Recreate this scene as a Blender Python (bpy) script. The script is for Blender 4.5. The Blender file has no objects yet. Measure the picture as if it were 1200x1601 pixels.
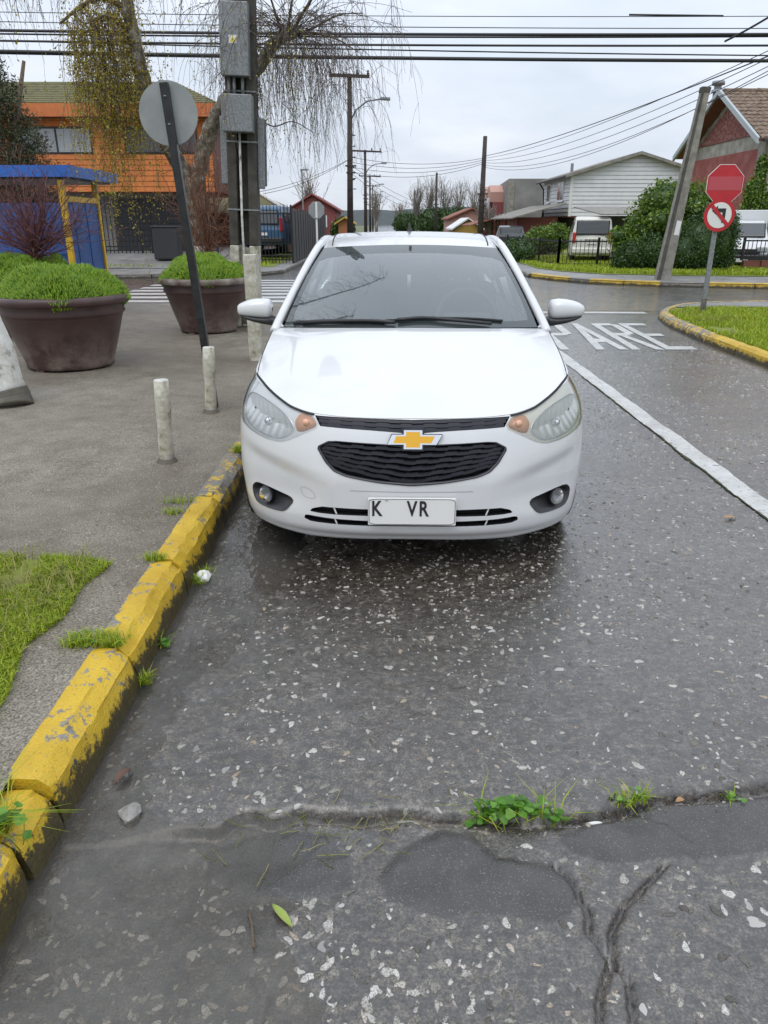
import bpy, bmesh, math, random
import numpy as np
from mathutils import Vector, Matrix
from mathutils.geometry import delaunay_2d_cdt
R = math.radians
random.seed(7); rng = np.random.default_rng(11)
scene = bpy.context.scene; COL = scene.collection

# ------------------------------------------------------------------ camera
cd = bpy.data.cameras.new('camera'); cam = bpy.data.objects.new('camera', cd); COL.objects.link(cam)
cam.location = (0, 0, 1.56); cam.rotation_euler = (R(90 - 21.48), 0, 0)
cd.sensor_fit = 'VERTICAL'; cd.sensor_height = 24; cd.sensor_width = 18
cd.lens = 24*1150/1601; cd.clip_start = .05; cd.clip_end = 4000
scene.camera = cam
scene.render.resolution_x = 768; scene.render.resolution_y = 1024
vs = scene.view_settings; vs.view_transform = 'Standard'; vs.look = 'None'; vs.gamma = 1; vs.exposure = 0.45; vs.use_curve_mapping = False

# ------------------------------------------------------------------ node helper
def nd(nt, typ, ins=None, **at):
    n = nt.nodes.new('ShaderNode' + typ)
    for k, v in at.items(): setattr(n, k, v)
    for k, v in (ins or {}).items():
        s = n.inputs[k]
        if isinstance(v, bpy.types.NodeSocket): nt.links.new(v, s)
        elif isinstance(v, bpy.types.Node): nt.links.new(v.outputs[0], s)
        else:
            if hasattr(s, 'default_value') and s.type == 'RGBA' and len(v) == 3: v = (*v, 1)
            s.default_value = v
    return n
def ramp(nt, fac, stops, interp='LINEAR'):
    n = nd(nt, 'ValToRGB', {'Fac': fac}); cr = n.color_ramp; cr.interpolation = interp
    while len(cr.elements) < len(stops): cr.elements.new(.5)
    for e, (p, c) in zip(cr.elements, stops):
        e.position = p; e.color = (c, c, c, 1) if not hasattr(c, '__len__') else (*c, 1)
    return n.outputs[0]
def mixc(nt, f, a, b, mode='MIX'):
    n = nt.nodes.new('ShaderNodeMix'); n.data_type = 'RGBA'; n.blend_type = mode
    for s, v in ((n.inputs[0], f), (n.inputs[6], a), (n.inputs[7], b)):
        if isinstance(v, bpy.types.NodeSocket): nt.links.new(v, s)
        else: s.default_value = v if not hasattr(v, '__len__') else (*v, 1)
    return n.outputs[2]
def mth(nt, op, a, b=0., c=0., clamp=False):
    n = nt.nodes.new('ShaderNodeMath'); n.operation = op; n.use_clamp = clamp
    for s, v in zip(n.inputs, (a, b, c)):
        if isinstance(v, bpy.types.NodeSocket): nt.links.new(v, s)
        else: s.default_value = v
    return n.outputs[0]
def noise(nt, co, scale, detail=4, rough=.55, **kw):
    return nd(nt, 'TexNoise', {'Vector': co, 'Scale': scale, 'Detail': detail, 'Roughness': rough}, **kw).outputs[0]

# ------------------------------------------------------------------ world: overcast sky
SUN_EL, SUN_ROT = R(58), R(200)
w = bpy.data.worlds.new('World'); scene.world = w; w.use_nodes = True
nt = w.node_tree; nt.nodes.clear()
sky = nd(nt, 'TexSky', sky_type='NISHITA', sun_disc=False, sun_elevation=SUN_EL, sun_rotation=SUN_ROT, air_density=1.0, dust_density=3.0)
tc = nd(nt, 'TexCoord')
sep = nd(nt, 'SeparateXYZ', {0: tc.outputs['Generated']})
up = mth(nt, 'MAXIMUM', sep.outputs[2], 0.0)
dv = mth(nt, 'ADD', up, .22)                      # project the view direction onto a flat cloud deck
cx = nd(nt, 'CombineXYZ', {0: mth(nt, 'DIVIDE', sep.outputs[0], dv), 1: mth(nt, 'DIVIDE', sep.outputs[1], dv), 2: 0.})
n1 = noise(nt, cx.outputs[0], .9, 5, .5); n2 = noise(nt, cx.outputs[0], 2.6, 4, .55)
cl = mth(nt, 'ADD', mth(nt, 'MULTIPLY', n1, .7), mth(nt, 'MULTIPLY', n2, .3))
cloud = ramp(nt, cl, [(.30, (4.8, 5.4, 6.3)), (.5, (6.0, 6.5, 7.3)), (.68, (7.5, 7.8, 8.3))])
grad = mth(nt, 'ADD', mth(nt, 'MULTIPLY', up, .95), .92)   # overcast sky brightens toward the zenith
cloud = mixc(nt, 1., cloud, nd(nt, 'CombineXYZ', {0: grad, 1: grad, 2: grad}).outputs[0], 'MULTIPLY')
skyc = mixc(nt, .9, sky.outputs[0], cloud)
bg = nd(nt, 'Background', {'Color': skyc, 'Strength': .1})
nt.links.new(bg.outputs[0], nd(nt, 'OutputWorld').inputs[0])
sd = bpy.data.lights.new('sun', 'SUN'); sd.energy = .7; sd.angle = R(35); sd.color = (1, .96, .9)
so = bpy.data.objects.new('sun', sd); COL.objects.link(so)
sv = Vector((math.cos(SUN_EL)*math.sin(SUN_ROT), math.cos(SUN_EL)*math.cos(SUN_ROT), math.sin(SUN_EL)))
so.rotation_euler = sv.to_track_quat('Z', 'Y').to_euler(); so.location = (0, -5, 30)

# ------------------------------------------------------------------ materials
MT = {}
def mat(name, base=(.5,.5,.5), rough=.5, metal=0., spec=.5, coat=0., fn=None, **ins):
    m = bpy.data.materials.new(name); m.use_nodes = True; t = m.node_tree; t.nodes.clear()
    b = nd(t, 'BsdfPrincipled', {'Base Color': base, 'Roughness': rough, 'Metallic': metal, 'Specular IOR Level': spec, 'Coat Weight': coat})
    for k, v in ins.items(): b.inputs[k.replace('_', ' ')].default_value = v
    o = nd(t, 'OutputMaterial'); t.links.new(b.outputs[0], o.inputs[0])
    if fn: fn(t, b)
    MT[name] = m; return m
def oc(t): return nd(t, 'TexCoord').outputs['Object']
def pos(t): return nd(t, 'NewGeometry').outputs['Position']
def bump(t, b, h, strength=.3, dist=.01):
    n = nd(t, 'Bump', {'Height': h, 'Strength': strength, 'Distance': dist}); t.links.new(n.outputs[0], b.inputs['Normal']); return n
def setc(t, b, s, k='Base Color'): t.links.new(s, b.inputs[k])
def vary(c1, c2, scale=3., rough=None, bmp=0., bs=30., c3=None):
    """noise between two colours, optional bump and roughness range"""
    def f(t, b):
        p = oc(t); n = noise(t, p, scale, 5, .6)
        st = [(.32, c1), (.68, c2)] if c3 is None else [(.3, c1), (.5, c2), (.7, c3)]
        setc(t, b, ramp(t, n, st))
        if rough: setc(t, b, ramp(t, noise(t, p, scale*1.7, 4), [(.3, rough[0]), (.7, rough[1])]), 'Roughness')
        if bmp: bump(t, b, noise(t, p, bs, 4), bmp, .01)
    return f
def leafy(c1, c2, c3, tr=.25):
    def f(t, b):
        g = nd(t, 'NewGeometry'); c = ramp(t, g.outputs['Random Per Island'], [(0, c1), (.5, c2), (1, c3)])
        setc(t, b, c)
        b.inputs['Subsurface Weight'].default_value = 0
        o = [n for n in t.nodes if n.type == 'OUTPUT_MATERIAL'][0]
        tl = nd(t, 'BsdfTranslucent', {'Color': c}); mx = nd(t, 'MixShader', {0: tr, 1: b.outputs[0], 2: tl.outputs[0]})
        t.links.new(mx.outputs[0], o.inputs[0])
    return f

def mth_vec(t, p):
    m = nd(t, 'Mapping', {0: p}); m.inputs['Scale'].default_value = (.8, 1., 1.); return m.outputs[0]
def f_asphalt(stones, wet):
    def f(t, b):
        p = oc(t)
        big = noise(t, p, .9, 4, .6); fine = noise(t, p, 150, 3, .7); mid = noise(t, p, 9, 5, .6)
        c = ramp(t, big, [(.3, (.042, .036, .029)), (.55, (.061, .053, .044)), (.75, (.083, .074, .061))])
        c = mixc(t, .8, c, ramp(t, fine, [(.36, (.25, .25, .25)), (.5, (.9, .9, .9)), (.66, (2.0, 1.95, 1.85))]), 'MULTIPLY')
        c = mixc(t, .6, c, ramp(t, mid, [(.3, (.6, .58, .55)), (.7, (1.3, 1.3, 1.3))]), 'MULTIPLY')
        glint_ = noise(t, mth_vec(t, p), 42, 5, .82); c = mixc(t, .85, c, ramp(t, glint_, [(.36, (.30, .29, .28)), (.5, (.95, .95, .94)), (.64, (2.3, 2.26, 2.2))]), 'MULTIPLY')  # light and dark grain painted into the colour for wet glints and streaks
        c = mixc(t, .7, c, ramp(t, noise(t, p, 15, 6, .85), [(.36, (.42, .41, .40)), (.5, (.95, .95, .95)), (.64, (1.75, 1.73, 1.70))]), 'MULTIPLY')  # coarser contrast painted in for the sparkle of the wet road farther off
        hgt = mth(t, 'ADD', mth(t, 'MULTIPLY', fine, .5), mth(t, 'MULTIPLY', mid, .9))
        if stones:
            mp = nd(t, 'Mapping', {0: p}); mp.inputs['Scale'].default_value = (1, .62, 1)
            ws = noise(t, p, 14, 2)
            vv = nd(t, 'VectorMath', {0: mp.outputs[0], 1: nd(t, 'CombineXYZ', {0: mth(t, 'MULTIPLY', ws, .09), 1: 0., 2: 0.}).outputs[0]}, operation='ADD')
            vo = nd(t, 'TexVoronoi', {'Vector': vv.outputs[0], 'Scale': 30., 'Randomness': 1.})
            r = nd(t, 'SeparateColor', {0: vo.outputs['Color']})
            size = mth(t, 'ADD', mth(t, 'MULTIPLY', r.outputs[0], .34), -.03)
            m = mth(t, 'MULTIPLY', mth(t, 'LESS_THAN', vo.outputs['Distance'], size), mth(t, 'GREATER_THAN', r.outputs[1], .70))
            c = mixc(t, m, c, ramp(t, r.outputs[2], [(0, (.10, .095, .085)), (.6, (.24, .23, .21)), (1, (.36, .34, .31))]))
        if stones:
            ta = nd(t, 'Attribute', attribute_name='tar').outputs['Fac']; tn = mth(t, 'ADD', ta, mth(t, 'MULTIPLY', mth(t, 'SUBTRACT', noise(t, p, 34, 6, .8), .5), 1.7)); tf = ramp(t, tn, [(.30, 0.), (.60, .95)])
            sp = ramp(t, noise(t, p, 230, 2, .5), [(.60, 0.), (.68, .6)]); c = mixc(t, tf, c, mixc(t, sp, ramp(t, mid, [(.3, (.022, .020, .018)), (.7, (.048, .044, .040))]), (.19, .18, .16)))
        if stones: setc(t, b, ramp(t, tf, [(0., 1.), (1., .35)]), 'Coat Weight')
        setc(t, b, c)
        wetn = noise(t, p, 1.6, 5, .65)
        ro = ramp(t, wetn, [(.35, wet[0]), (.65, wet[1])])
        setc(t, b, ro, 'Roughness')
        bump(t, b, hgt, wet[2], .006); mp2 = nd(t, 'Mapping', {0: p}); mp2.inputs['Scale'].default_value = (.75, 1.3, 1); cn = nd(t, 'Bump', {'Height': mth(t, 'ADD', noise(t, mp2.outputs[0], 22, 6, .8), mth(t, 'MULTIPLY', noise(t, p, 90, 3, .6), .20)), 'Strength': wet[3], 'Distance': .014}); t.links.new(cn.outputs[0], b.inputs['Coat Normal']); b.inputs['Coat Weight'].default_value = 1.0; setc(t, b, ramp(t, noise(t, p, 3.1, 5, .65), [(.35, .015), (.62, .09)]), 'Coat Roughness'); b.inputs['Coat IOR'].default_value = 1.55
    return f
mat('asphalt', rough=.3, fn=f_asphalt(True, (.16, .36, .5, .34)), spec=.55)
mat('asphalt_far', rough=.3, fn=f_asphalt(True, (.22, .38, .3, .8)), spec=.5)
def f_patch(t, b):
    p = oc(t); fine = noise(t, p, 160, 3, .7); mid = noise(t, p, 22, 4)
    c = ramp(t, mid, [(.3, (.013, .013, .014)), (.7, (.030, .030, .031))])
    sp = ramp(t, noise(t, p, 210, 2, .5), [(.63, 0.), (.70, .5)])
    setc(t, b, mixc(t, sp, c, (.12, .115, .11)))
    setc(t, b, ramp(t, mid, [(.35, .35), (.7, .6)]), 'Roughness')
    bump(t, b, fine, .8, .006)
mat('tar_patch', fn=f_patch)
def f_pave(t, b):
    p = oc(t); big = noise(t, p, .55, 5, .65); mid = noise(t, p, 5, 5, .65); fine = noise(t, p, 135, 3, .6)
    c = ramp(t, big, [(.3, (.118, .098, .074)), (.5, (.185, .165, .134)), (.7, (.245, .228, .198))])
    c = mixc(t, .7, c, ramp(t, mid, [(.3, (.62, .58, .52)), (.65, (1.15, 1.15, 1.14))]), 'MULTIPLY')
    c = mixc(t, .75, c, ramp(t, fine, [(.36, (.30, .28, .25)), (.62, (1.7, 1.66, 1.58))]), 'MULTIPLY')
    vo = nd(t, 'TexVoronoi', {'Vector': p, 'Scale': 85.}); r = nd(t, 'SeparateColor', {0: vo.outputs['Color']})
    m = mth(t, 'MULTIPLY', mth(t, 'LESS_THAN', vo.outputs['Distance'], mth(t, 'MULTIPLY', r.outputs[0], .42)), mth(t, 'GREATER_THAN', r.outputs[1], .72))
    c = mixc(t, m, c, ramp(t, r.outputs[2], [(0, (.10, .095, .08)), (1, (.42, .40, .36))]))
    moss = mth(t, 'MULTIPLY', ramp(t, noise(t, p, .8, 5, .7), [(.56, 0.), (.70, .7)]), ramp(t, noise(t, p, 34, 3), [(.42, 0.), (.6, 1.)]))
    c = mixc(t, moss, c, (.075, .085, .022))
    setc(t, b, c); setc(t, b, ramp(t, big, [(.35, .40), (.65, .75)]), 'Roughness')
    bump(t, b, mth(t, 'ADD', fine, mth(t, 'MULTIPLY', mid, .35)), .8, .010)
mat('gravel_pavement', fn=f_pave)
mat('concrete_walk', rough=.45, fn=vary((.15,.15,.148), (.27,.265,.255), 1.6, (.25,.6), .2, 40))
def f_kerb(yel):
    def f(t, b):
        p = oc(t); n = noise(t, p, 11, 6, .7); n2 = noise(t, p, 48, 4, .7); n3 = noise(t, p, 3.3, 4, .6)
        conc = ramp(t, n2, [(.3, (.10, .093, .08)), (.7, (.27, .255, .225))])
        y = ramp(t, n3, [(.3, (.44, .27, .010)), (.7, (.64, .43, .028))])
        sz = nd(t, 'SeparateXYZ', {0: p})
        wear = mth(t, 'ADD', mth(t, 'MULTIPLY', n, .75), mth(t, 'MULTIPLY', n2, .25))
        wear = mth(t, 'ADD', wear, mth(t, 'MULTIPLY', nd(t, 'MapRange', {'Value': sz.outputs[0], 'From Min': -1.03, 'From Max': -1.10, 'To Min': 0., 'To Max': .22}).outputs[0], 1.))
        c = mixc(t, ramp(t, wear, [(yel, 1.), (yel + .035, 0.)]), conc, y)
        # dark algae creeping up the street side from the gutter
        ht = nd(t, 'MapRange', {'Value': sz.outputs[2], 'From Min': -.03, 'From Max': .115, 'To Min': .33, 'To Max': -.14})
        al = ramp(t, mth(t, 'ADD', mth(t, 'ADD', mth(t, 'MULTIPLY', n, .45), mth(t, 'MULTIPLY', n2, .40)), mth(t, 'ADD', ht.outputs[0], mth(t, 'MULTIPLY', noise(t, p, 5, 4, .6), .32))), [(.60, 0.), (.68, .95)])
        c = mixc(t, al, c, ramp(t, n2, [(.35, (.012, .011, .006)), (.65, (.045, .038, .014))]))
        gr = ramp(t, noise(t, p, 130, 3, .7), [(.60, 0.), (.68, .55)])
        c = mixc(t, gr, c, (.07, .055, .02))
        setc(t, b, c); bump(t, b, mth(t, 'ADD', n2, noise(t, p, 150, 3)), .55, .008)
        setc(t, b, ramp(t, n, [(.3, .35), (.7, .65)]), 'Roughness')
    return f
mat('kerb_yellow', fn=f_kerb(.562)); mat('kerb_pale', fn=f_kerb(.47)); mat('kerb_grey', fn=f_kerb(.38))
def f_road_paint(t, b):
    p = oc(t); n = noise(t, p, 26, 5, .7); n2 = noise(t, p, 5, 4)
    c = ramp(t, n2, [(.3, (.40, .40, .38)), (.7, (.57, .57, .55))])
    setc(t, b, mixc(t, ramp(t, mth(t, 'ADD', mth(t, 'MULTIPLY', n, .7), mth(t, 'MULTIPLY', noise(t, p, 90, 2), .3)), [(.38, .9), (.45, 0.)]), c, (.08, .076, .07))); bump(t, b, noise(t, p, 95, 3), .3, .004)
mat('road_paint', rough=.35, fn=f_road_paint)
def f_stone(t, b):
    g = nd(t, 'NewGeometry'); oi = nd(t, 'ObjectInfo')
    r = mth(t, 'FRACT', mth(t, 'ADD', g.outputs['Random Per Island'], oi.outputs['Random']))
    c = ramp(t, r, [(0, (.08, .072, .06)), (.3, (.16, .148, .125)), (.6, (.31, .295, .26)), (.88, (.50, .485, .45)), (1, (.30, .23, .16))])
    n = noise(t, pos(t), 260, 3, .7)
    setc(t, b, mixc(t, .85, c, ramp(t, n, [(.36, (.16, .15, .13)), (.52, (1.0, 1., 1.)), (.7, (1.2, 1.2, 1.2))]), 'MULTIPLY')); bump(t, b, n, .4, .003)
mat('stone_chip', rough=.45, fn=f_stone)
def f_water(t, b):
    p = oc(t); o = [n for n in t.nodes if n.type == 'OUTPUT_MATERIAL'][0]
    mp = nd(t, 'Mapping', {0: p}); mp.inputs['Scale'].default_value = (1, .55, 1)
    h = mth(t, 'ADD', mth(t, 'MULTIPLY', noise(t, mp.outputs[0], 26, 3, .5), .6), noise(t, mp.outputs[0], 7, 2))
    bn = nd(t, 'Bump', {'Height': h, 'Strength': .40, 'Distance': .016})
    fr = nd(t, 'Fresnel', {'IOR': 1.34, 'Normal': bn.outputs[0]})
    tr = nd(t, 'BsdfTransparent', {'Color': (.80, .78, .74)}); gl = nd(t, 'BsdfGlossy', {'Roughness': .02, 'Normal': bn.outputs[0], 'Color': (1, 1, 1)})
    df = nd(t, 'BsdfDiffuse', {'Color': (.34, .325, .295)})
    m0 = nd(t, 'MixShader', {0: ramp(t, noise(t, p, 2.4, 4, .6), [(.3, .06), (.7, .20)]), 1: tr.outputs[0], 2: df.outputs[0]})
    mx = nd(t, 'MixShader', {0: fr.outputs[0], 1: m0.outputs[0], 2: gl.outputs[0]})
    t.links.new(mx.outputs[0], o.inputs[0])
mat('puddle_water', fn=f_water)
mat('soil', fn=vary((.055,.047,.034), (.11,.10,.075), 6, (.5,.8), .4, 60))
mat('terrain', fn=vary((.05,.065,.02), (.10,.12,.035), .8, (.6,.9), .2, 8, c3=(.14,.12,.07)))
mat('lawn_soil', fn=vary((.10,.14,.012), (.17,.21,.02), 3.5, (.6,.9), .4, 60, c3=(.14,.12,.05)))
mat('grass', rough=.55, fn=leafy((.15,.23,.008), (.29,.39,.014), (.44,.48,.04), .35))
mat('grass_dry', rough=.6, fn=leafy((.12,.15,.02), (.24,.24,.05), (.34,.28,.10), .3))
mat('succulent', rough=.4, fn=leafy((.09,.21,.008), (.20,.37,.014), (.36,.50,.035), .25))
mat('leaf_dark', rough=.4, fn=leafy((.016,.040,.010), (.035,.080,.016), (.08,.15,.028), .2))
mat('leaf_mid', rough=.4, fn=leafy((.04,.085,.010), (.095,.17,.018), (.23,.34,.04), .25))
mat('leaf_weed', rough=.45, fn=leafy((.05,.15,.012), (.09,.24,.02), (.16,.32,.04), .25))
mat('leaf_conifer', rough=.6, fn=leafy((.020,.032,.016), (.045,.060,.026), (.10,.10,.035), .2))
mat('leaf_birch', rough=.5, fn=leafy((.20,.20,.02), (.34,.32,.035), (.46,.46,.07), .4))
mat('leaf_birch_brown', rough=.5, fn=leafy((.22,.15,.02), (.38,.29,.035), (.50,.45,.06), .4))
mat('twig', rough=.7, fn=vary((.055,.040,.034), (.11,.080,.066), 4))
mat('twig_red', rough=.7, fn=leafy((.07,.025,.03), (.13,.045,.05), (.22,.09,.08), .1))
mat('twig_orange', rough=.7, fn=leafy((.12,.05,.03), (.22,.10,.06), (.30,.15,.08), .1))
mat('twig_grey', rough=.8, fn=vary((.14,.12,.10), (.24,.21,.18), 4))
def f_bark(t, b):
    p = oc(t); n = noise(t, p, 9, 6, .7); n2 = noise(t, p, 40, 4, .7)
    c = ramp(t, n, [(.38, (.05, .042, .03)), (.5, (.20, .18, .14)), (.62, (.42, .40, .35))])
    c = mixc(t, ramp(t, n2, [(.52, 0.), (.62, .8)]), c, (.10, .095, .035)); setc(t, b, c); bump(t, b, mth(t, 'ADD', n, n2), .7, .03)
mat('birch_bark', rough=.8, fn=f_bark)
mat('bark_brown', rough=.8, fn=vary((.05,.036,.024), (.16,.11,.07), 12, None, .7, 30))
def f_wwash(lo, hi):
    def f(t, b):
        p = oc(t); n = noise(t, p, 14, 6, .7); n2 = noise(t, p, 4, 4, .6)
        c = ramp(t, mth(t, 'ADD', mth(t, 'MULTIPLY', n, .6), mth(t, 'MULTIPLY', n2, .4)), [(.34, (.09, .085, .035)), (.45, lo), (.62, hi)])
        setc(t, b, c); bump(t, b, noise(t, p, 50, 4, .7), .5, .01)
    return f
mat('whitewash', rough=.75, fn=f_wwash((.52,.51,.46), (.70,.70,.66)))
mat('whitewash_worn', rough=.7, fn=f_wwash((.38,.36,.27), (.64,.62,.56)))

def f_paint(t, b):
    p = oc(t)
    drops = nd(t, 'TexVoronoi', {'Vector': p, 'Scale': 120.})
    bump(t, b, ramp(t, drops.outputs['Distance'], [(.10, 1.), (.26, 0.)]), .05, .002)
    setc(t, b, ramp(t, noise(t, p, 2.5, 4), [(.3, (.60, .605, .61)), (.7, (.655, .66, .665))]))
mat('car_paint', rough=.36, coat=1., fn=f_paint, Coat_Roughness=.05)
mat('black_plastic', (.018,.018,.021), .42); mat('grille_plastic', (.020,.021,.028), .36); mat('void', (.004,.004,.004), .8)
mat('rubber', (.015,.015,.015), .75); mat('chrome', (.75,.76,.78), .14, metal=1.); mat('gold', (.80,.42,.018), .32, metal=.35, coat=.6)
mat('alloy', (.45,.46,.47), .3, metal=.8); mat('galvanised', rough=.5, metal=.35, fn=vary((.15,.16,.165), (.30,.315,.325), 38, (.4,.6), .05, 60))
mat('interior', (.035,.035,.037), .7); mat('seat_fabric', (.05,.05,.054), .9)
mat('reflector', (.66,.67,.67), .28, metal=.4, coat=.4); mat('fog_reflector', (.22,.22,.23), .25, metal=.6); mat('lamp_cream', (.72,.715,.67), .3); mat('lamp_grey', (.70,.71,.71), .28, metal=.15)
mat('amber', (.66,.36,.22), .3, coat=.5); mat('red_lens', (.42,.02,.02), .2, coat=.5); mat('plate_white', (.70,.70,.68), .35); mat('ink', (.015,.015,.015), .5)
def glassy(tint, ior=1.5, rough=.01, film=0., bmp=0., scale=90, gain=1.6):
    def f(t, b):
        o = [n for n in t.nodes if n.type == 'OUTPUT_MATERIAL'][0]
        kw = {}
        if bmp:
            dr = nd(t, 'TexVoronoi', {'Vector': oc(t), 'Scale': float(scale)})
            kw = {'Normal': nd(t, 'Bump', {'Height': ramp(t, dr.outputs['Distance'], [(.08, 1.), (.24, 0.)]), 'Strength': bmp, 'Distance': .003}).outputs[0]}
        fr = nd(t, 'Fresnel', {'IOR': ior, **kw}); tr = nd(t, 'BsdfTransparent', {'Color': tint}); gl = nd(t, 'BsdfGlossy', {'Roughness': rough, 'Color': (1, 1, 1), **kw})
        base = tr.outputs[0]
        if film: base = nd(t, 'MixShader', {0: film, 1: base, 2: nd(t, 'BsdfDiffuse', {'Color': (.42, .52, .53)}).outputs[0]}).outputs[0]
        fac = mth(t, 'MULTIPLY', fr.outputs[0], gain, clamp=True)
        t.links.new(nd(t, 'MixShader', {0: fac, 1: base, 2: gl.outputs[0]}).outputs[0], o.inputs[0])
    return f
mat('windshield_glass', fn=glassy((.74,.82,.81), 1.55, .012, .13, .10, 90, 2.2)); mat('tinted_glass', fn=glassy((.50,.53,.53), 1.55)); mat('clear_lens', fn=glassy((.97,.97,.97), 1.35, .03, .06)); mat('yellowed_lens', fn=glassy((.97,.965,.93), 1.35, .05, .07))
mat('window_glass', (.06,.065,.07), .06, spec=.8); mat('pale_glass', (.33,.35,.36), .12, spec=.7)

# ------------------------------------------------------------------ mesh helpers; every V is in world metres unless w=False
MWD = {}
def inv_of(parent):
    return MWD[parent.name].inverted() if parent is not None and parent.name in MWD else Matrix()
def ob(name, V, F, m, parent=None, smooth=False, w=True, kind=None, mats=None, fm=None):
    V = np.asarray(V, float).reshape(-1, 3)
    if w and parent is not None:
        I = np.array(inv_of(parent)); V = V @ I[:3, :3].T + I[:3, 3]
    me = bpy.data.meshes.new(name); me.from_pydata(V.tolist(), [], [tuple(int(i) for i in f) for f in F])
    if mats:
        for q in mats: me.materials.append(MT[q])
        me.polygons.foreach_set('material_index', np.asarray(fm, np.int32))
    else: me.materials.append(MT[m])
    if smooth: me.polygons.foreach_set('use_smooth', [True]*len(me.polygons))
    me.update()
    o = bpy.data.objects.new(name, me); COL.objects.link(o)
    if parent is not None: o.parent = parent; MWD[o.name] = MWD.get(parent.name, Matrix())
    if kind: o['kind'] = kind
    return o
def npob(name, V, F, m, parent=None, smooth=False, kind=None, w=True):
    """large meshes: F is an (n,k) int array"""
    V = np.asarray(V, np.float32)
    if w and parent is not None:
        I = np.array(inv_of(parent)); V = (V @ I[:3, :3].T + I[:3, 3]).astype(np.float32)
    F = np.asarray(F, np.int32); n, k = F.shape
    me = bpy.data.meshes.new(name); me.vertices.add(len(V)); me.vertices.foreach_set('co', V.ravel())
    me.loops.add(n*k); me.loops.foreach_set('vertex_index', F.ravel()); me.polygons.add(n)
    me.polygons.foreach_set('loop_start', np.arange(0, n*k, k, dtype=np.int32)); me.polygons.foreach_set('loop_total', np.full(n, k, np.int32))
    if smooth: me.polygons.foreach_set('use_smooth', np.ones(n, bool))
    me.materials.append(MT[m]); me.update(calc_edges=True); me.validate()
    o = bpy.data.objects.new(name, me); COL.objects.link(o)
    if parent is not None: o.parent = parent; MWD[o.name] = MWD.get(parent.name, Matrix())
    if kind: o['kind'] = kind
    return o
def thing(name, label, cat, loc=(0,0,0), rz=0, group=None):
    o = bpy.data.objects.new(name, None); COL.objects.link(o); o.location = loc; o.rotation_euler = (0, 0, rz); o.empty_display_size = .2
    o['label'] = label; o['category'] = cat
    if group: o['group'] = group
    MWD[o.name] = Matrix.Translation(loc) @ Matrix.Rotation(rz, 4, 'Z'); return o
def tag(o, label, cat, group=None):
    o['label'] = label; o['category'] = cat
    if group: o['group'] = group
    return o
def structure(o): o['kind'] = 'structure'; return o
def merge(parts):
    V = []; F = []; n = 0
    for v, f in parts:
        v = np.asarray(v, float).reshape(-1, 3); V.append(v); F += [tuple(i + n for i in q) for q in f]; n += len(v)
    return np.concatenate(V), F
def box(x0, x1, y0, y1, z0, z1):
    V = [(x, y, z) for z in (z0, z1) for y in (y0, y1) for x in (x0, x1)]
    return V, [(0,2,3,1), (4,5,7,6), (0,1,5,4), (2,6,7,3), (0,4,6,2), (1,3,7,5)]
def cbox(c, s, rot=None, bev=0.):
    """box by centre and size; bev chamfers all edges"""
    h = np.array(s)/2
    if bev:
        bm = bmesh.new(); bmesh.ops.create_cube(bm, size=1)
        for v in bm.verts: v.co = Vector((v.co.x*s[0], v.co.y*s[1], v.co.z*s[2]))
        bmesh.ops.bevel(bm, geom=bm.edges[:], offset=bev, segments=2, affect='EDGES', profile=.5)
        bm.verts.index_update(); V = np.array([v.co[:] for v in bm.verts]); F = [tuple(v.index for v in f.verts) for f in bm.faces]; bm.free()
    else:
        V, F = box(-h[0], h[0], -h[1], h[1], -h[2], h[2]); V = np.array(V)
    if rot is not None: V = V @ np.array(rot.to_3x3()).T
    return V + np.array(c), F
def tube(pts, r, n=8, cap=True):
    pts = np.asarray(pts, float); k = len(pts); r = np.broadcast_to(np.asarray(r, float), (k,))
    T = np.gradient(pts, axis=0); T /= np.linalg.norm(T, axis=1)[:, None] + 1e-12
    a = np.array([0, 0, 1.]) if abs(T[0][2]) < .9 else np.array([1., 0, 0])
    u = np.cross(T[0], a); u /= np.linalg.norm(u); V = []
    for i in range(k):
        u = u - T[i]*np.dot(u, T[i]); u /= np.linalg.norm(u) + 1e-12; v = np.cross(T[i], u)
        for j in range(n):
            t = 2*math.pi*j/n; V.append(pts[i] + r[i]*(math.cos(t)*u + math.sin(t)*v))
    F = [(i*n + j, i*n + (j+1) % n, (i+1)*n + (j+1) % n, (i+1)*n + j) for i in range(k-1) for j in range(n)]
    if cap: F += [tuple(range(n))[::-1], tuple((k-1)*n + j for j in range(n))]
    return np.array(V), F
def lathe(prof_, n=32, c=(0,0,0)):
    V = [(c[0] + r*math.cos(2*math.pi*j/n), c[1] + r*math.sin(2*math.pi*j/n), c[2] + z) for r, z in prof_ for j in range(n)]
    k = len(prof_); F = [(i*n + j, i*n + (j+1) % n, (i+1)*n + (j+1) % n, (i+1)*n + j) for i in range(k-1) for j in range(n)]
    return V, F
def prism(poly, a0, a1, axis='y'):
    """polygon (p,q) extruded along an axis: y -> (x,z), x -> (y,z), z -> (x,y)"""
    n = len(poly); mk = {'y': lambda p, a: (p[0], a, p[1]), 'x': lambda p, a: (a, p[0], p[1]), 'z': lambda p, a: (p[0], p[1], a)}[axis]
    V = [mk(p, a0) for p in poly] + [mk(p, a1) for p in poly]
    return V, [tuple(range(n))[::-1], tuple(range(n, 2*n))] + [(i, (i+1) % n, n + (i+1) % n, n + i) for i in range(n)]
def gridmesh(P):
    P = np.asarray(P); a, b = P.shape[:2]
    F = [(i*b + j, i*b + j + 1, (i+1)*b + j + 1, (i+1)*b + j) for i in range(a-1) for j in range(b-1)]
    return P.reshape(-1, 3), F
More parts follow.
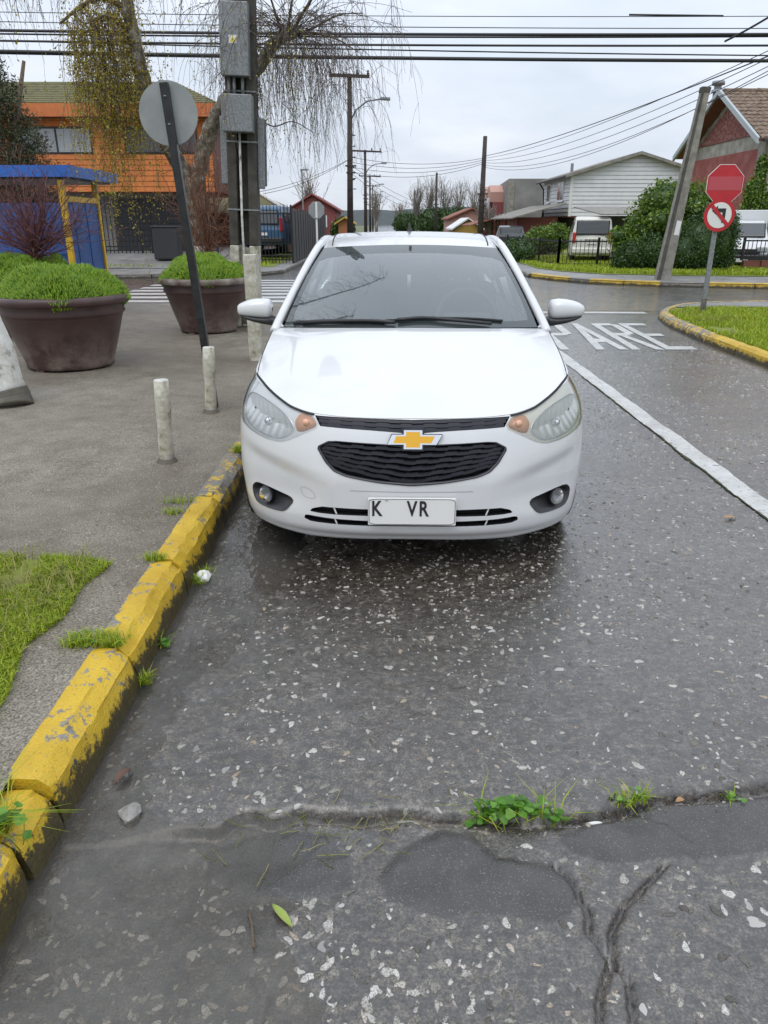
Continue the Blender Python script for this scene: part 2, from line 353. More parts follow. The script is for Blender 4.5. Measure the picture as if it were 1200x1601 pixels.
def vnoise(x, y, seed=0):
    xi = np.floor(x).astype(np.int64); yi = np.floor(y).astype(np.int64); fx = x - xi; fy = y - yi
    fx = fx*fx*(3 - 2*fx); fy = fy*fy*(3 - 2*fy)
    def h(a, b):
        v = (a*374761393 + b*668265263 + seed*974711) & 0x7fffffff; v = ((v ^ (v >> 13))*1274126177) & 0x7fffffff
        return ((v ^ (v >> 16)) & 0xffff)/65535.
    return (h(xi, yi)*(1-fx) + h(xi+1, yi)*fx)*(1-fy) + (h(xi, yi+1)*(1-fx) + h(xi+1, yi+1)*fx)*fy
def fbm(x, y, o=4, seed=0):
    s = 0; a = .5
    for i in range(o): s = s + a*vnoise(x, y, seed + i*17); x = x*2.03; y = y*2.03; a *= .5
    return s
def dup(root, loc=None, rz=None, label=None):
    r = root.copy(); COL.objects.link(r)
    if loc is not None: r.location = loc
    if rz is not None: r.rotation_euler = (0, 0, rz)
    if label: r['label'] = label
    for ch in root.children:
        c = ch.copy(); COL.objects.link(c); c.parent = r
        for g in ch.children:
            d = g.copy(); COL.objects.link(d); d.parent = c
    return r
def leaves(C, size, rg, asp=1.6, up=.0):
    """one small folded leaf (four corners) at each centre"""
    C = np.asarray(C); n = len(C); d = rg.normal(size=(n, 3)); d[:, 2] += up; d /= np.linalg.norm(d, axis=1)[:, None]
    a = rg.normal(size=(n, 3)); s = np.cross(d, a); s /= np.linalg.norm(s, axis=1)[:, None] + 1e-9; nn = np.cross(d, s)
    L = size*rg.uniform(.6, 1.35, (n, 1))
    V = np.stack([C - d*L*.5, C + s*L*.5/asp + nn*L*.08, C + d*L*.5, C - s*L*.5/asp + nn*L*.08], 1).reshape(-1, 3)
    return V, np.arange(4*n).reshape(n, 4)
def cloud_pts(ells, n, rg, shell=.55):
    """points through a set of ellipsoids (cx,cy,cz,rx,ry,rz), denser near their skins"""
    vol = np.array([e[3]*e[4]*e[5] for e in ells])**(2/3); k = rg.choice(len(ells), n, p=vol/vol.sum()); E = np.array(ells)[k]
    d = rg.normal(size=(n, 3)); d /= np.linalg.norm(d, axis=1)[:, None]; r = (shell + (1 - shell)*rg.random((n, 1)))*(1 + .10*rg.normal(size=(n, 1)))
    return E[:, :3] + d*r*E[:, 3:]
def blades(P, h, rg, wdt=.004, lean=.5):
    """grass blades: a bent strip of two quads at each root"""
    P = np.asarray(P); n = len(P); a = rg.uniform(0, 2*np.pi, n); H = h*rg.uniform(.45, 1.3, n); le = lean*rg.uniform(.2, 1.4, n)
    dx = np.cos(a); dy = np.sin(a); s = np.stack([-dy, dx, 0*dx], 1)*wdt*rg.uniform(.6, 1.4, (n, 1))
    m = P + np.stack([dx*le*H*.3, dy*le*H*.3, H*.62], 1); t = P + np.stack([dx*le*H, dy*le*H, H*(1 - .25*le)], 1)
    V = np.stack([P - s, P + s, m + s*.8, m - s*.8, t + s*.15, t - s*.15], 1).reshape(-1, 3); b = np.arange(n)[:, None]*6
    return V, np.concatenate([b + [0, 1, 2, 3], b + [3, 2, 4, 5]])
def in_poly(x, y, poly):
    ins = np.zeros(np.shape(x), bool); n = len(poly)
    for i in range(n):
        x0, y0 = poly[i]; x1, y1 = poly[i-1]
        if y0 == y1: continue
        c = ((y0 > y) != (y1 > y)) & (x < (x1 - x0)*(y - y0)/(y1 - y0) + x0); ins ^= c
    return ins
def flat_poly(poly, z): return [(x, y, z) for x, y in poly], [tuple(range(len(poly)))]
def text_mesh(s, size, depth=.001, bold=0.):
    c = bpy.data.curves.new('txt', 'FONT'); c.body = s; c.size = size; c.extrude = depth; c.offset = bold; c.align_x = 'CENTER'; c.align_y = 'CENTER'
    o = bpy.data.objects.new('txt', c); COL.objects.link(o); dg = bpy.context.evaluated_depsgraph_get(); me = o.evaluated_get(dg).to_mesh()
    V = np.array([v.co[:] for v in me.vertices]); F = [tuple(p.vertices) for p in me.polygons]
    bpy.data.objects.remove(o); bpy.data.curves.remove(c); return V, F
# ---- car body surfaces: car frame x right, y back from the nose, z up ----
def crs(xs, ys, q):
    """monotone cubic interpolation of a 1-D table"""
    xs = np.asarray(xs, float); ys = np.asarray(ys, float); q = np.asarray(q, float)
    h = np.diff(xs); d = np.diff(ys) / h
    m = np.zeros(len(xs)); m[0] = d[0]; m[-1] = d[-1]
    for i in range(1, len(xs) - 1):
        m[i] = 0 if d[i-1]*d[i] <= 0 else 2*d[i-1]*d[i]/(d[i-1]+d[i])
    i = np.clip(np.searchsorted(xs, q) - 1, 0, len(xs) - 2)
    t = np.clip((q - xs[i]) / h[i], 0, 1)
    return ((2*t**3-3*t**2+1)*ys[i] + (t**3-2*t**2+t)*h[i]*m[i] + (-2*t**3+3*t**2)*ys[i+1] + (t**3-t**2)*h[i]*m[i+1])
PLX = [0, .2, .33, .42, .5, .58, .65, .71, .765, .81, .845, .866, .877, .884, .8845]
PLY = [0, .007, .022, .042, .068, .105, .15, .20, .26, .325, .40, .48, .56, .68, 1.2]
_fx = np.concatenate([np.linspace(0, .82, 200), np.linspace(.822, .8835, 80)])
_fy = crs(PLX, PLY, _fx)
_s = np.concatenate([[0], np.cumsum(np.hypot(np.diff(_fx), np.diff(_fy)))])
UMAX = float(_s[-1])
def plan(u):
    a = np.abs(u); return np.sign(u)*np.interp(a, _s, _fx), np.interp(a, _s, _fy)
def prof(zt):
    return crs([0, .2, .4, .6, .75, .87, 1.0, 1.2], [.972, .988, 1.0, .998, .985, .955, .892, .80], zt)
ZB, ZT = .17, .872
def vrake(z):
    return crs([.10, .15, .19, .215, .24, .30, .45, .55, .64, .70, .745, .80, .87, .95], [.10, .075, .05, .018, .006, 0, 0, .018, .045, .068, .095, .145, .22, .33], z)
def fascia(u, z):
    X, Y = plan(u); a = np.abs(X)
    x = X * prof((z - ZB)/(ZT - ZB))
    y = Y + vrake(z)*(1 - .62*np.clip(a/.885, 0, 1)**1.5)
    # crease sweeping from the grille side down to the fog lamps, and the scoop below it
    zc = .41 + .235*a; tt = np.clip((zc - z)/.075, 0, 1); bk = np.clip((z - .27)/.13, 0, 1)
    y = y + .026*tt*tt*(3 - 2*tt)*bk*bk*(3 - 2*bk)*np.clip((a - .36)/.22, 0, 1)*np.clip((.86 - a)/.12, 0, 1)
    return x, y, z
def ztop(u):
    X = np.abs(plan(u)[0])
    return crs([0, .2, .45, .57, .64, .735, .80, .845, .884], [.743, .744, .755, .776, .800, .834, .856, .866, .871], X)
# ================================================================== GROUND, ROADS, PAVEMENTS
V, F = [(-900,-900,-.5), (900,-900,-.5), (900,1600,-.5), (-900,1600,-.5)], [(0,1,2,3)]
structure(ob('ground', V, F, 'terrain'))

STEP = np.array([(-.95,1.56),(-.797,1.574),(-.626,1.597),(-.466,1.602),(-.4,1.66),(-.328,1.638),(-.22,1.653),(-.073,1.633),(.073,1.653),(.181,1.628),(.29,1.628),(.435,1.628),(.545,1.633),(.66,1.653),(.766,1.696),(.904,1.714),(1.147,1.748),(1.6,1.80),(2.2,1.86),(4.6,2.0)])
CRACKS = [[(.451,1.464),(.485,1.384),(.493,1.319),(.484,1.266),(.514,1.2),(.546,1.139),(.522,1.04),(.54,.8)], [(.74,1.464),(.592,1.337),(.54,1.266),(.521,1.185),(.47,1.096),(.455,1.04),(.44,.8)],
          [(.95,4.02),(1.111,4.042),(1.381,4.127),(1.649,4.272),(1.95,4.354),(2.2,4.40)], [(2.2,5.03),(2.492,4.986),(2.675,4.896),(3.6,4.8)], [(1.0,3.0),(1.25,3.06),(1.6,3.02),(2.1,3.12)],
          [(-.3,1.185),(-.26,1.12),(-.28,1.03)], [(.66,1.653),(.80,1.60),(.86,1.52),(.80,1.46)]]
PATCH = [[(-.488,1.54),(-.321,1.593),(-.177,1.574),(-.094,1.496),(-.084,1.394),(-.209,1.371),(-.339,1.384),(-.468,1.454)],
         [(-.016,1.413),(.034,1.507),(.16,1.585),(.247,1.562),(.297,1.485),(.42,1.464),(.499,1.409),(.469,1.319),(.399,1.283),(.219,1.319),(.139,1.292),(.016,1.346)],
         [(.473,1.551),(.742,1.678),(.934,1.696),(1.228,1.722),(1.7,1.74),(1.6,1.55),(1.121,1.518),(.9,1.485),(.747,1.485),(.605,1.464),(.498,1.507)]]
SHX = ([-5,.6,1.0,1.2,1.32,1.5,1.58,1.66,1.8,2.1,2.5,2.95,3.4,5,8,15], [-.1,-.05,-.12,-.21,-.27,-.27,-.42,-.60,-.74,-.70,-.60,-.50,-.44,-.46,-.62,-.8])
ZW = -.030
def sstep(a, b, x): t = np.clip((x - a)/(b - a), 0, 1); return t*t*(3 - 2*t)
def dpoly(x, y, pts):
    d = np.full(np.shape(x), 9.)
    for (x0, y0), (x1, y1) in zip(pts[:-1], pts[1:]):
        dx, dy = x1 - x0, y1 - y0; t = np.clip(((x - x0)*dx + (y - y0)*dy)/(dx*dx + dy*dy), 0, 1)
        d = np.minimum(d, np.hypot(x - x0 - t*dx, y - y0 - t*dy))
    return d
def pdist(x, y, poly):
    d = dpoly(x, y, poly + poly[:1]); return np.where(in_poly(x, y, poly), d, -d)
def zr(x, y):
    jx = x + .022*(fbm(x*16, y*16, 3, 5) - .45); jy = y + .030*(fbm(x*16, y*16, 3, 9) - .45)
    xs = np.interp(y, *SHX) + .30*(fbm(x*3.1 + 7, y*3.1, 4, 61) - .47)*sstep(2.2, 1.5, y) + .05*(fbm(x*6, y*6, 3, 66) - .45)
    z = ZW + np.clip((x - xs)*.075, -.026, .030) + .012*(fbm(x*2.2, y*2.2, 3, 1) - .45)*(1 - .6*sstep(4, 9, y))
    z = z + .007*(fbm(x*19, y*19, 3, 3) - .45)
    ys = np.interp(jx, STEP[:, 0], STEP[:, 1]); d = jy - ys
    amt = .017*(1 - .75*sstep(.95, 2.1, x))*(1 - .5*sstep(-.35, -.8, x))
    z = z - amt*np.where(d < 0, sstep(-.62, -.03, d)*.8 + .1*sstep(-.06, 0, d), 0)
    z = z - .036*np.exp(-((d + .012)/.017)**2)*sstep(-.7, -.45, x)*(1 - sstep(1.0, 1.5, x))*(.55 + .9*fbm(x*9, y*2, 2, 4))
    for i, c in enumerate(CRACKS):
        wd = .0075 if i < 2 or i > 4 else .005
        z = z - (.026 if i < 2 else .008)*np.exp(-(dpoly(jx, jy, c)/wd)**2)
    for p in PATCH:
        q = pdist(jx, jy, p); z = z + .007*sstep(-.01, .03, q)
    return z
xs_ = np.concatenate([np.arange(-.94, 1.3, .0085), np.arange(1.3, 2.5, .02), np.arange(2.5, 7.6, .12)])
ys_ = np.concatenate([np.arange(-5, .85, .25), np.arange(.85, 2.3, .0075), np.arange(2.3, 4.6, .018), np.arange(4.6, 14.41, .08)])
GX, GY = np.meshgrid(xs_, ys_); GZ = zr(GX, GY); GZ = GZ*(1 - sstep(13.2, 14.3, GY))
nx, ny = len(xs_), len(ys_); idx = np.arange(nx*ny).reshape(ny, nx)
Q = np.stack([idx[:-1, :-1], idx[:-1, 1:], idx[1:, 1:], idx[1:, :-1]], -1).reshape(-1, 4)
road = structure(npob('road', np.stack([GX, GY, GZ], -1).reshape(-1, 3), Q, 'asphalt', smooth=True))
# tar patches: a mark on the road's own vertices
cxm = GX.ravel(); cym = GY.ravel(); jx = cxm + .022*(fbm(cxm*16, cym*16, 3, 5) - .45); jy = cym + .030*(fbm(cxm*16, cym*16, 3, 9) - .45)
mi = np.zeros(nx*ny, np.float32)
for p in PATCH: mi = np.maximum(mi, sstep(-.022, .022, pdist(cxm, cym, p)).astype(np.float32))
at = road.data.attributes.new('tar', 'FLOAT', 'POINT'); at.data.foreach_set('value', mi)

# ---- pale stones set in the asphalt: the largest 300 are pieces of their own
def chip(rg, k=11):
    a = (np.arange(k) + rg.uniform(-.35, .35, k))*2*np.pi/k; ph = rg.uniform(0, 6.28, 3); r = .85 + .22*np.sin(2*a + ph[0]) + .14*np.sin(3*a + ph[1]) + rg.uniform(-.10, .10, k); e = rg.uniform(.42, .95)
    o = np.stack([np.cos(a)*r, np.sin(a)*r*e], 1); V = np.concatenate([np.c_[o, np.full(k, -.25)], np.c_[o*.82, np.full(k, .16)], [[0, 0, .22]]])
    return V, [(i, (i+1) % k, k + (i+1) % k, k + i) for i in range(k)] + [(k + i, k + (i+1) % k, 2*k) for i in range(k)]
rg = np.random.default_rng(5)
N = 60000; sx = rg.uniform(-.88, 4.3, N); sy = 1.0 + 9.5*rg.random(N)**1.6; dens = fbm(sx*1.3, sy*1.3, 3, 21)
keep = rg.random(N) < np.clip((dens - .20)*2.6, .12, 1)*np.where(sy < 1.62, .52, .95)
for p in PATCH: keep &= pdist(sx, sy, p) < -.005
for c_ in CRACKS[:2]: keep &= dpoly(sx, sy, c_) > .022
dst = sy - np.interp(sx, STEP[:, 0], STEP[:, 1]); keep &= (dst > .012) | (dst < -.10)
keep &= ~((np.abs(sx - 2.235) < .09) & (sy > 3.2))
sx, sy = sx[keep], sy[keep]; sr = .0036*np.exp(rg.normal(.50, .55, len(sx))); sr = np.clip(sr, .0025, .021)
big = rg.random(len(sx)) < .055; sr[big] *= 1.7; sr = np.clip(sr, .003, .021)
sr = np.minimum(sr*np.where(sy < 1.62, 1.38, 1.12), .0165); sz = zr(sx, sy)
order = np.argsort(-sr/(sy + .4)); VARS = [chip(rg) for _ in range(10)]; cmesh = []
for v, f in VARS:
    me = bpy.data.meshes.new('stone'); me.from_pydata(v.tolist(), [], f); me.materials.append(MT['stone_chip']); me.polygons.foreach_set('use_smooth', [False]*len(f)); me.update(); cmesh.append(me)
for k in order[:300]:
    o = bpy.data.objects.new('stone', cmesh[k % 10]); COL.objects.link(o); o.parent = road
    o.location = (sx[k], sy[k], sz[k] + .0004); o.rotation_euler = (0, 0, rg.uniform(0, 6.28)); r = sr[k]; o.scale = (r*rg.uniform(.8, 1.35), r, r*.5)
def chips_mesh(xs, ys, zs, rs, st, zf, seed):
    """many stone chips as one triangle soup, built per chip shape"""
    rg = np.random.default_rng(seed); xs, ys, zs, rs = map(np.asarray, (xs, ys, zs, rs)); VA = []; TA = []; n0 = 0; vid = rg.integers(0, 10, len(xs))
    for q in range(10):
        m = vid == q; v, f = VARS[q]; k = int(m.sum())
        if not k: continue
        a = rg.uniform(0, 6.28, k)[:, None]; X = v[:, 0][None]*rs[m][:, None]*rg.uniform(*st, k)[:, None]; Y = v[:, 1][None]*rs[m][:, None]; ca, sa = np.cos(a), np.sin(a)
        V = np.stack([xs[m][:, None] + X*ca - Y*sa, ys[m][:, None] + X*sa + Y*ca, zs[m][:, None] + (v[:, 2][None] + zf[1])*rs[m][:, None]*zf[0]], -1)
        T = np.array([t for g in f for t in ([g[:3], (g[0], g[2], g[3])] if len(g) == 4 else [g])]); VA.append(V.reshape(-1, 3)); TA.append((T[None] + (np.arange(k)*len(v))[:, None, None] + n0).reshape(-1, 3)); n0 += k*len(v)
    return np.concatenate(VA), np.concatenate(TA)
rest = order[300:]
V, T = chips_mesh(sx[rest], sy[rest], sz[rest] + .0004, sr[rest], (.8, 1.4), (.5, 0.), 8)
npob('small_stones', V, T, 'stone_chip', road, kind='stuff')

# ---- loose grit over the pavement and in the broken joint
def grit(name, xs, ys, zs, rs, parent, seed):
    V, T = chips_mesh(xs, ys, zs, rs, (.8, 1.2), (1., .15), seed); return npob(name, V, T, 'grit_stone', parent, kind='stuff')
mat('grit_stone', rough=.6, fn=leafy((.07,.06,.045), (.17,.15,.12), (.34,.31,.26), 0.))
n = 420; gx_ = rg.uniform(-.55, 1.5, n); gy_ = np.interp(gx_, STEP[:, 0], STEP[:, 1]) - np.abs(rg.normal(0, .028, n)); grit('joint_rubble', gx_, gy_, zr(gx_, gy_), np.clip(.0035*np.exp(rg.normal(.2, .5, n)), .002, .012), road, 3)
# ---- water lying in the gutter
wx = np.arange(-.93, .42, .06); wy = np.arange(.2, 12.0, .12); WX, WY = np.meshgrid(wx, wy)
V, F = gridmesh(np.stack([WX, WY, np.full_like(WX, ZW)], -1)); structure(ob('water', V, F, 'puddle_water', smooth=True))
V, F = flat_poly([(4.0 + .40*math.cos(a)*(1 + .25*math.sin(3*a + 1)), 8.1 + 1.2*math.sin(a)*(1 + .2*math.sin(4*a))) for a in np.linspace(0, 6.283, 48)[:-1]], .0062); 


# ---- painted markings
def marking(name, polys, label=None):
    V = []; F = []
    for p in polys:
        F.append(tuple(range(len(V), len(V) + len(p)))); V += [(x, y, float(zr(np.array([x]), np.array([y]))[0])*(1 - float(sstep(13.2, 14.3, np.array([y]))[0])) + .0045) for x, y in p]
    o = ob(name, V, F, 'road_paint'); o['kind'] = 'structure'; return o
pl = []
for y in np.arange(2.2, 13.0, .12):
    e = lambda q: 2.235 + .0*(q) + .006*math.sin(q*7) + .004*math.sin(q*23)
    pl.append([(e(y) - .075, y), (e(y) + .075, y), (e(y+.12) + .075, y+.12), (e(y+.12) - .075, y+.12)])
marking('lane_line', pl)
mat('moss', rough=.9, fn=vary((.02,.022,.008), (.06,.07,.02), 30, None, .5, 90))
ye = np.arange(2.6, 8.0, .03); wdm = .012 + .045*np.clip(fbm(ye*3, ye*0, 4, 44) - .35, 0, 1)*sstep(7.5, 4.5, ye); zz_ = zr(np.full_like(ye, 2.14), ye) + .004
V, F = gridmesh([np.stack([np.full_like(ye, 2.165), ye, zz_], 1), np.stack([2.160 - wdm*(.6 + .8*fbm(ye*40, ye*0, 2, 4)), ye, zz_ + .002], 1)]); structure(ob('moss_strip', V, F, 'moss'))
def strip(p): 
    out = []
    for x0, x1 in zip(p[:-1], p[1:]): out.append((x0, x1))
    return out
def letter(x0, segs, wd=.42, y0=9.8, hh=2.7, sh=.055):
    out = []
    for seg in segs:
        q = [(x0 + a*wd + sh*(b*hh), y0 + b*hh) for a, b in seg]
        # cut long strokes so that they lie on the uneven road
        if len(q) == 4:
            n = 6
            for i in range(n):
                t0, t1 = i/n, (i+1)/n; lp = lambda A, B, t: (A[0] + (B[0]-A[0])*t, A[1] + (B[1]-A[1])*t)
                out.append([lp(q[0], q[3], t0), lp(q[1], q[2], t0), lp(q[1], q[2], t1), lp(q[0], q[3], t1)])
    return out
LET = {'P': [[(0,0),(.27,0),(.27,1),(0,1)], [(.27,.90),(.27,1),(.78,1),(.70,.90)], [(.27,.48),(.27,.58),(.70,.58),(.78,.48)], [(.70,.50),(1.,.56),(1.,.92),(.70,.98)]],
       'A': [[(0,0),(.27,0),(.62,1),(.38,1)], [(.73,0),(1,0),(.62,.97),(.46,.80)], [(.27,.24),(.70,.24),(.66,.36),(.31,.36)]],
       'R': [[(0,0),(.27,0),(.27,1),(0,1)], [(.27,.90),(.27,1),(.78,1),(.70,.90)], [(.27,.48),(.27,.58),(.70,.58),(.78,.48)], [(.70,.50),(1.,.56),(1.,.92),(.70,.98)], [(.75,0),(1.04,0),(.62,.48),(.36,.48)]],
       'E': [[(0,0),(.27,0),(.27,1),(0,1)], [(.27,0),(1,0),(1,.10),(.27,.10)], [(.27,.46),(.85,.46),(.85,.55),(.27,.55)], [(.27,.90),(1,.90),(1,1),(.27,1)]]}
for ch, x0 in zip('PARE', (2.33, 2.80, 3.27, 3.72)):
    pl = []
    for q in letter(x0, LET[ch]): pl.append(q)
    o = marking('road_letter', pl); o['label'] = 'white painted letter %s of the word PARE on the road' % ch
marking('stop_line', [[(2.35 + i*.5, 14.02 - .02*i), (2.35 + (i+1)*.5, 14.02 - .02*(i+1)), (2.35 + (i+1)*.5, 14.28 - .02*(i+1)), (2.35 + i*.5, 14.28 - .02*i)] for i in range(5)])

# ---- cross street and the street going on beyond it
def sheet(name, poly, z, m): V, F = flat_poly(poly, z); return structure(ob(name, V, F, m))
cross = sheet('cross_street', [(-90,14.4),(-.9,14.4),(4.7,14.4),(90,14.4),(90,27),(-90,27)], 0., 'asphalt_far')
sheet('far_street', [(-3.3,27),(4.35,27),(4.35,700),(-3.3,700)], 0., 'asphalt_far')
for i in range(9):
    y = 15.1 + i*.86
    structure(ob('crosswalk_stripe', *flat_poly([(-6.2,y),(-1.55,y),(-1.55,y+.45),(-6.2,y+.45)], .005), 'road_paint'))

# ---- left pavement
def paved(name, x0, x1, y0, y1, z, m, st=.25, amp=.012):
    xs = np.arange(x0, x1 + 1e-6, (x1 - x0)/max(1, round((x1 - x0)/st))); ys = np.arange(y0, y1 + 1e-6, (y1 - y0)/max(1, round((y1 - y0)/st)))
    X, Y = np.meshgrid(xs, ys); Z = z + amp*(fbm(X*1.1, Y*1.1, 3, 31) - .45)*sstep(x1, x1 - .6, X)
    V, F = gridmesh(np.stack([X, Y, Z], -1)); return structure(ob(name, V, F, m, smooth=True))
pave = paved('pavement', -24, -1.035, -5, 14.55, .128, 'gravel_pavement')

n = 5200; gx_ = -1.06 - 2.6*rg.random(n)**1.2; gy_ = 1.4 + 6.0*rg.random(n)**1.2; k_ = ~((gy_ < 3.0) & (gx_ < -1.26)); gx_, gy_ = gx_[k_], gy_[k_]; gz_ = .128 + .012*(fbm(gx_*1.1, gy_*1.1, 3, 31) - .45)*sstep(-1.045, -1.645, gx_); grit('pavement_grit', gx_, gy_, gz_, np.clip(.0026*np.exp(rg.normal(0, .5, len(gx_))), .0015, .009), pave, 4)
# ---- kerbs: each stone a piece of its own
def kerb_stone(kerb, p0, p1, m, h=.135, w_=.145, side=1, drop=0., chamfer=.03, seed=0, base=-.09):
    """stone from p0 to p1; the street lies to the right of that direction for side=1"""
    p0 = np.array(p0, float); p1 = np.array(p1, float); L = np.linalg.norm(p1 - p0); d = (p1 - p0)/L; nrm = np.array([d[1], -d[0]])*side
    ring = [(.008, base), (.004, .02), (-.006, h*.45), (-.016, h*.72), (-.019, h*.76), (-.019 - chamfer*.9, h - .010), (-.019 - chamfer*1.15, h - .004), (-.019 - chamfer*1.5, h), (-.75*w_, h + .003), (-w_, h), (-w_ - .004, base)]
    n = max(3, int(L/(.03 if p0[1] < 8 else .12))); P = np.zeros((n + 1, len(ring), 3)); ii, jj = np.meshgrid(np.arange(n + 1), np.arange(len(ring)), indexing='ij'); JT = fbm(ii*L/n*9 + seed*3.1, jj*.7 + seed, 3, 3) - .45
    for i in range(n + 1):
        s = L*i/n; e = min(s, L - s); rd = max(0, 1 - e/.035)**2
        for j, (a, z) in enumerate(ring):
            q = p0 + d*s + nrm*(a - .008*rd*(1 if j < 7 else 0)); jit = JT[i, j]
            q = q + nrm*jit*.022*(1 if 1 <= j <= 6 else 0)
            P[i, j] = (q[0], q[1], z - drop - (.006*rd if 2 < j < 10 else 0) + (jit*.018 if 2 < j < 10 else 0))
    V, F = gridmesh(P); k = len(ring); F = F + [tuple(range(k))[::-1], tuple(n*k + j for j in range(k))]
    if side < 0: F = [f[::-1] for f in F]
    o = ob('kerb_stone', V, F, m, kerb, smooth=True); o.data.set_sharp_from_angle(angle=R(24)); return o
kerb = bpy.data.objects.new('kerb', None); COL.objects.link(kerb); kerb['kind'] = 'structure'; MWD['kerb'] = Matrix()
J = [-2.0, -1.1, -.2, .55, 1.405, 1.43, 1.61, 1.625, 2.29, 2.302, 3.03, 3.042, 3.865, 3.878, 4.70, 4.72, 5.52, 5.54, 6.36, 6.38, 7.2, 7.22, 8.05, 8.07, 8.9, 8.92, 9.75, 9.77, 10.6, 10.62, 11.45, 11.47, 12.3, 12.32, 13.15, 13.17, 14.3]
segs = [(-1.1, -.22), (-.2, .53), (.55, 1.405), (1.43, 1.61)] + [(J[i], J[i+1]) for i in range(7, len(J) - 1, 2)]
for i, (a, b) in enumerate(segs):
    kerb_stone(kerb, (-.905, a), (-.905 + .004*math.sin(i*2.1), b), 'kerb_yellow' if i < 7 else 'kerb_pale', seed=i, drop=.03 if i == 3 else .004*math.sin(i*1.7))
ob('kerb_bed', *box(-1.045, -.955, -5, 14.3, -.12, .07), 'soil', kerb)
# kerb along the cross street, left
for i in range(18): kerb_stone(kerb, (-2.0 - i*1.1, 14.62), (-2.0 - i*1.1 - 1.08, 14.62), 'kerb_pale' if i % 3 else 'kerb_grey', side=1, seed=40 + i, h=.12)

# ---- right traffic island
ISL = [(4.47,-3),(4.45,6),(4.44,8.5),(4.46,10.4),(4.58,12.2),(4.75,13.1),(5.05,13.8),(5.55,14.5),(6.2,14.95),(7.2,15.15),(30,15.2)]
kerb2 = bpy.data.objects.new('island_kerb', None); COL.objects.link(kerb2); kerb2['kind'] = 'structure'; MWD['island_kerb'] = Matrix()
path = []
for (a, b) in zip(ISL[1:-1], ISL[2:]):
    L = math.hypot(b[0]-a[0], b[1]-a[1]); n = max(1, round(L/.95))
    for i in range(n): path.append(((a[0] + (b[0]-a[0])*i/n, a[1] + (b[1]-a[1])*i/n), (a[0] + (b[0]-a[0])*(i+.985)/n, a[1] + (b[1]-a[1])*(i+.985)/n)))
for i, (a, b) in enumerate(path[:22]): kerb_stone(kerb2, a, b, 'kerb_yellow' if b[1] < 10.6 else 'kerb_pale', h=.125, w_=.16, side=-1, seed=80 + i)
isl_in = [(x + .13 if i < 5 else x + .10, y - (.0 if i < 5 else .12)) for i, (x, y) in enumerate(ISL)]
structure(ob('island', *flat_poly(isl_in + [(30,-3)], .10), 'lawn_soil'))
structure(ob('island_walk', *flat_poly([(5.25,14.0),(5.62,14.38),(6.25,14.8),(7.2,15.0),(30,15.05),(30,13.95)], .116), 'concrete_walk'))

# ---- far corner, right: kerb, walk, verge
FK = [(4.35,60),(4.35,26),(4.45,23.6),(4.8,22.4),(5.6,21.0),(7.2,20.0),(9.4,19.4),(14,18.9),(40,18.4)]
structure(ob('far_walk', *flat_poly(FK + [(40,60)], .11), 'concrete_walk'))
structure(ob('verge', *flat_poly([(5.2,60),(5.2,26.2),(5.6,24.6),(6.6,23.2),(8.6,22.5),(13,21.9),(40,21.2),(40,60)], .125), 'lawn_soil'))
kerb3 = bpy.data.objects.new('corner_kerb', None); COL.objects.link(kerb3); kerb3['kind'] = 'structure'; MWD['corner_kerb'] = Matrix(); i = 0
for (a, b) in zip(FK[2:7], FK[3:8]):
    L = math.hypot(b[0]-a[0], b[1]-a[1]); n = max(1, round(L/1.0))
    for k in range(n):
        i += 1; q0 = (a[0] + (b[0]-a[0])*k/n, a[1] + (b[1]-a[1])*k/n); q1 = (a[0] + (b[0]-a[0])*(k+.98)/n, a[1] + (b[1]-a[1])*(k+.98)/n)
        kerb_stone(kerb3, q0, q1, 'kerb_yellow' if i % 3 else 'kerb_grey', h=.13, w_=.18, side=1, seed=120 + i)
# ---- far corner, left
FL = [(-3.3,60),(-3.3,25.4),(-3.8,24.3),(-5.0,23.5),(-8,23.0),(-40,22.8),(-40,60)]
structure(ob('far_left_walk', *flat_poly(FL, .11), 'concrete_walk'))
structure(ob('left_verge', *flat_poly([(-3.9,60),(-3.9,27.2),(-5.0,26.4),(-40,26.2),(-40,60)], .12), 'lawn_soil'))
kerb4 = bpy.data.objects.new('opposite_kerb', None); COL.objects.link(kerb4); kerb4['kind'] = 'structure'; MWD['opposite_kerb'] = Matrix(); i = 0
for (a, b) in zip(FL[1:5], FL[2:6]):
    L = min(14, math.hypot(b[0]-a[0], b[1]-a[1])); u_ = np.array([b[0]-a[0], b[1]-a[1]])/math.hypot(b[0]-a[0], b[1]-a[1]); n = max(1, round(L/1.0))
    for k in range(n):
        i += 1; q0 = np.array(a) + u_*L*k/n; q1 = np.array(a) + u_*L*(k+.98)/n
        kerb_stone(kerb4, q0, q1, 'kerb_yellow' if i < 9 else 'kerb_grey', h=.13, w_=.18, side=-1, seed=160 + i)

for i in range(30): kerb_stone(kerb4, (-3.3, 25.4 + (i+1)*1.2 - .02), (-3.3, 25.4 + i*1.2), 'kerb_grey', h=.125, w_=.18, side=-1, seed=200 + i)
for i in range(30): kerb_stone(kerb3, (4.40, 23.6 + (i+1)*1.2 - .02), (4.40, 23.6 + i*1.2), 'kerb_grey', h=.125, w_=.18, side=1, seed=240 + i)
ob('kerb_run', *box(-3.46, -3.3, 61.5, 300, -.1, .12), 'kerb_grey', kerb4); ob('kerb_run', *box(4.36, 4.52, 59.8, 300, -.1, .12), 'kerb_grey', kerb3)
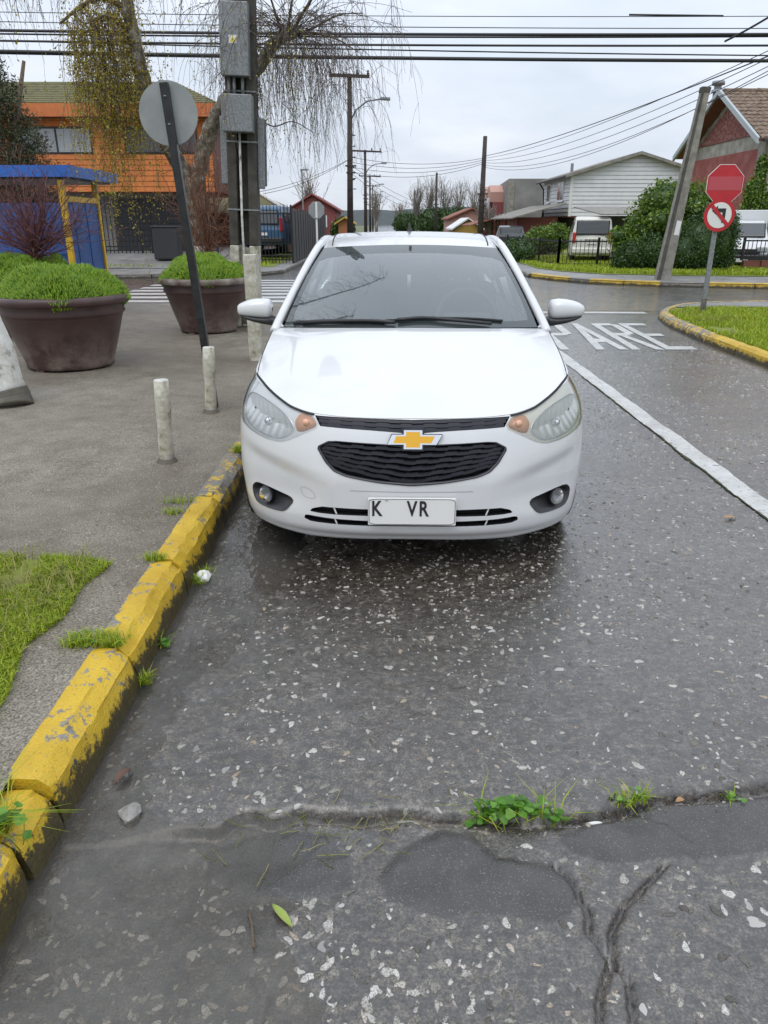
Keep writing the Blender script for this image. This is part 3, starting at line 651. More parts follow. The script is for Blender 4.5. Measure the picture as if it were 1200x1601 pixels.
# ---- grass
def grass(name, poly, n, z, h, m, seed, wdt=.004, thr=.0, sc=2.0, lean=.5, zfn=None):
    rg = np.random.default_rng(seed); P = np.array(poly); lo, hi = P.min(0), P.max(0); x = rg.uniform(lo[0], hi[0], n*3); y = rg.uniform(lo[1], hi[1], n*3)
    k = in_poly(x, y, poly) & (fbm(x*sc, y*sc, 4, seed) > thr + .12*rg.random(n*3)); x, y = x[k][:n], y[k][:n]
    V, F = blades(np.stack([x, y, np.full(len(x), z)], 1), h, rg, wdt, lean); o = npob(name, V, F, m, kind='stuff'); return o
LAWN = [(-5,3.1),(-1.75,3.06),(-1.42,3.05),(-1.22,2.99),(-1.27,2.75),(-1.24,2.5),(-1.30,2.3),(-1.22,2.0),(-1.19,1.75),(-1.17,1.5),(-1.15,.3),(-5,.3)]
structure(ob('lawn_ground', *flat_poly([(x - .05, y - .03) for x, y in LAWN], .139), 'lawn_soil'))
tag(grass('lawn_grass', [(-2.5,3.1)] + LAWN[1:-2] + [(-1.15,1.0),(-2.0,1.0)], 70000, .13, .032, 'grass', 3, .0022, .22, 5, .9), 'low bright green lawn grass growing beside the yellow kerb', 'grass')
tag(grass('lawn_tufts', [(-2.5,3.14)] + LAWN[1:-2] + [(-1.15,1.0),(-2.0,1.0)], 2600, .13, .075, 'grass_dry', 4, .0025, .33, 4, 1.1), 'longer yellowish grass stalks among the lawn beside the kerb', 'grass')
tag(grass('island_grass', [(4.62,6.6),(4.63,10.4),(4.75,12.2),(4.95,13.2),(5.2,13.75),(8.6,13.95),(8.6,6.6)], 52000, .098, .075, 'grass', 6, .0055, .24, 1.2, .7), 'bright green grass covering the traffic island on the right', 'grass')
tag(grass('island_litter', [(5.0,11.6),(8.0,12.2),(8.0,13.3),(5.0,13.2)], 5000, .098, .06, 'grass_dry', 8, .008, .40, 1.5, 1.4), 'dry brown grass and leaf litter on the traffic island', 'grass')
tag(grass('verge_grass', [(5.3,34),(5.3,26.3),(5.7,24.8),(6.7,23.4),(8.7,22.7),(14,22.0),(14,34)], 42000, .12, .12, 'grass', 9, .013, .22, .6, .7), 'green verge grass in front of the parked white van', 'grass')
tag(grass('verge_grass', [(-4.1,34),(-4.1,27.5),(-5.2,26.6),(-16,26.4),(-16,34)], 16000, .115, .10, 'grass', 10, .013, .30, .5, .7), 'patchy verge grass in front of the black railings on the left', 'grass')

# ---- weeds and litter
def round_leaf(c, r, tilt, rg, lobes=0, k=9):
    n = Vector((rg.normal()*tilt, rg.normal()*tilt, 1)).normalized(); a = n.orthogonal().normalized(); b = n.cross(a); ph = rg.uniform(0, 6.28)
    V = [np.array(c)]
    for i in range(k):
        t = 2*math.pi*i/k; rr = r*(1 + (.22*math.cos(lobes*t + ph) if lobes else 0)); V.append(np.array(c) + rr*(math.cos(t)*np.array(a) + math.sin(t)*np.array(b)) + np.array(n)*r*.18)
    return V, [(0, i + 1, (i + 1) % k + 1) for i in range(k)]
def weed(label, pts, nl, r, hgt, spread, seed, z0=None, lobes=3, grassy=0):
    rg = np.random.default_rng(seed); base = pts[0]; z = float(zr(np.array([base[0]]), np.array([base[1]]))[0]) if z0 is None else z0
    t = thing('weed', label, 'weed', (base[0], base[1], z)); L = []; S = []
    for i in range(nl):
        p = pts[rg.integers(len(pts))]; zz = float(zr(np.array([p[0]]), np.array([p[1]]))[0]) if z0 is None else z0
        q = (p[0] + rg.normal()*spread, p[1] + rg.normal()*spread*.7, zz + hgt*rg.uniform(.3, 1)); L.append(round_leaf(q, r*rg.uniform(.6, 1.3), .45, rg, lobes))
        S.append(tube([(p[0], p[1], zz - .005), ((p[0]+q[0])/2, (p[1]+q[1])/2, zz + (q[2]-zz)*.7), q], .0012, 3))
    V, F = merge(L); ob('leaf_cluster', V, F, 'leaf_weed', t, kind='stuff'); V, F = merge(S); ob('stems', V, F, 'leaf_weed', t, kind='stuff')
    if grassy:
        V, F = blades(np.array([(pts[rg.integers(len(pts))][0] + rg.normal()*spread, pts[rg.integers(len(pts))][1] + rg.normal()*spread*.5, z) for _ in range(grassy)]), hgt*1.8, rg, .0018, 1.0); npob('grass_blades', V, F, 'grass', t, kind='stuff')
    return t
weed('clover-like green weed growing in the broken road joint', [(.27,1.625),(.30,1.63),(.335,1.635),(.37,1.63),(.40,1.63),(.43,1.628),(.48,1.628)], 95, .0125, .05, .018, 1, None, 3, 60)
weed('small sprouting weed at right end of the road joint', [(.70,1.672),(.74,1.69)], 16, .008, .03, .02, 2, None, 3, 60)
weed('tiny green sprig on the dark road patch', [(1.02,1.70)], 10, .008, .02, .012, 3, None, 3, 10)
weed('broad toothed weed at foot of the nearest kerb stone', [(-1.0,1.45),(-1.02,1.42),(-.985,1.455),(-1.05,1.44)], 60, .02, .10, .035, 4, .075, 5, 90)
weed('grassy tuft over the second kerb joint', [(-.985,2.30),(-1.03,2.31),(-1.08,2.33),(-1.13,2.36)], 26, .007, .025, .02, 5, .128, 0, 420)
weed('small green weed in the gutter beside the kerb', [(-.885,2.56)], 14, .012, .035, .012, 6, ZW, 3, 14)
weed('sparse grass sprouting at third kerb joint', [(-1.06,3.06),(-1.02,3.04)], 6, .006, .02, .02, 7, .128, 0, 150)
weed('pale grass clump at edge of the gravel by kerb', [(-1.10,3.62),(-1.13,3.78)], 6, .006, .02, .04, 8, .128, 0, 150)
weed('moss and grass tuft beside the car at the kerb joint', [(-.95,4.70),(-.97,4.72)], 10, .01, .04, .02, 9, .12, 0, 180)
weed('thin weed at gutter joint below the kerb', [(-.88,2.30)], 3, .006, .03, .01, 10, ZW, 0, 60)
weed('grass at the gutter beside the crumpled litter', [(-.89,3.12),(-.87,3.2)], 3, .006, .03, .02, 11, ZW, 0, 90)
# loose grass clippings and twigs on the road joint
rg = np.random.default_rng(77); B = []
for i in range(46):
    x = rg.normal(-.15, .16); y = np.interp(x, STEP[:,0], STEP[:,1]) + rg.normal(-.06, .07); a = rg.uniform(0, 3.14); L = rg.uniform(.03, .09); zz = float(zr(np.array([x]), np.array([y]))[0])
    B.append(tube([(x + math.cos(a)*L*s_, y + math.sin(a)*L*s_, max(zz, ZW) + .004 + .008*rg.random()) for s_ in (-.5, -.1, .2, .5)], .0011, 3))
V, F = merge(B); tag(ob('grass_clippings', V, F, 'grass_dry', kind='stuff'), 'loose pale grass clippings lying over the broken road joint', 'clippings')
def leaf_obj(label, x, y, L, wd, a, m, curl=.01):
    z = max(float(zr(np.array([x]), np.array([y]))[0]), ZW) + .006; P = []
    for i in range(7):
        t = i/6; ww = wd*math.sin(math.pi*min(.98, max(.03, t)))**.7; c = (x + math.cos(a)*L*(t-.5), y + math.sin(a)*L*(t-.5), z + curl*math.sin(t*3.1)*.6)
        P.append([(c[0] - math.sin(a)*ww*s_, c[1] + math.cos(a)*ww*s_, c[2] + curl*abs(s_)) for s_ in (-.5, 0, .5)])
    V, F = gridmesh(P); return tag(ob('fallen_leaf', V, F, m, smooth=True), label, 'leaf')
mat('dead_leaf', (.32,.19,.09), .6); mat('green_leaf', (.24,.30,.06), .5); mat('brown_leaf', (.10,.055,.035), .6)
leaf_obj('tan dead leaf lying right of the car near white line', 1.955, 3.861, .075, .035, .1, 'dead_leaf')
leaf_obj('long yellow-green leaf on the wet road', -.25, 1.315, .085, .02, 2.3, 'green_leaf')
leaf_obj('dark red-brown leaf in the gutter by kerb', -.80, 1.80, .07, .03, 1.2, 'brown_leaf', .02)
leaf_obj('orange-brown leaf scrap at right end of road joint', .87, 1.70, .03, .018, .3, 'dead_leaf')
V, F = tube([(-.335,1.33,-.02),(-.32,1.29,-.018),(-.305,1.23,-.02)], .003, 5); tag(ob('twig', V, F, 'bark_brown', smooth=True), 'short brown twig lying on the wet road', 'twig')
def rock(name, label, c, s, m, seed, cat='stone'):
    bm = bmesh.new(); bmesh.ops.create_icosphere(bm, subdivisions=2, radius=1); rg = np.random.default_rng(seed); ph = rg.uniform(0, 6, 6)
    V = np.array([v.co[:] for v in bm.verts]); F = [tuple(v.index for v in f.verts) for f in bm.faces]; bm.free()
    V = V*(1 + .18*np.sin(V[:, [0]]*3 + ph[0]) + .15*np.sin(V[:, [1]]*4 + ph[1]) + .12*np.sin(V[:, [2]]*5 + ph[2]))*np.array(s) + np.array(c)
    return tag(ob(name, V, F, m), label, cat)
mat('rock_grey', rough=.5, fn=vary((.16,.155,.14), (.30,.29,.27), 30, None, .4, 90))
rock('stone_lump', 'pale grey stone lump standing in the gutter water', (-.735,1.655,-.03), (.034,.04,.024), 'rock_grey', 3)
rock('litter', 'crumpled white litter in the gutter beside the kerb', (-.865,3.155,-.01), (.035,.035,.028), 'plate_white', 5, 'litter')
rock('stone_lump', 'flat pale stone in the road joint left of the weed', (.06,1.625,-.045), (.04,.022,.018), 'rock_grey', 9)
rock('stone_lump', 'small white stone at right of the joint weed', (.60,1.625,-.035), (.018,.008,.008), 'plate_white', 10)
# ================================================================== PARKED WHITE CAR
car = thing('parked_car', 'white four-door sedan parked facing the viewer beside the yellow kerb', 'car', (.124, 3.12, 0), -R(1.3))
def sym(half):
    """right half outline from the centre line round to the centre line -> closed symmetric polygon"""
    return half + [(-u, z) for u, z in half[::-1] if abs(u) > 1e-6]
def chaikin(p, it=2, w=.25):
    for _ in range(it):
        q = []
        for a, b in zip(p, p[1:] + p[:1]):
            q += [(a[0]*(1-w) + b[0]*w, a[1]*(1-w) + b[1]*w), (a[0]*w + b[0]*(1-w), a[1]*w + b[1]*(1-w))]
        p = q
    return p
def resamp(p, h, close=True):
    out = []; n = len(p)
    for i in range(n if close else n - 1):
        a = p[i]; b = p[(i+1) % n]; L = math.hypot(b[0]-a[0], b[1]-a[1]); k = max(1, int(round(L/h)))
        out += [(a[0] + (b[0]-a[0])*j/k, a[1] + (b[1]-a[1])*j/k) for j in range(k)]
    if not close: out.append(p[-1])
    return out
def mirror(p): return [(-u, z) for u, z in p][::-1]
def panelize(bound, regions, h, aspect=1.):
    """constrained Delaunay of a domain with outlined regions -> vertices, {region: triangles}"""
    bound = resamp(bound, h); regs = {k: resamp(p, h*.7) for k, p in regions.items()}
    B = np.array(bound); lo, hi = B.min(0), B.max(0); gx, gy = np.meshgrid(np.arange(lo[0], hi[0], h), np.arange(lo[1], hi[1], h*aspect)); gx[1::2] += h*.5; gx, gy = gx.ravel(), gy.ravel()
    k = in_poly(gx, gy, bound)
    for p in [bound] + list(regs.values()): k &= dpoly(gx, gy, list(p) + [p[0]]) > h*.45
    V = []; E = []
    for p in [bound] + list(regs.values()):
        s = len(V); V += [Vector(q) for q in p]; E += [(s + i, s + (i+1) % len(p)) for i in range(len(p))]
    V += [Vector((a, b)) for a, b in zip(gx[k], gy[k])]
    v2, e2, f2, *_ = delaunay_2d_cdt(V, E, [], 0, 1e-6)
    P = np.array([q[:] for q in v2]); T = np.array([list(f) for f in f2]); c = P[T].mean(1)
    T = T[in_poly(c[:, 0], c[:, 1], bound)]; c = P[T].mean(1); out = {}; free = np.ones(len(T), bool)
    for n, p in regs.items():
        m = in_poly(c[:, 0], c[:, 1], p) & free; out[n] = T[m]; free &= ~m
    out[''] = T[free]; return P, out, regs
def sub(P, T):
    u, i = np.unique(T, return_inverse=True); return P[u], i.reshape(T.shape)
def fs(p, off=0.):
    x, y, z = fascia(p[:, 0], p[:, 1]); return np.stack([x, y + off, z], 1)
def fsn(p, d):
    """point sunk a depth d below the body surface along its normal"""
    e = 1e-3; q = fs(p); a_ = fs(p + np.array([e, 0])) - fs(p - np.array([e, 0])); b_ = fs(p + np.array([0, e])) - fs(p - np.array([0, e])); n_ = np.cross(a_, b_); n_ /= np.linalg.norm(n_, axis=1)[:, None]; n_ *= np.sign(-n_[:, [1]]); return q - n_*np.reshape(d, (-1, 1))
def cob(name, V, F, m, parent=None, smooth=True): return ob(name, V, F, m, parent or car, smooth, w=False)
def wall(outline, o0, o1, fmap):
    A = fmap(np.array(outline), o0); B = fmap(np.array(outline), o1); n = len(A)
    return np.concatenate([A, B]), [(i, (i+1) % n, n + (i+1) % n, n + i) for i in range(n)]
HL = chaikin([(.425,.704),(.468,.749),(.545,.760),(.602,.775),(.690,.804),(.83,.836),(1.0,.852),(1.15,.858),(1.155,.82),(1.12,.75),(1.075,.70),(1.03,.665),(.92,.645),(.75,.621),(.64,.616),(.583,.630),(.505,.668)], 1, .2)
BW = chaikin([(.556,.672),(.575,.715),(.65,.757),(.77,.788),(.92,.802),(.995,.78),(1.0,.72),(.955,.680),(.86,.652),(.74,.632),(.63,.629)], 2, .22)
GR = chaikin(sym([(0,.631),(.13,.639),(.375,.649),(.437,.617),(.395,.552),(.355,.514),(.299,.493),(.15,.469),(0,.457)]), 1, .13)
UG = sym([(0,.739),(.22,.744),(.458,.749),(.425,.706),(.205,.696),(.05,.686),(0,.684)])
FG = chaikin([(.553,.356),(.716,.381),(.83,.381),(.880,.350),(.876,.303),(.84,.274),(.71,.275),(.626,.281)], 2, .2)
S1 = chaikin(sym([(0,.340),(.41,.341),(.468,.325),(.484,.309),(.425,.305),(0,.311)]), 1, .15)
S2 = chaikin(sym([(0,.282),(.39,.285),(.507,.291),(.517,.271),(.48,.258),(.3,.257),(0,.260)]), 1, .15)
uu = np.linspace(0, UMAX, 60); zt = ztop(uu)
ARC = [(float(np.interp(.82 - .345*math.cos(a), _fy, _s)), .30 + .345*math.sin(a)) for a in np.linspace(-.45, 1.2, 22)]
bl = [(0,.182),(.50,.176),(.62,.182),(.80,.186),(.93,.19)]
half = bl + [p for p in ARC if p[0] > .93 and p[1] > .19] + [(UMAX, .66)] + [(float(u), float(z)) for u, z in zip(uu[::-1], zt[::-1])]
bound = half[:-1] + [(0, float(zt[0]))] + [(-u, z) for u, z in half[::-1] if u > 1e-6]
bound = [bound[0]] + bound[1:]
P2, REG, RGS = panelize(bound, {'bwR': BW, 'bwL': mirror(BW), 'hlR': HL, 'hlL': mirror(HL), 'gr': GR, 'ug': UG, 'fgR': FG, 'fgL': mirror(FG), 's1': S1, 's2': S2}, .013)
v, t = sub(P2, REG['']); bumper = cob('front_bumper', fs(v), t, 'car_paint')
# lower lip: turns under the car
lp = np.linspace(-.93, .93, 80); zl = np.interp(np.abs(lp), [b[0] for b in bl], [b[1] for b in bl]); L0 = np.stack(fascia(lp, zl), 1)
rows = [L0, L0 + np.array([0, .006, -.012]), L0 + np.array([0, .04, -.016]), L0 + np.array([0, .25, .01])]
cob('front_lip', *gridmesh(np.stack(rows)), 'car_paint', bumper)
# black shell added so every opening and gap reads as deep shade
v, t = sub(P2, np.concatenate(list(REG.values()))); cob('shade_shell', fs(v, .075), t, 'void')

# ---- grilles
def opening(name, outline, region, depth, m_wall, parent=None):
    o = cob(name, *wall(outline, 0.0, depth, fs), m_wall, parent); return o
g = opening('grille', RGS['gr'], 'gr', .05, 'grille_plastic')
# raised frame around the grille
fr = np.array(RGS['gr']); cen = fr.mean(0); inn = fr + (cen - fr)/np.linalg.norm(cen - fr, axis=1)[:, None]*np.array([.012, .009])
n = len(fr); A = fs(fr, -.004); B = fs(inn, -.007); C = fs(inn, .03); V = np.concatenate([A, B, C]); F = [(k*n + i, k*n + (i+1) % n, (k+1)*n + (i+1) % n, (k+1)*n + i) for k in (0, 1) for i in range(n)]
cob('grille_frame', V, F, 'grille_plastic', g)
def span(outline, z):
    u = [a[0] + (b[0]-a[0])*(z - a[1])/(b[1]-a[1]) for a, b in zip(outline, outline[1:] + outline[:1]) if (a[1] - z)*(b[1] - z) < 0]
    return max(u) if u else 0
def slat(parent, zc, zedge, umax, th, dep, seg=.055, off=.0):
    """one grille bar: dips toward the middle, its face notched into short facets"""
    us = []; u = -umax
    n = int(2*umax/.0137); us = np.linspace(-umax, umax, n*2 + 1); z = zc + (zedge - zc)*(np.abs(us)/max(umax, 1e-6))**1.25
    tooth = (np.floor((us + off)/seg) % 2)*.0045
    P = []
    for dz, dy in ((-th*.5, .012), (-th*.5 , .002), (th*.35, 0.), (th*.5, .012), (th*.5, dep), (-th*.5, dep), (-th*.5, .012)):
        q = fs(np.stack([us, z + dz + (tooth if 0 < dz else tooth*.6)], 1), dy + .006); P.append(q)
    V, F = gridmesh(np.stack(P)); return cob('slat', V, F, 'grille_plastic', parent, False)
for k in range(6):
    f_ = (k + .62)/6.15; zc = .631 - f_*(.631 - .457); ze = min(.640 - f_*.105, .64); um = span(GR, ze) - .012
    slat(g, zc, ze, um, .0145, .03, off=.02*k)
cob('grille_back', *(lambda vt: (fs(vt[0], .052), vt[1]))(sub(P2, REG['gr'])), 'void', g)
g2 = opening('upper_grille', RGS['ug'], 'ug', .04, 'grille_plastic')
for zc, ze in ((.692,.712),(.711,.7285),(.731,.7445)): slat(g2, zc, ze, span(UG, min(ze, .745)) - .006, .0165, .03)
cob('grille_back', *(lambda vt: (fs(vt[0], .045), vt[1]))(sub(P2, REG['ug'])), 'void', g2)
for nm in ('s1', 's2'):
    o = opening('lower_intake', RGS[nm], nm, .05, 'black_plastic'); cob('intake_back', *(lambda vt: (fs(vt[0], .05), vt[1]))(sub(P2, REG[nm])), 'void', o)
    zc = {'s1': .324, 's2': .270}[nm]
    for u in (-.355, .355): cob('strut', *merge([(fs(np.array([(u - .004 + a*.008 + (b - .5)*.012*(-1 if u > 0 else 1)*-1, zc + (b - .5)*.034) for b in (0, 1) for a in (0, 1)]), .004), [(0, 1, 3, 2)])]), 'car_paint', o, False)
# bumper creases: thin shadow gap above the plate, tow-hook cover
def line_on(name, pts, wd, m, parent, off=-.0012):
    p = np.array(pts, float); d = np.gradient(p, axis=0); d /= np.linalg.norm(d, axis=1)[:, None]; nn = np.stack([-d[:, 1], d[:, 0]], 1)*wd/2
    P = np.stack([fs(p + nn, off), fs(p - nn, off)]); return cob(name, *gridmesh(P), m, parent, False)
mat('seam', (.16,.16,.16), .6); mat('seam_soft', (.38,.38,.38), .5)
line_on('panel_gap', [(u, .4275 + .004*abs(u)) for u in np.linspace(-.28, .28, 20)], .0035, 'seam_soft', bumper)
tow = chaikin([(-.520,.424),(-.463,.411),(-.447,.381),(-.458,.370),(-.508,.372),(-.524,.40)], 2); line_on('tow_cover', tow + tow[:1], .0022, 'seam_soft', bumper)

# ---- fog lamps
for s, nm in ((1, 'fgR'), (-1, 'fgL')):
    fo = opening('fog_lamp', RGS[nm], nm, .04, 'black_plastic'); q = np.array(RGS[nm]); cen = q.mean(0); n = len(q); inn = cen + (q - cen)*.84
    A = fs(q, -.003); B = fs(inn, .006); C = fs(cen + (q - cen)*.7, .035); V = np.concatenate([A, B, C, [C.mean(0)]])
    cob('bezel', V, [(k*n + i, k*n + (i+1) % n, (k+1)*n + (i+1) % n, (k+1)*n + i) for k in (0, 1) for i in range(n)] + [(2*n + i, 2*n + (i+1) % n, 3*n) for i in range(n)], 'black_plastic', fo)
    c0 = fs(np.array([[s*.750, .336]]), .008)[0]; rt = Matrix.Rotation(s*R(24), 4, 'Z') @ Matrix.Rotation(R(90), 4, 'X')
    def place(V, c=c0, rt=rt): return (np.array(V) @ np.array(rt.to_3x3()).T) + np.array(c)
    V, F = lathe([(.001,-.018),(.018,-.013),(.030,0),(.036,.008),(.038,.012)], 24); cob('reflector', place(V), F, 'fog_reflector', fo)
    V, F = lathe([(.038,.014),(.042,.008),(.042,-.01)], 24); cob('ring', place(V), F, 'black_plastic', fo)
    V, F = lathe([(.001,.020),(.016,.0185),(.030,.0155),(.038,.011)], 24); cob('lens', place(V), F, 'clear_lens', fo)

# ---- headlights
for s, nm in ((1, 'hlR'), (-1, 'hlL')):
    hl = opening('headlight', RGS[nm], nm, .075, 'lamp_grey'); hl['label'] = 'yellowed headlight with amber inner corner' if s > 0 else 'clear headlight with amber inner corner'
    M = lambda p: [(s*a, b) for a, b in p][::s]
    bn_ = 'bw' + nm[2]; v, t = sub(P2, np.concatenate([REG[nm], REG[bn_]])); cob('lens', fs(v, -.002), t, 'yellowed_lens' if s > 0 else 'clear_lens', hl)
    v, t = sub(P2, REG[nm]); cob('housing', fsn(v, .010), t, 'lamp_cream' if s > 0 else 'lamp_grey', hl)
    # fluted reflector bowl sunk into the housing
    v, t = sub(P2, REG[bn_]); bp = np.array(RGS[bn_]); au = np.abs(v[:, 0]); din = dpoly(v[:, 0], v[:, 1], RGS[bn_] + RGS[bn_][:1])
    dep = .011 + .036*np.clip(din/.075, 0, 1)**.9 + .0018*np.sin(au*2*np.pi/.048)*np.clip(din/.015, 0, 1)
    cob('reflector', fsn(v, dep), t, 'reflector', hl, False)
    c0 = fsn(np.array([[s*.755, .705]]), .05)[0]; rt = Matrix.Rotation(s*R(34), 4, 'Z') @ Matrix.Rotation(R(90), 4, 'X')
    V, F = lathe([(.002,.030),(.008,.028),(.011,.01),(.011,-.03)], 16); cob('bulb', place(V, c0, rt), F, 'pale_glass', hl)
    V, F = lathe([(.002,.036),(.014,.033),(.017,.024),(.016,.010)], 20); cob('bulb_shield', place(V, c0, rt), F, 'chrome', hl)
    P_ = fsn(bp, np.full(len(bp), .009)); cob('trim', *tube(np.concatenate([P_, P_[:2]]), .0028, 6, False), 'chrome', hl)
    am = chaikin([(.437,.705),(.470,.741),(.535,.752),(.558,.715),(.540,.672),(.505,.675)], 2, .2); am = M(am); nA = len(am)
    A = fs(np.array(am), .008); B = fs(np.array(am), .04); cc = A.mean(0) + np.array([0, -.004, 0]); V = np.concatenate([A, B, [cc]]); F = [(i, (i+1) % nA, nA + (i+1) % nA, nA + i) for i in range(nA)] + [((i+1) % nA, i, 2*nA) for i in range(nA)]
    ts = cob('turn_signal', V, F, 'amber', hl); 
    V, F = lathe([(.001,.012),(.010,.010),(.016,.004),(.018,0)], 16); c1 = fs(np.array([[s*.497, .715]]), .003)[0]; cob('turn_bulb', place(V, c1, Matrix.Rotation(s*R(10), 4, 'Z') @ Matrix.Rotation(R(90), 4, 'X')), F, 'amber', ts)
    # black strip drawn as the shaded gap between lamp and hood
    top = [(u, float(ztop(np.array([u]))[0]) - .004) for u in np.linspace(.462, 1.12, 40)]; line_on('gap_strip', M(top), .0085, 'rubber', hl, -.0025)

# ---- hood
uc = float(np.interp(.845, _fx, _s)); ns, nr = 61, 46
def hood_pt(sv, tv, lift=0.):
    """sv in [-1,1] across, tv in [0,1] from leading edge to windscreen"""
    u = sv*uc; x0, y0, z0 = fascia(u, ztop(np.abs(u))); z0 = z0 + .002
    xr = sv*.795; yr = .985 + .275*np.abs(sv)**2.2; zr_ = 1.024 - .034*np.abs(sv)**2
    a = np.abs(sv); p1y = y0 + .16; p1z = z0 + .090 - .020*a; p2y = yr - .30; p2z = zr_ - .028
    b0, b1, b2, b3 = (1-tv)**3, 3*tv*(1-tv)**2, 3*tv**2*(1-tv), tv**3
    y = b0*y0 + b1*p1y + b2*p2y + b3*yr; z = b0*z0 + b1*p1z + b2*p2z + b3*zr_; x = x0 + (xr - x0)*tv
    rid = .60 + .22*tv                                   # shoulder crease running from lamp to windscreen pillar
    z = z + .010*np.exp(-((a - rid)/.10)**2)*np.sin(np.pi*np.clip(tv*1.05, 0, 1))**.6 - .010*sstep(rid + .02, 1.0, a)*np.sin(np.pi*tv)**.5
    return np.stack([x, y, z], -1)
S_, T_ = np.meshgrid(np.sin(np.linspace(-1, 1, ns)*math.pi/2)*.5 + np.linspace(-1, 1, ns)*.5, np.linspace(0, 1, nr)**1.4)
HP = hood_pt(S_, T_); hood = cob('hood', *gridmesh(HP), 'car_paint')
E0 = HP[0]; cob('hood_edge', *gridmesh(np.stack([E0, E0 + np.array([0, .006, -.007]), E0 + np.array([0, .03, -.012])])), 'car_paint', hood)
# ---- side panels: shoulder strip, fender, doors, quarter panel with wheel arches
def wside(y): return crs([.5,.68,.9,3.2,3.7,4.05,4.25], [.868,.8835,.884,.884,.872,.83,.77], y)
def ztside(y): return crs([.6,.755,1.26,1.5,2.5,3.4,4.25], [.871,.871,.955,.962,.975,.995,1.02], y)
def side(yz, s=1, off=0.):
    y, z = yz[:, 0], yz[:, 1]; zt_ = ztside(y); x = wside(y)*prof((z - ZB)/(zt_ - ZB))
    x = x + .006*np.exp(-((z - (.70 + .03*(y - 1)))/.03)**2) - .012*np.exp(-((z - .45)/.08)**2)*sstep(1.15, 1.5, y)*sstep(3.1, 2.8, y)
    return np.stack([s*(x + off), y, z], 1)
endu = np.linspace(.18, .871, 30); eY = fascia(np.full(30, UMAX), endu)[1]
arcF = [(.82 - .345*math.cos(a), .30 + .345*math.sin(a)) for a in np.linspace(0.9, math.pi + .38, 26)]; arcF = [p for p in arcF if p[0] > .66]
arcR = [(3.32 - .345*math.cos(a), .30 + .345*math.sin(a)) for a in np.linspace(-.38, math.pi + .38, 30)]
ub = [(y, float(ztside(np.array([y]))[0])) for y in np.linspace(.76, 4.2, 60)]
bnd = [(float(a), float(b)) for a, b in zip(eY, endu) if b > .615] + ub + [(4.2,.30)] + [(4.1,.24)] + [p for p in arcR[::-1] if p[1] > .19] + [p for p in arcF[::-1] if p[1] > .19]
clean = [bnd[0]]
for p in bnd[1:]:
    if math.hypot(p[0]-clean[-1][0], p[1]-clean[-1][1]) > .004: clean.append(p)
D1 = [(1.30,.28),(1.26,.60),(1.24,.935),(1.30,.948),(2.28,.963),(2.29,.60),(2.28,.27)]; D2 = [(2.29,.27),(2.30,.60),(2.29,.963),(3.10,.98),(3.12,.86),(3.06,.68),(2.90,.52),(2.86,.27)]
PS, RS, GS = panelize(clean, {'d1': D1, 'd2': D2}, .03)
for s in (1, -1):
    for rn, nm in (('', 'body_side'), ('d1', 'front_door'), ('d2', 'rear_door')):
        v, t = sub(PS, RS[rn]); o = cob(nm, side(v, s, -.0 if rn == '' else .0), t if s > 0 else t[:, ::-1], 'car_paint')
        if rn:
            q = np.array(GS[rn]); p = side(q, s, .001); V, F = tube(np.concatenate([p, p[:1]]), .0022, 4, False); cob('door_gap', V, F, 'rubber', o)
            hy = 2.14 if rn == 'd1' else 2.98; hp = side(np.array([[hy - .09, .86], [hy, .865], [hy + .07, .865]]), s, .018); V, F = tube(hp, [.009, .012, .009], 8); cob('door_handle', V, F, 'car_paint', o)
    # strip between hood cut and fender crest
    n = 26; tt = np.linspace(0, 1, n); A = hood_pt(np.full(n, float(s)), tt); A = A + np.array([s*.0035, 0, -.0005])
    yy = A[:, 1]; ut = np.linspace(uc, UMAX, 200); ft = np.stack(fascia(ut, ztop(ut)), 1)
    crest = []
    for y in yy:
        if y < ft[-1, 1]: k = np.argmin(np.abs(ft[:, 1] - y)); crest.append((s*ft[k, 0], y, ft[k, 2]))
        else: q = side(np.array([[y, float(ztside(np.array([y]))[0])]]), 1)[0]; crest.append((s*q[0], q[1], q[2]))
    cob('hood_gap', *tube(A[2:-1] + np.array([-s*.002, 0, .0]), .0024, 5), 'void')
    B = np.array(crest); mid = (A + B)/2 + np.array([s*.006, 0, .006]); V, F = gridmesh(np.stack([A + np.array([0, 0, -.01]), A, mid, B])); cob('fender_top', V, F if s < 0 else [f[::-1] for f in F], 'car_paint')
    # wheel-arch lips and liners
    for cy in (.82, 3.32):
        ang = np.linspace(-.3, math.pi + .3, 40); ring = []
        for r, dx in ((.345, 0.), (.338, -.012), (.335, -.20)):
            yz = np.array([(cy - r*math.cos(a), .30 + r*math.sin(a)) for a in ang])
            xx = np.array([abs(fascia(np.array([float(np.interp(y, _fy, _s))]), np.array([z]))[0][0]) if y < .66 else side(np.array([[y, z]]), 1)[0][0] for y, z in yz])
            ring.append(np.stack([s*(xx + dx), yz[:, 0], yz[:, 1]], 1))
        cob('wheel_arch', *gridmesh(np.stack(ring)), 'black_plastic')
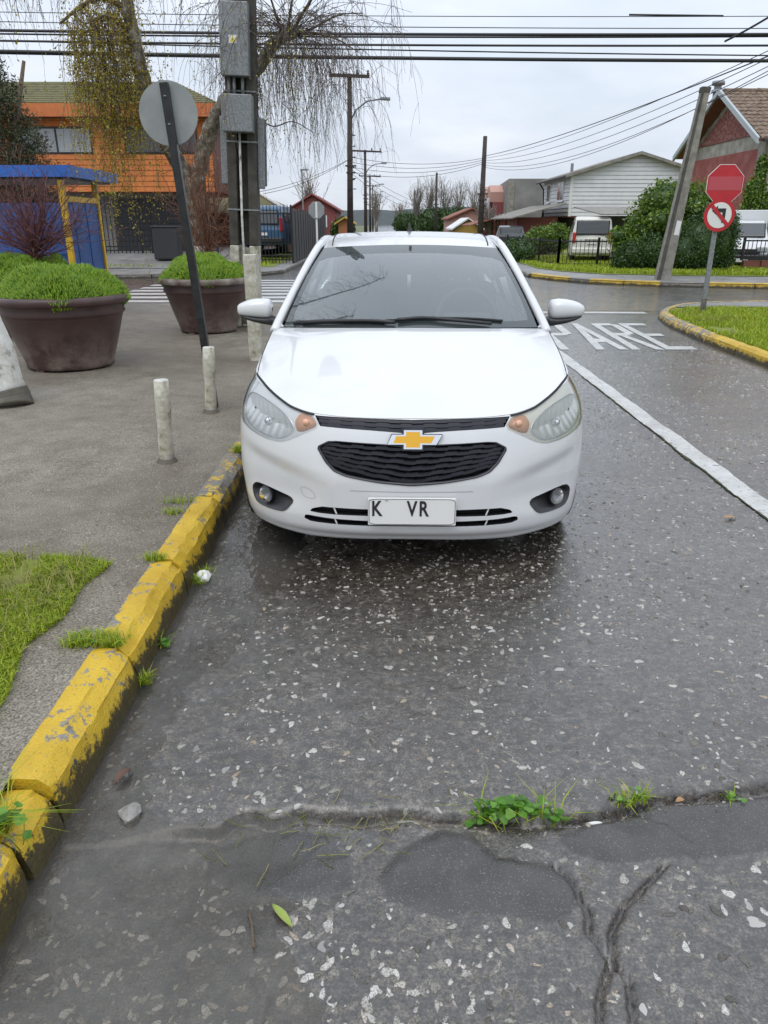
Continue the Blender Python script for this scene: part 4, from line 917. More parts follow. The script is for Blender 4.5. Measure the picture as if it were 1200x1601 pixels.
# ---- windscreen, roof, rear window, pillars
def ws_pt(s, t):
    a = s*s; B = np.stack([.728*s, 1.02 + .185*a, 1.020 - .018*a], -1); Tp = np.stack([.549*s, 1.75 + .10*a, 1.432 - .022*a], -1); t = t[..., None]
    return B + (Tp - B)*t + np.array([0, -.46, .86])*(.03*4*t*(1 - t))
def roofz(y): return crs([1.75,1.9,2.1,2.4,2.8,3.05,3.25], [1.432,1.462,1.487,1.503,1.494,1.465,1.42], y)
nS, nT = 41, 24; S_, T_ = np.meshgrid(np.linspace(-1, 1, nS), np.linspace(0, 1, nT)); WS = ws_pt(S_, T_)
wsb = [(-1,0),(1,0),(1,1),(-1,1)]; clear = chaikin([(-.93,.055),(.93,.055),(.955,.10),(.955,.60),(.955,.86),(-.955,.86),(-.955,.60),(-.955,.10)], 2, .22)
PW, RW, GW = panelize([(a*.7, b*.9) for a, b in wsb], {'clear': [(a*.7, b*.9) for a, b in clear]}, .03)
def wsm(p): return ws_pt(p[:, 0]/.7, p[:, 1]/.9)
v, t = sub(PW, RW['clear']); wsc = cob('windshield', wsm(v), t, 'windshield_glass')
mat('frit', fn=glassy((.10,.10,.11), 1.5, .02, .10, .2, 160)); v, t = sub(PW, RW['']); cob('tinted_border', wsm(v), t, 'frit', wsc)
rows = []
for i, y in enumerate(np.linspace(0, 1, 30)):
    s = np.linspace(-1, 1, nS); y0 = 1.75 + .10*s*s; yv = y0 + (3.22 + .05*(1 - s*s) - y0)*y; e = np.abs(s)
    z = roofz(yv - .10*s*s) - .022*s*s - .018*sstep(.86, 1., e)*math.sin(math.pi*min(1, max(y, 0)))**.5; x = s*(.549 + .025*math.sin(math.pi*y)); rows.append(np.stack([x, yv, z], 1))
RF = np.stack(rows); roof = cob('roof', *gridmesh(RF), 'car_paint')
for s in (0, -1): 
    c = RF[1:, -3 if s == 0 else 2] + np.array([0, 0, .0015]); V, F = tube(c, .004, 5); cob('roof_moulding', V, F, 'rubber', roof)
def rail(s): return np.array([(s*.787, 1.20, .972), (s*.762, 1.285, 1.035), (s*.705, 1.46, 1.167), (s*.640, 1.66, 1.307), (s*.592, 1.82, 1.402), (s*.574, 1.95, 1.437), (s*.578, 2.3, 1.455), (s*.582, 2.7, 1.447), (s*.575, 3.0, 1.425), (s*.59, 3.25, 1.36), (s*.64, 3.55, 1.17), (s*.70, 3.78, 1.02)])
def smooth_path(p, k=4):
    p = np.asarray(p); t = np.arange(len(p)); q = np.linspace(0, len(p) - 1, (len(p) - 1)*k + 1); return np.stack([crs2(t, p[:, i], q) for i in range(p.shape[1])], 1)
def crs2(t, y, q):
    i = np.clip(np.floor(q).astype(int), 0, len(y) - 2); f = q - i; y = np.concatenate([[2*y[0] - y[1]], y, [2*y[-1] - y[-2]]]); a, b, c, d = y[i], y[i+1], y[i+2], y[i+3]
    return .5*(2*b + (c - a)*f + (2*a - 5*b + 4*c - d)*f**2 + (3*b - a - 3*c + d)*f**3)
for s in (1, -1):
    rp = smooth_path(rail(s)); cob('pillar', *tube(rp, [.026]*8 + [.024]*(len(rp) - 12) + [.035]*4, 10), 'car_paint')
    # side glass ruled between belt and rail
    ys = np.linspace(1.34, 3.55, 40); up_ = np.stack([np.interp(ys, rp[:, 1], rp[:, 0]), ys, np.interp(ys, rp[:, 1], rp[:, 2])], 1); lo_ = side(np.stack([ys, ztside(ys) - .004], 1), s, -.004)
    cob('side_window', *gridmesh(np.stack([lo_, (lo_ + up_)/2 + np.array([s*.012, 0, 0]), up_])), 'tinted_glass')
    for y in (1.42, 2.29, 3.12):
        k = np.argmin(np.abs(ys - y)); cob('window_post', *tube([lo_[k], (lo_[k] + up_[k])/2 + np.array([s*.013, 0, 0]), up_[k]], .02, 6), 'black_plastic')
    cob('belt_moulding', *tube(side(np.stack([ys, ztside(ys)], 1), s, .0), .008, 6), 'black_plastic')
    # triangular fill at the foot of the pillar, over the fender
    tri = np.array([hood_pt(np.array(float(s)), np.array(1.)), (s*.728, 1.205, 1.002), (s*.77, 1.285, 1.03), side(np.array([[1.36, .955]]), s)[0], side(np.array([[1.24, .95]]), s)[0]]); V = np.concatenate([tri, [tri.mean(0) + np.array([s*.01, 0, .012])]])
    cob('pillar_foot', V, [(i, (i+1) % 5, 5) for i in range(5)], 'car_paint')
ra = RF[-1]; S1d = np.linspace(-1, 1, nS); rb = np.stack([.66*S1d, 3.80 - .06*S1d**2, 1.045 - .02*S1d**2], 1); cob('rear_window', *gridmesh(np.stack([ra, (ra + rb)/2 + np.array([0, .03, .03]), rb])), 'tinted_glass')
dk = np.stack([.74*S1d, 4.18 - .10*S1d**2, 1.02 - .02*S1d**2], 1); rbw = rb*np.array([1.18, 1, 1]); cob('trunk_lid', *gridmesh(np.stack([rbw, (rbw + dk)/2 + np.array([0, 0, .03]), dk])), 'car_paint')
rz_ = np.linspace(1.0, .22, 14); RP = np.stack([np.stack([S1d*np.interp(z, [.2, .5, .8, 1.0], [.78, .80, .79, .74]), 4.20 + .09*(1 - S1d**2) + .05*np.interp(z, [.2, .45, .6, 1.0], [.6, 1, .6, -.4]) - .02, np.full(nS, z)], 1) for z in rz_]); cob('rear_panel', *gridmesh(RP), 'car_paint')
for s in (1, -1): cob('tail_lamp', *cbox((s*.63, 4.27, .80), (.24, .06, .16), Matrix.Rotation(-s*R(8), 3, 'Z'), .02), 'red_lens')
cob('underbody_box', *box(-.74, .74, .30, 4.05, .17, .30), 'void', None, False)  # black underbody box put in to block light under the car
# ---- cowl, wipers
cw = np.linspace(-.93, .93, 40); CA = hood_pt(cw, np.full(40, 1.)) + np.array([0, .002, -.012]); CB = ws_pt(cw, np.full(40, .0)) + np.array([0, .03, -.004]); cob('cowl', *gridmesh(np.stack([CA, (CA + CB)/2 + np.array([0, 0, -.008]), CB])), 'black_plastic')
def wpath(pts, lift): return np.array([ws_pt(np.array(a), np.array(b)) + np.array([0, -.46, .86])*lift for a, b in pts])
for nm, arm, bld in (('wiper', [(-.86,.015),(-.6,.03),(-.30,.035),(-.12,.02)], [(-.93,.02),(-.75,.045),(-.5,.052),(-.2,.03)]), ('wiper', [(.62,.01),(.35,.04),(.10,.065),(-.1,.045)], [(.72,.05),(.45,.072),(.1,.075),(-.2,.05)])):
    wo = cob(nm, *tube(smooth_path(wpath(arm, .022)), .010, 6), 'black_plastic'); cob('wiper_blade', *tube(smooth_path(wpath(bld, .010)), .0075, 5), 'rubber', wo)
# ---- mirrors
for s in (1, -1):
    def shell(tab, yc, dep, n=20):
        P = []
        for x, zt_, zb, d in tab:
            zc, hh = (zt_ + zb)/2, (zt_ - zb)/2
            P.append([(s*x, yc + d*dep*math.copysign(abs(math.sin(a))**.75, math.sin(a)), zc + hh*math.copysign(abs(math.cos(a))**.7, math.cos(a))) for a in np.linspace(0, 2*math.pi, n)])
        V, F = gridmesh(P); return V, (F if s < 0 else [f[::-1] for f in F]) + [tuple(range(n)), tuple((len(tab)-1)*n + i for i in range(n))]
    m_ = cob('door_mirror', *shell([(.834,1.085,1.052,.25),(.838,1.112,1.030,.7),(.850,1.130,1.020,.95),(.885,1.137,1.018,1),(.93,1.134,1.022,1),(.975,1.126,1.026,.95),(1.012,1.114,1.032,.88),(1.033,1.103,1.038,.70),(1.044,1.092,1.048,.40),(1.048,1.075,1.060,.1)], 1.47, .075), 'car_paint')
    cob('mirror_base', *shell([(.80,1.02,.975,.5),(.84,1.035,.977,.85),(.88,1.030,.984,.95),(.94,1.033,.996,.96),(.99,1.041,1.012,.9),(1.025,1.050,1.028,.6)], 1.465, .068), 'black_plastic', m_)
    cob('mirror_stalk', *tube([(s*.76, 1.44, .975), (s*.80, 1.455, .995), (s*.85, 1.465, 1.01)], [.03, .024, .02], 8), 'black_plastic', m_)
    cob('mirror_glass', *(lambda V, F: (V, F))(*shell([(.86,1.11,1.045,.02),(.90,1.118,1.042,.02),(1.0,1.09,1.052,.02)], 1.546, .1)), 'chrome', m_)
# ---- antenna, badge, plate, wheels, cabin
an = cob('antenna', *lathe([(.020,0),(.017,.012),(.009,.035),(.006,.055),(.004,.06)], 12, (.0, 2.42, 1.500)), 'black_plastic'); cob('antenna_rod', *tube([(0, 2.42, 1.55), (0, 2.44, 1.64)], .0022, 6), 'black_plastic', an)
def bow(hw, hz, cw_, ch, sk=.016): return [(-hw + sk*.0, -hz), (-cw_, -hz), (-cw_, -ch), (cw_, -ch), (cw_, -hz), (hw - sk*.6, -hz), (hw + sk, hz), (cw_, hz), (cw_, ch), (-cw_, ch), (-cw_, hz), (-hw + sk*1.2, hz)]
ey = fascia(np.array([0.]), np.array([.66]))[1][0]; tilt = Matrix.Rotation(-R(14), 4, 'X')
def emb(poly, y0, y1):
    V, F = prism(poly, y0, y1); V = np.array(V) @ np.array(tilt.to_3x3()).T + np.array([.004, ey - .008, .661]); return V, F
eb = cob('emblem', *emb(bow(.113, .022, .041, .042), -.014, .02), 'chrome', None, False); cob('gold_bowtie', *emb(bow(.087, .0155, .031, .0345, .010), -.019, -.010), 'gold', eb, False)
cob('emblem_surround', *emb(bow(.116, .025, .049, .050), -.004, .03), 'grille_plastic', eb, False)
pt = Matrix.Rotation(-R(3), 4, 'X'); py = fascia(np.array([0.]), np.array([.35]))[1][0]; pv = lambda V: np.array(V) @ np.array(pt.to_3x3()).T + np.array([.003, py - .022, .343])
V, F = cbox((0, 0, 0), (.398, .012, .130), None, .004); plate = cob('license_plate', pv(V), F, 'plate_white', None, False)
fr_ = chaikin([(-.194,-.060),(.194,-.060),(.194,.060),(-.194,.060)], 2, .06); V, F = tube([(a, -.0065, b) for a, b in fr_ + fr_[:2]], .0013, 4, False); cob('plate_border', pv(V), F, 'ink', plate)
for chx, cx_ in (('K', -.160), ('V', .0), ('R', .052)):
    V, F = text_mesh(chx, .100, .0008, .0022); V = np.array([(x*.72 + cx_, -.0072 - z, y + .012) for x, y, z in V]); cob('plate_letter', pv(V), F, 'ink', plate, False)
cob('plate_bolt', *(lambda V, F: (pv(V), F))(*cbox((-.115, -.008, .056), (.012, .006, .006), None, .002)), 'alloy', plate)
for s in (1, -1):
    for cy in (.82, 3.32):
        def whl(V): V = np.array(V); return np.stack([s*(.78 + V[:, 2]), cy + V[:, 0], .302 + V[:, 1]], 1)
        V, F = lathe([(.20,-.09),(.255,-.098),(.285,-.092),(.298,-.07),(.301,-.03),(.301,.03),(.298,.07),(.285,.092),(.255,.098),(.20,.09)], 40); wh = cob('wheel', whl(V), F, 'rubber')
        V, F = lathe([(.195,.088),(.205,.085),(.19,.06),(.17,.02),(.03,.02)], 32); parts = [(V, F)]
        for k in range(5):
            a = 2*math.pi*k/5; c_, s_ = math.cos(a), math.sin(a); W_ = [(r*c_ - h*s_, r*s_ + h*c_, z) for r, h, z in ((.02,-.03,.075),(.02,.03,.075),(.195,.022,.082),(.195,-.022,.082),(.02,-.03,.03),(.02,.03,.03),(.195,.022,.05),(.195,-.022,.05))]
            parts.append((W_, [(0,1,2,3),(0,4,5,1),(3,2,6,7),(1,5,6,2),(0,3,7,4)]))
        V, F = merge(parts); cob('rim', whl(V), F, 'alloy', wh, False)
cob('dashboard', *gridmesh(np.stack([np.stack([np.linspace(-.68, .68, 20), np.full(20, y), np.full(20, z) + (.03*np.exp(-((np.linspace(-.68, .68, 20) - .36)/.16)**2) if 1.3 < y < 1.6 else 0)], 1) for y, z in ((1.1,.985),(1.3,1.0),(1.5,1.0),(1.62,.96),(1.64,.7))])), 'interior')
for x in (-.36, .36):
    seat = cob('front_seat', *cbox((x, 2.18, .88), (.50, .16, .62), Matrix.Rotation(-R(14), 3, 'X'), .07), 'seat_fabric'); cob('seat_cushion', *cbox((x, 1.95, .52), (.50, .52, .18), None, .06), 'seat_fabric', seat); cob('headrest', *cbox((x, 2.285, 1.285), (.26, .10, .18), None, .045), 'seat_fabric', seat)
    for d in (-.06, .06): cob('headrest_post', *tube([(x + d, 2.26, 1.14), (x + d, 2.28, 1.25)], .006, 6), 'chrome', seat)
rs = cob('rear_seat', *cbox((0, 3.02, .82), (1.28, .18, .62), Matrix.Rotation(-R(18), 3, 'X'), .07), 'seat_fabric')
for x in (-.38, .38): cob('headrest', *cbox((x, 3.13, 1.17), (.26, .10, .14), None, .04), 'seat_fabric', rs)
a = np.linspace(0, 2*math.pi, 33); SWR = Matrix.Rotation(R(64), 3, 'X'); ring = np.array([(.185*math.cos(q), .185*math.sin(q), 0) for q in a]) @ np.array(SWR).T + np.array([.36, 1.66, 1.0])
sw = cob('steering_wheel', *tube(ring, .016, 8, False), 'interior'); cob('steering_hub', *cbox((.36, 1.66, 1.0), (.30, .07, .05), Matrix.Rotation(R(64), 3, 'X'), .02), 'interior', sw)
mr = cob('rear_view_mirror', *cbox((0.0, 1.69, 1.335), (.25, .03, .065), None, .014), 'interior'); cob('mirror_mount', *tube([(0, 1.68, 1.36), (0, 1.70, 1.425)], .01, 6), 'interior', mr)
cob('hanging_tag', *cbox((-.005, 1.70, 1.22), (.022, .004, .075), None, .0), 'plate_white', mr)
# ================================================================== LEFT PAVEMENT: PLANTERS, POSTS, SIGN, TREES
mat('pot_brown', rough=.38, fn=lambda t, b: (lambda p: (setc(t, b, mixc(t, mth(t, 'MULTIPLY', ramp(t, noise(t, p, 4, 5, .7), [(.42, 0.), (.62, 1.)]), nd(t, 'MapRange', {'Value': nd(t, 'SeparateXYZ', {0: p}).outputs[2], 'From Min': .0, 'From Max': .5, 'To Min': .85, 'To Max': .0}).outputs[0]), ramp(t, noise(t, p, 6, 3), [(.3, (.050, .026, .024)), (.7, (.078, .042, .038))]), (.21, .17, .14))), bump(t, b, noise(t, p, 40, 3), .08, .01)))(oc(t)))
mat('pot_rim_worn', rough=.6, fn=vary((.085,.048,.042), (.26,.23,.19), 6))
def planter(label, x, y, rb, rr, h, worn):
    t = thing('planter', label, 'planter', (x, y, .128), 0, 'large round planters on the pavement')
    n = 56
    ob('body', *lathe([(rb*.9, .012), (rb, .02), (rb*1.0, .05), (rb + (rr*.90 - rb)*.5, h*.42), (rr*.865, h*.70), (rr*.875, h*.715), (rr*.872, h*.735), (rr*.905, h*.75), (rr*.915, h*.765), (rr*.90, h*.80), (rr*.93, h*.90)], n, (x, y, .128)), 'pot_brown', t, True)
    ob('rim', *lathe([(rr*.92, h*.885), (rr*.985, h*.89), (rr, h*.91), (rr, h*.955), (rr*.985, h*.99), (rr*.95, h), (rr*.87, h), (rr*.85, h*.97), (rr*.84, h*.85)], n, (x, y, .128)), 'pot_rim_worn' if worn else 'pot_brown', t, True)
    V, F = lathe([(rr*.85, h*.90), (rr*.4, h*.93), (.01, h*.94)], n, (x, y, .128)); ob('soil', V, F, 'soil', t, True)
    for k in range(3):
        a = 2.2 + k*2.1; ob('foot', *cbox((x + rb*.8*math.cos(a), y + rb*.8*math.sin(a), .133), (.16, .10, .03), Matrix.Rotation(a, 3, 'Z'), .006), 'pot_brown', t)
    return t
def succulent(label, x, y, z, r, h, n, seed):
    """mat of upright fleshy finger leaves mounded over the rim"""
    rg = np.random.default_rng(seed); a = rg.uniform(0, 2*np.pi, n); q = np.sqrt(rg.random(n)); R_ = r*(1 + .05*np.sin(a*5 + seed) + .04*np.sin(a*9)); px, py = x + q*R_*np.cos(a), y + q*R_*np.sin(a)
    top = .86*h*(1 - q**5.5)*(.42 + 1.05*fbm(px*5.2, py*5.2, 3, seed)) ; base = z + top
    L = rg.uniform(.06, .14, n); az = rg.uniform(0, 2*np.pi, n); out = q*.8
    d = np.stack([np.cos(az)*.35 + np.cos(a)*out, np.sin(az)*.35 + np.sin(a)*out, np.full(n, .9)], 1); d /= np.linalg.norm(d, axis=1)[:, None]
    P = np.stack([px, py, base], 1) - d*L[:, None]*.5; s1 = np.cross(d, rg.normal(size=(n, 3))); s1 /= np.linalg.norm(s1, axis=1)[:, None]; s2 = np.cross(d, s1); w_ = .0095
    ring = [s1*w_, (-.5*s1 + .87*s2)*w_, (-.5*s1 - .87*s2)*w_]; V = np.stack([P + k for k in ring] + [P + d*L[:, None]*.65 + k*.9 for k in ring] + [P + d*L[:, None]], 1).reshape(-1, 3); b = np.arange(n)[:, None]*7
    F = np.concatenate([b + np.array(f) for f in ((0,1,4,3),(1,2,5,4),(2,0,3,5))]); t = thing('succulent_plant', label, 'plant', (x, y, z), 0, 'ground-cover plants in the planters')
    T3 = np.concatenate([b + np.array(f) for f in ((3,4,6),(4,5,6),(5,3,6))]); F3 = np.concatenate([np.concatenate([F[:, [0,1,2]], F[:, [0,2,3]]]), T3])
    npob('foliage', V, F3, 'succulent', t, kind='stuff')
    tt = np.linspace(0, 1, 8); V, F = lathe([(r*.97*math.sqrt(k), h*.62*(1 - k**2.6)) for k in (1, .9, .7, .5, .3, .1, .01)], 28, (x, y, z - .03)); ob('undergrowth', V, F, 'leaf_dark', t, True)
planter('large brown planter nearest the camera at left edge', -3.36, 7.95, .44, .675, .745, False); succulent('bright green succulent mound in the nearest brown planter', -3.36, 7.95, .80, .62, .34, 15000, 1)
planter('large brown planter beside the leaning black sign post', -2.48, 10.66, .39, .625, .735, True); succulent('bright green succulent mound in planter behind the black post', -2.48, 10.66, .79, .56, .36, 12000, 2)
planter('large brown planter mostly hidden behind the nearest planter', -4.75, 10.3, .42, .66, .74, False); succulent('bright green succulent mound behind the nearest planter', -4.75, 10.3, .80, .60, .36, 9000, 3)
# ---- bollards and post
def bollard(label, x, y, h, r, lean, seed):
    rg = np.random.default_rng(seed); pts = [(x + lean*k/6, y, .10 + (h + .03)*k/6) for k in range(7)]; V, F = tube(pts, [r*(1 + .05*rg.normal()) for _ in range(6)] + [r*.97], 20)
    t = thing('bollard', label, 'bollard', (x, y, .128), 0, 'short whitewashed posts along the kerb'); ob('post', V, F, 'whitewash_worn', t, True); q = pts[-1]
    V, F = lathe([(r*.97, 0), (r*.9, .006), (.001, .007)], 20, q); ob('cap', V, F, 'whitewash', t, True)
    ob('footing', *lathe([(r*1.5, .002), (r*1.25, .02), (r*1.0, .03)], 18, (x, y, .125)), 'soil', t, True)
bollard('short whitewashed bollard nearest the kerb and camera', -1.397, 4.53, .52, .046, .018, 1)
bollard('short whitewashed bollard at foot of the leaning black post', -1.402, 5.85, .515, .046, .022, 2)
t = thing('wooden_post', 'tall square whitewashed wooden post behind the left door mirror', 'post', (-1.437, 8.27, .128)); ob('post', *cbox((-1.43, 8.3, .67), (.135, .12, 1.15), None, .008), 'whitewash_worn', t)
# ---- leaning black sign post with the bare back of a round sign
t = thing('round_sign', 'grey back of a round sign on a leaning black steel post', 'sign', (-1.40, 6.02, .128)); mat('black_steel', rough=.35, metal=.3, fn=vary((.012,.012,.013), (.03,.03,.032), 20)); mat('zinc_back', rough=.5, metal=.15, fn=vary((.21,.225,.22), (.29,.305,.30), 5, (.4,.6)))
b0 = Vector((-1.41, 6.02, .13)); b1 = Vector((-1.575, 6.02, 2.49)); ax = (b1 - b0); ang = math.atan2(ax.x, ax.z)
ob('post', *cbox((b0 + b1)/2, (.058, .05, ax.length), Matrix.Rotation(ang, 3, 'Y')), 'black_steel', t)
V, F = tube([(-1.572, 6.052, 2.30), (-1.572, 6.058, 2.30)], .213, 48); ob('disc', V, F, 'zinc_back', t)
for z in (2.22, 2.40): ob('bolt', *lathe([(.010,0),(.010,.008),(.001,.009)], 8, (-1.41 - .07*(z - .13), 5.99, z)), 'galvanised', t)

# ---- utility pole with galvanised boxes
mat('pole_concrete', rough=.85, fn=vary((.035,.032,.026), (.085,.078,.066), 6, None, .4, 40)); LEAN = Matrix.Rotation(R(2.4), 4, 'Y')
up0 = Vector((-2.03, 11.2, .128)); t = thing('utility_pole', 'dark concrete utility pole carrying galvanised boxes beside the birch', 'utility pole', up0)
def lob(name, V, F, m, parent, smooth=False):
    V = np.array(V) @ np.array(LEAN.to_3x3()).T + np.array(up0); return ob(name, V, F, m, parent, smooth)
def seg_(x0, x1, y0, y1, z0, z1, m, nm): return lob(nm, *cbox(((x0+x1)/2, (y0+y1)/2, (z0+z1)/2), (x1-x0, y1-y0, z1-z0), None, .012), m, t)
for x0, x1 in ((-.20, -.075), (.075, .20)):
    seg_(x0, x1, -.13, .13, 0, 1.13, 'whitewash_worn', 'flange'); seg_(x0, x1, -.13, .13, 1.132, 9.0, 'pole_concrete', 'flange')
seg_(-.075, .075, .02, .06, .02, 1.10, 'whitewash_worn', 'web'); seg_(-.075, .075, .02, .06, 1.15, 9.0, 'pole_concrete', 'web')
def panel(nm, x0, x1, y0, y1, z0, z1, label):
    c = lob(nm, *cbox(((x0+x1)/2, (y0+y1)/2, (z0+z1)/2), (x1-x0, y1-y0, z1-z0), None, .012), 'galvanised', t); c['label'] = label; return c
bx1 = panel('meter_box', -.215, .15, -.30, -.132, 3.20, 4.02, 'tall upper galvanised box'); bx2 = panel('meter_box', -.215, .185, -.34, -.132, 2.55, 2.99, 'square lower galvanised box')
panel('side_panel', -.30, -.202, -.05, .02, 1.92, 2.76, 'rear galvanised panel'); panel('side_panel', .202, .295, -.05, .02, 1.88, 2.76, 'rear galvanised panel'); lob('rear_panel', *cbox((0, .16, 2.34), (.60, .03, .84), None, .01), 'galvanised', t)
for x in (-.13, -.06, .05): lob('conduit', *tube([(x, -.2, 2.99), (x, -.2, 3.2)], .022, 8), 'galvanised', t, True)
lob('conduit', *tube([(-.015, -.16, 2.55), (-.012, -.16, 1.5), (.03, -.17, .05)], .016, 8), 'whitewash', t, True)
mat('sticker_yellow', (.70,.55,.03), .5); lob('warning_sticker', *box(-.095, .005, -.303, -.3005, 3.56, 3.65), 'plate_white', bx1); lob('sticker_triangle', *prism([(-.085,3.575),(-.005,3.575),(-.045,3.64)], -.3045, -.3035), 'sticker_yellow', bx1); lob('sticker_bolt', *prism([(-.05,3.582),(-.036,3.604),(-.044,3.604),(-.04,3.62),(-.054,3.598),(-.046,3.598)], -.3055, -.3048), 'ink', bx1)
for z in (3.05, 2.45, 1.6): lob('strap', *cbox((0, 0, z), (.42, .275, .02)), 'galvanised', t)

# ---- trees
def crook(pts, k=5): return smooth_path(np.array(pts, float), k)
def limb(name, pts, r0, r1, m, parent, n=9, seed=0, wob=.0):
    p = crook(pts); rg = np.random.default_rng(seed); p[1:-1] += rg.normal(size=p[1:-1].shape)*wob; r = np.linspace(r0, r1, len(p))*(1 + (.06 if wob > .005 else .012)*rg.normal(size=len(p))); return ob(name, *tube(p, r, n), m, parent, True)
def strands(starts, rg, length, drop, n=14, spread=.5, r=.0045, out=None):
    """hanging twigs: leave the limb outward, then arch over and fall"""
    T = []; pts = []
    for s in starts:
        L = length*rg.uniform(.45, 1.15); a = rg.uniform(0, 2*np.pi); d = np.array([math.cos(a)*spread, math.sin(a)*spread*.8, rg.uniform(-.1, .55)]);
        if out is not None: d = d + np.array(out)
        p = np.array(s, float); path = [p.copy()]
        for i in range(n):
            d = d*(1 - drop) + np.array([0, 0, -1.])*drop + rg.normal(size=3)*.06; d /= np.linalg.norm(d); p = p + d*L/n; path.append(p.copy())
        T.append(tube(path, np.linspace(r, r*.4, n + 1), 3, False)); pts.append(np.array(path))
        for _ in range(3):
            i = rg.integers(2, n); q = path[i].copy(); e = d + rg.normal(size=3)*.6; sub_ = [q.copy()]
            for k in range(5): e = e*.75 + np.array([0, 0, -1.])*.25 + rg.normal(size=3)*.1; e /= np.linalg.norm(e); q = q + e*L*.06; sub_.append(q.copy())
            T.append(tube(sub_, r*.45, 3, False)); pts.append(np.array(sub_))
    V, F = merge(T); return V, F, np.concatenate(pts)
def along(pts, n, rg, lo=0., hi=1.):
    p = crook(pts); t = lo + (hi - lo)*rg.random(n); i = t*(len(p) - 1); k = np.clip(i.astype(int), 0, len(p) - 2); f = (i - k)[:, None]; return p[k]*(1 - f) + p[k+1]*f
rg = np.random.default_rng(42)
br = thing('weeping_birch', 'weeping birch with whitewashed trunk and hanging twigs behind the planter', 'tree', (-2.95, 12.3, .128))
TR = [(-2.93,12.3,1.2),(-2.94,12.3,1.7),(-2.90,12.3,2.15)]; limb('whitewashed_trunk', [(-2.95,12.3,.1),(-2.94,12.3,.7),(-2.93,12.3,1.22)], .19, .155, 'whitewash', br, 14); trunk = limb('trunk', TR, .155, .16, 'birch_bark', br, 14, 1, .004)
LL = [(-2.92,12.3,2.05),(-3.10,12.2,2.42),(-3.28,12.1,2.8),(-3.41,12.0,3.35),(-3.48,11.95,3.9),(-3.52,11.9,4.5),(-3.6,11.8,5.4)]; RL = [(-2.88,12.3,2.02),(-2.76,12.3,2.45),(-2.52,12.25,2.95),(-2.15,12.1,3.35),(-1.85,12.0,3.53),(-1.62,11.95,3.80),(-1.40,11.9,3.95),(-1.22,11.9,3.99)]
limb('limb', LL, .135, .075, 'birch_bark', br, 12, 2, .008); limb('limb', RL, .125, .06, 'birch_bark', br, 12, 3, .008)
LB = [(-3.50,11.92,4.25),(-3.75,11.8,4.38),(-4.05,11.7,4.28),(-4.35,11.6,4.05)]; LB2 = [(-3.50,11.92,4.0),(-3.72,11.7,4.15),(-3.9,11.5,4.05)]; limb('limb', LB, .05, .015, 'bark_brown', br, 7, 4); limb('limb', LB2, .04, .012, 'bark_brown', br, 7, 5)
UB = [[(-1.30,11.9,3.97),(-1.05,11.7,4.25),(-.75,11.6,4.6),(-.45,11.5,5.0)], [(-1.35,11.9,3.95),(-1.25,11.9,4.4),(-1.1,11.8,5.0)], [(-1.25,11.9,3.98),(-.95,11.8,3.98),(-.62,11.6,3.86),(-.35,11.5,3.7)], [(-1.40,11.9,3.93),(-1.5,11.7,4.3),(-1.7,11.5,4.9)], [(-1.25,11.9,3.97),(-1.0,12.1,4.1),(-.65,12.3,4.3),(-.3,12.4,4.35)], [(-1.85,12.0,3.0),(-1.6,11.9,2.85),(-1.3,11.8,2.9),(-1.0,11.7,2.75)]]
for i, b in enumerate(UB): limb('limb', b, .026 if i < 5 else .012, .005, 'bark_brown', br, 6, 10 + i)
def fan(c, n, rg, L, up):
    """spray of thin arching shoots from a pollard knob"""
    T = []; ends = []
    for _ in range(n):
        a = rg.uniform(0, 2*np.pi); d = np.array([math.cos(a), math.sin(a)*.7, rg.uniform(up[0], up[1])]); d /= np.linalg.norm(d); p = np.array(c, float) + rg.normal(size=3)*.05; l = L*rg.uniform(.5, 1.2); path = [p.copy()]
        for k in range(12): d = d + np.array([0, 0, -.085]) + rg.normal(size=3)*.06; d /= np.linalg.norm(d); p = p + d*l/12; path.append(p.copy())
        T.append(tube(path, np.linspace(.005, .002, 13), 3, False)); ends.append(np.array(path))
    V, F = merge(T); return V, F, ends
V, F, fe = fan((-1.27,11.9,3.98), 85, rg, 1.75, (-.35, 1.1)); ob('shoots', V, F, 'twig', br, kind='stuff')
st = np.concatenate([p[rg.integers(2, 12, 5)] for p in fe]); st = st[st[:, 2] > 3.1]
V, F, pr = strands(st, rg, 1.5, .28, 12, .5, .0036); ob('hanging_twigs', V, F, 'twig', br, kind='stuff')
c = pr[rg.random(len(pr)) < .22] + rg.normal(size=(int((0,)[0]) or 1, 3))*0; c = c + rg.normal(size=c.shape)*.012; V, F = leaves(c[c[:, 0] < -1.0], .028, rg); npob('young_leaves', V, F, 'leaf_birch', br, kind='stuff')
c = pr[rg.random(len(pr)) < .5] + rg.normal(size=(1, 3))*.004; V, F = leaves(c, .014, rg); npob('buds', V, F, 'twig', br, kind='stuff')
s1_ = np.concatenate([along(LB, 75, rg, .15), along(LB2, 42, rg, .2), along(LL, 26, rg, .55, .95)]); V, F, pl_ = strands(s1_, rg, 2.15, .34, 18, .30, .0042); ob('hanging_twigs', V, F, 'twig', br, kind='stuff')
c = np.concatenate([pl_[rg.random(len(pl_)) < .72] + rg.normal(size=(1, 3))*.01 for _ in range(5)]); c = c + rg.normal(size=c.shape)*.035; V, F = leaves(c, .030, rg); npob('young_leaves', V, F, 'leaf_birch_brown', br, kind='stuff')
c = pl_[rg.random(len(pl_)) < .30]; c = c + rg.normal(size=c.shape)*.03; V, F = leaves(c, .040, rg); npob('young_leaves', V, F, 'leaf_birch', br, kind='stuff')
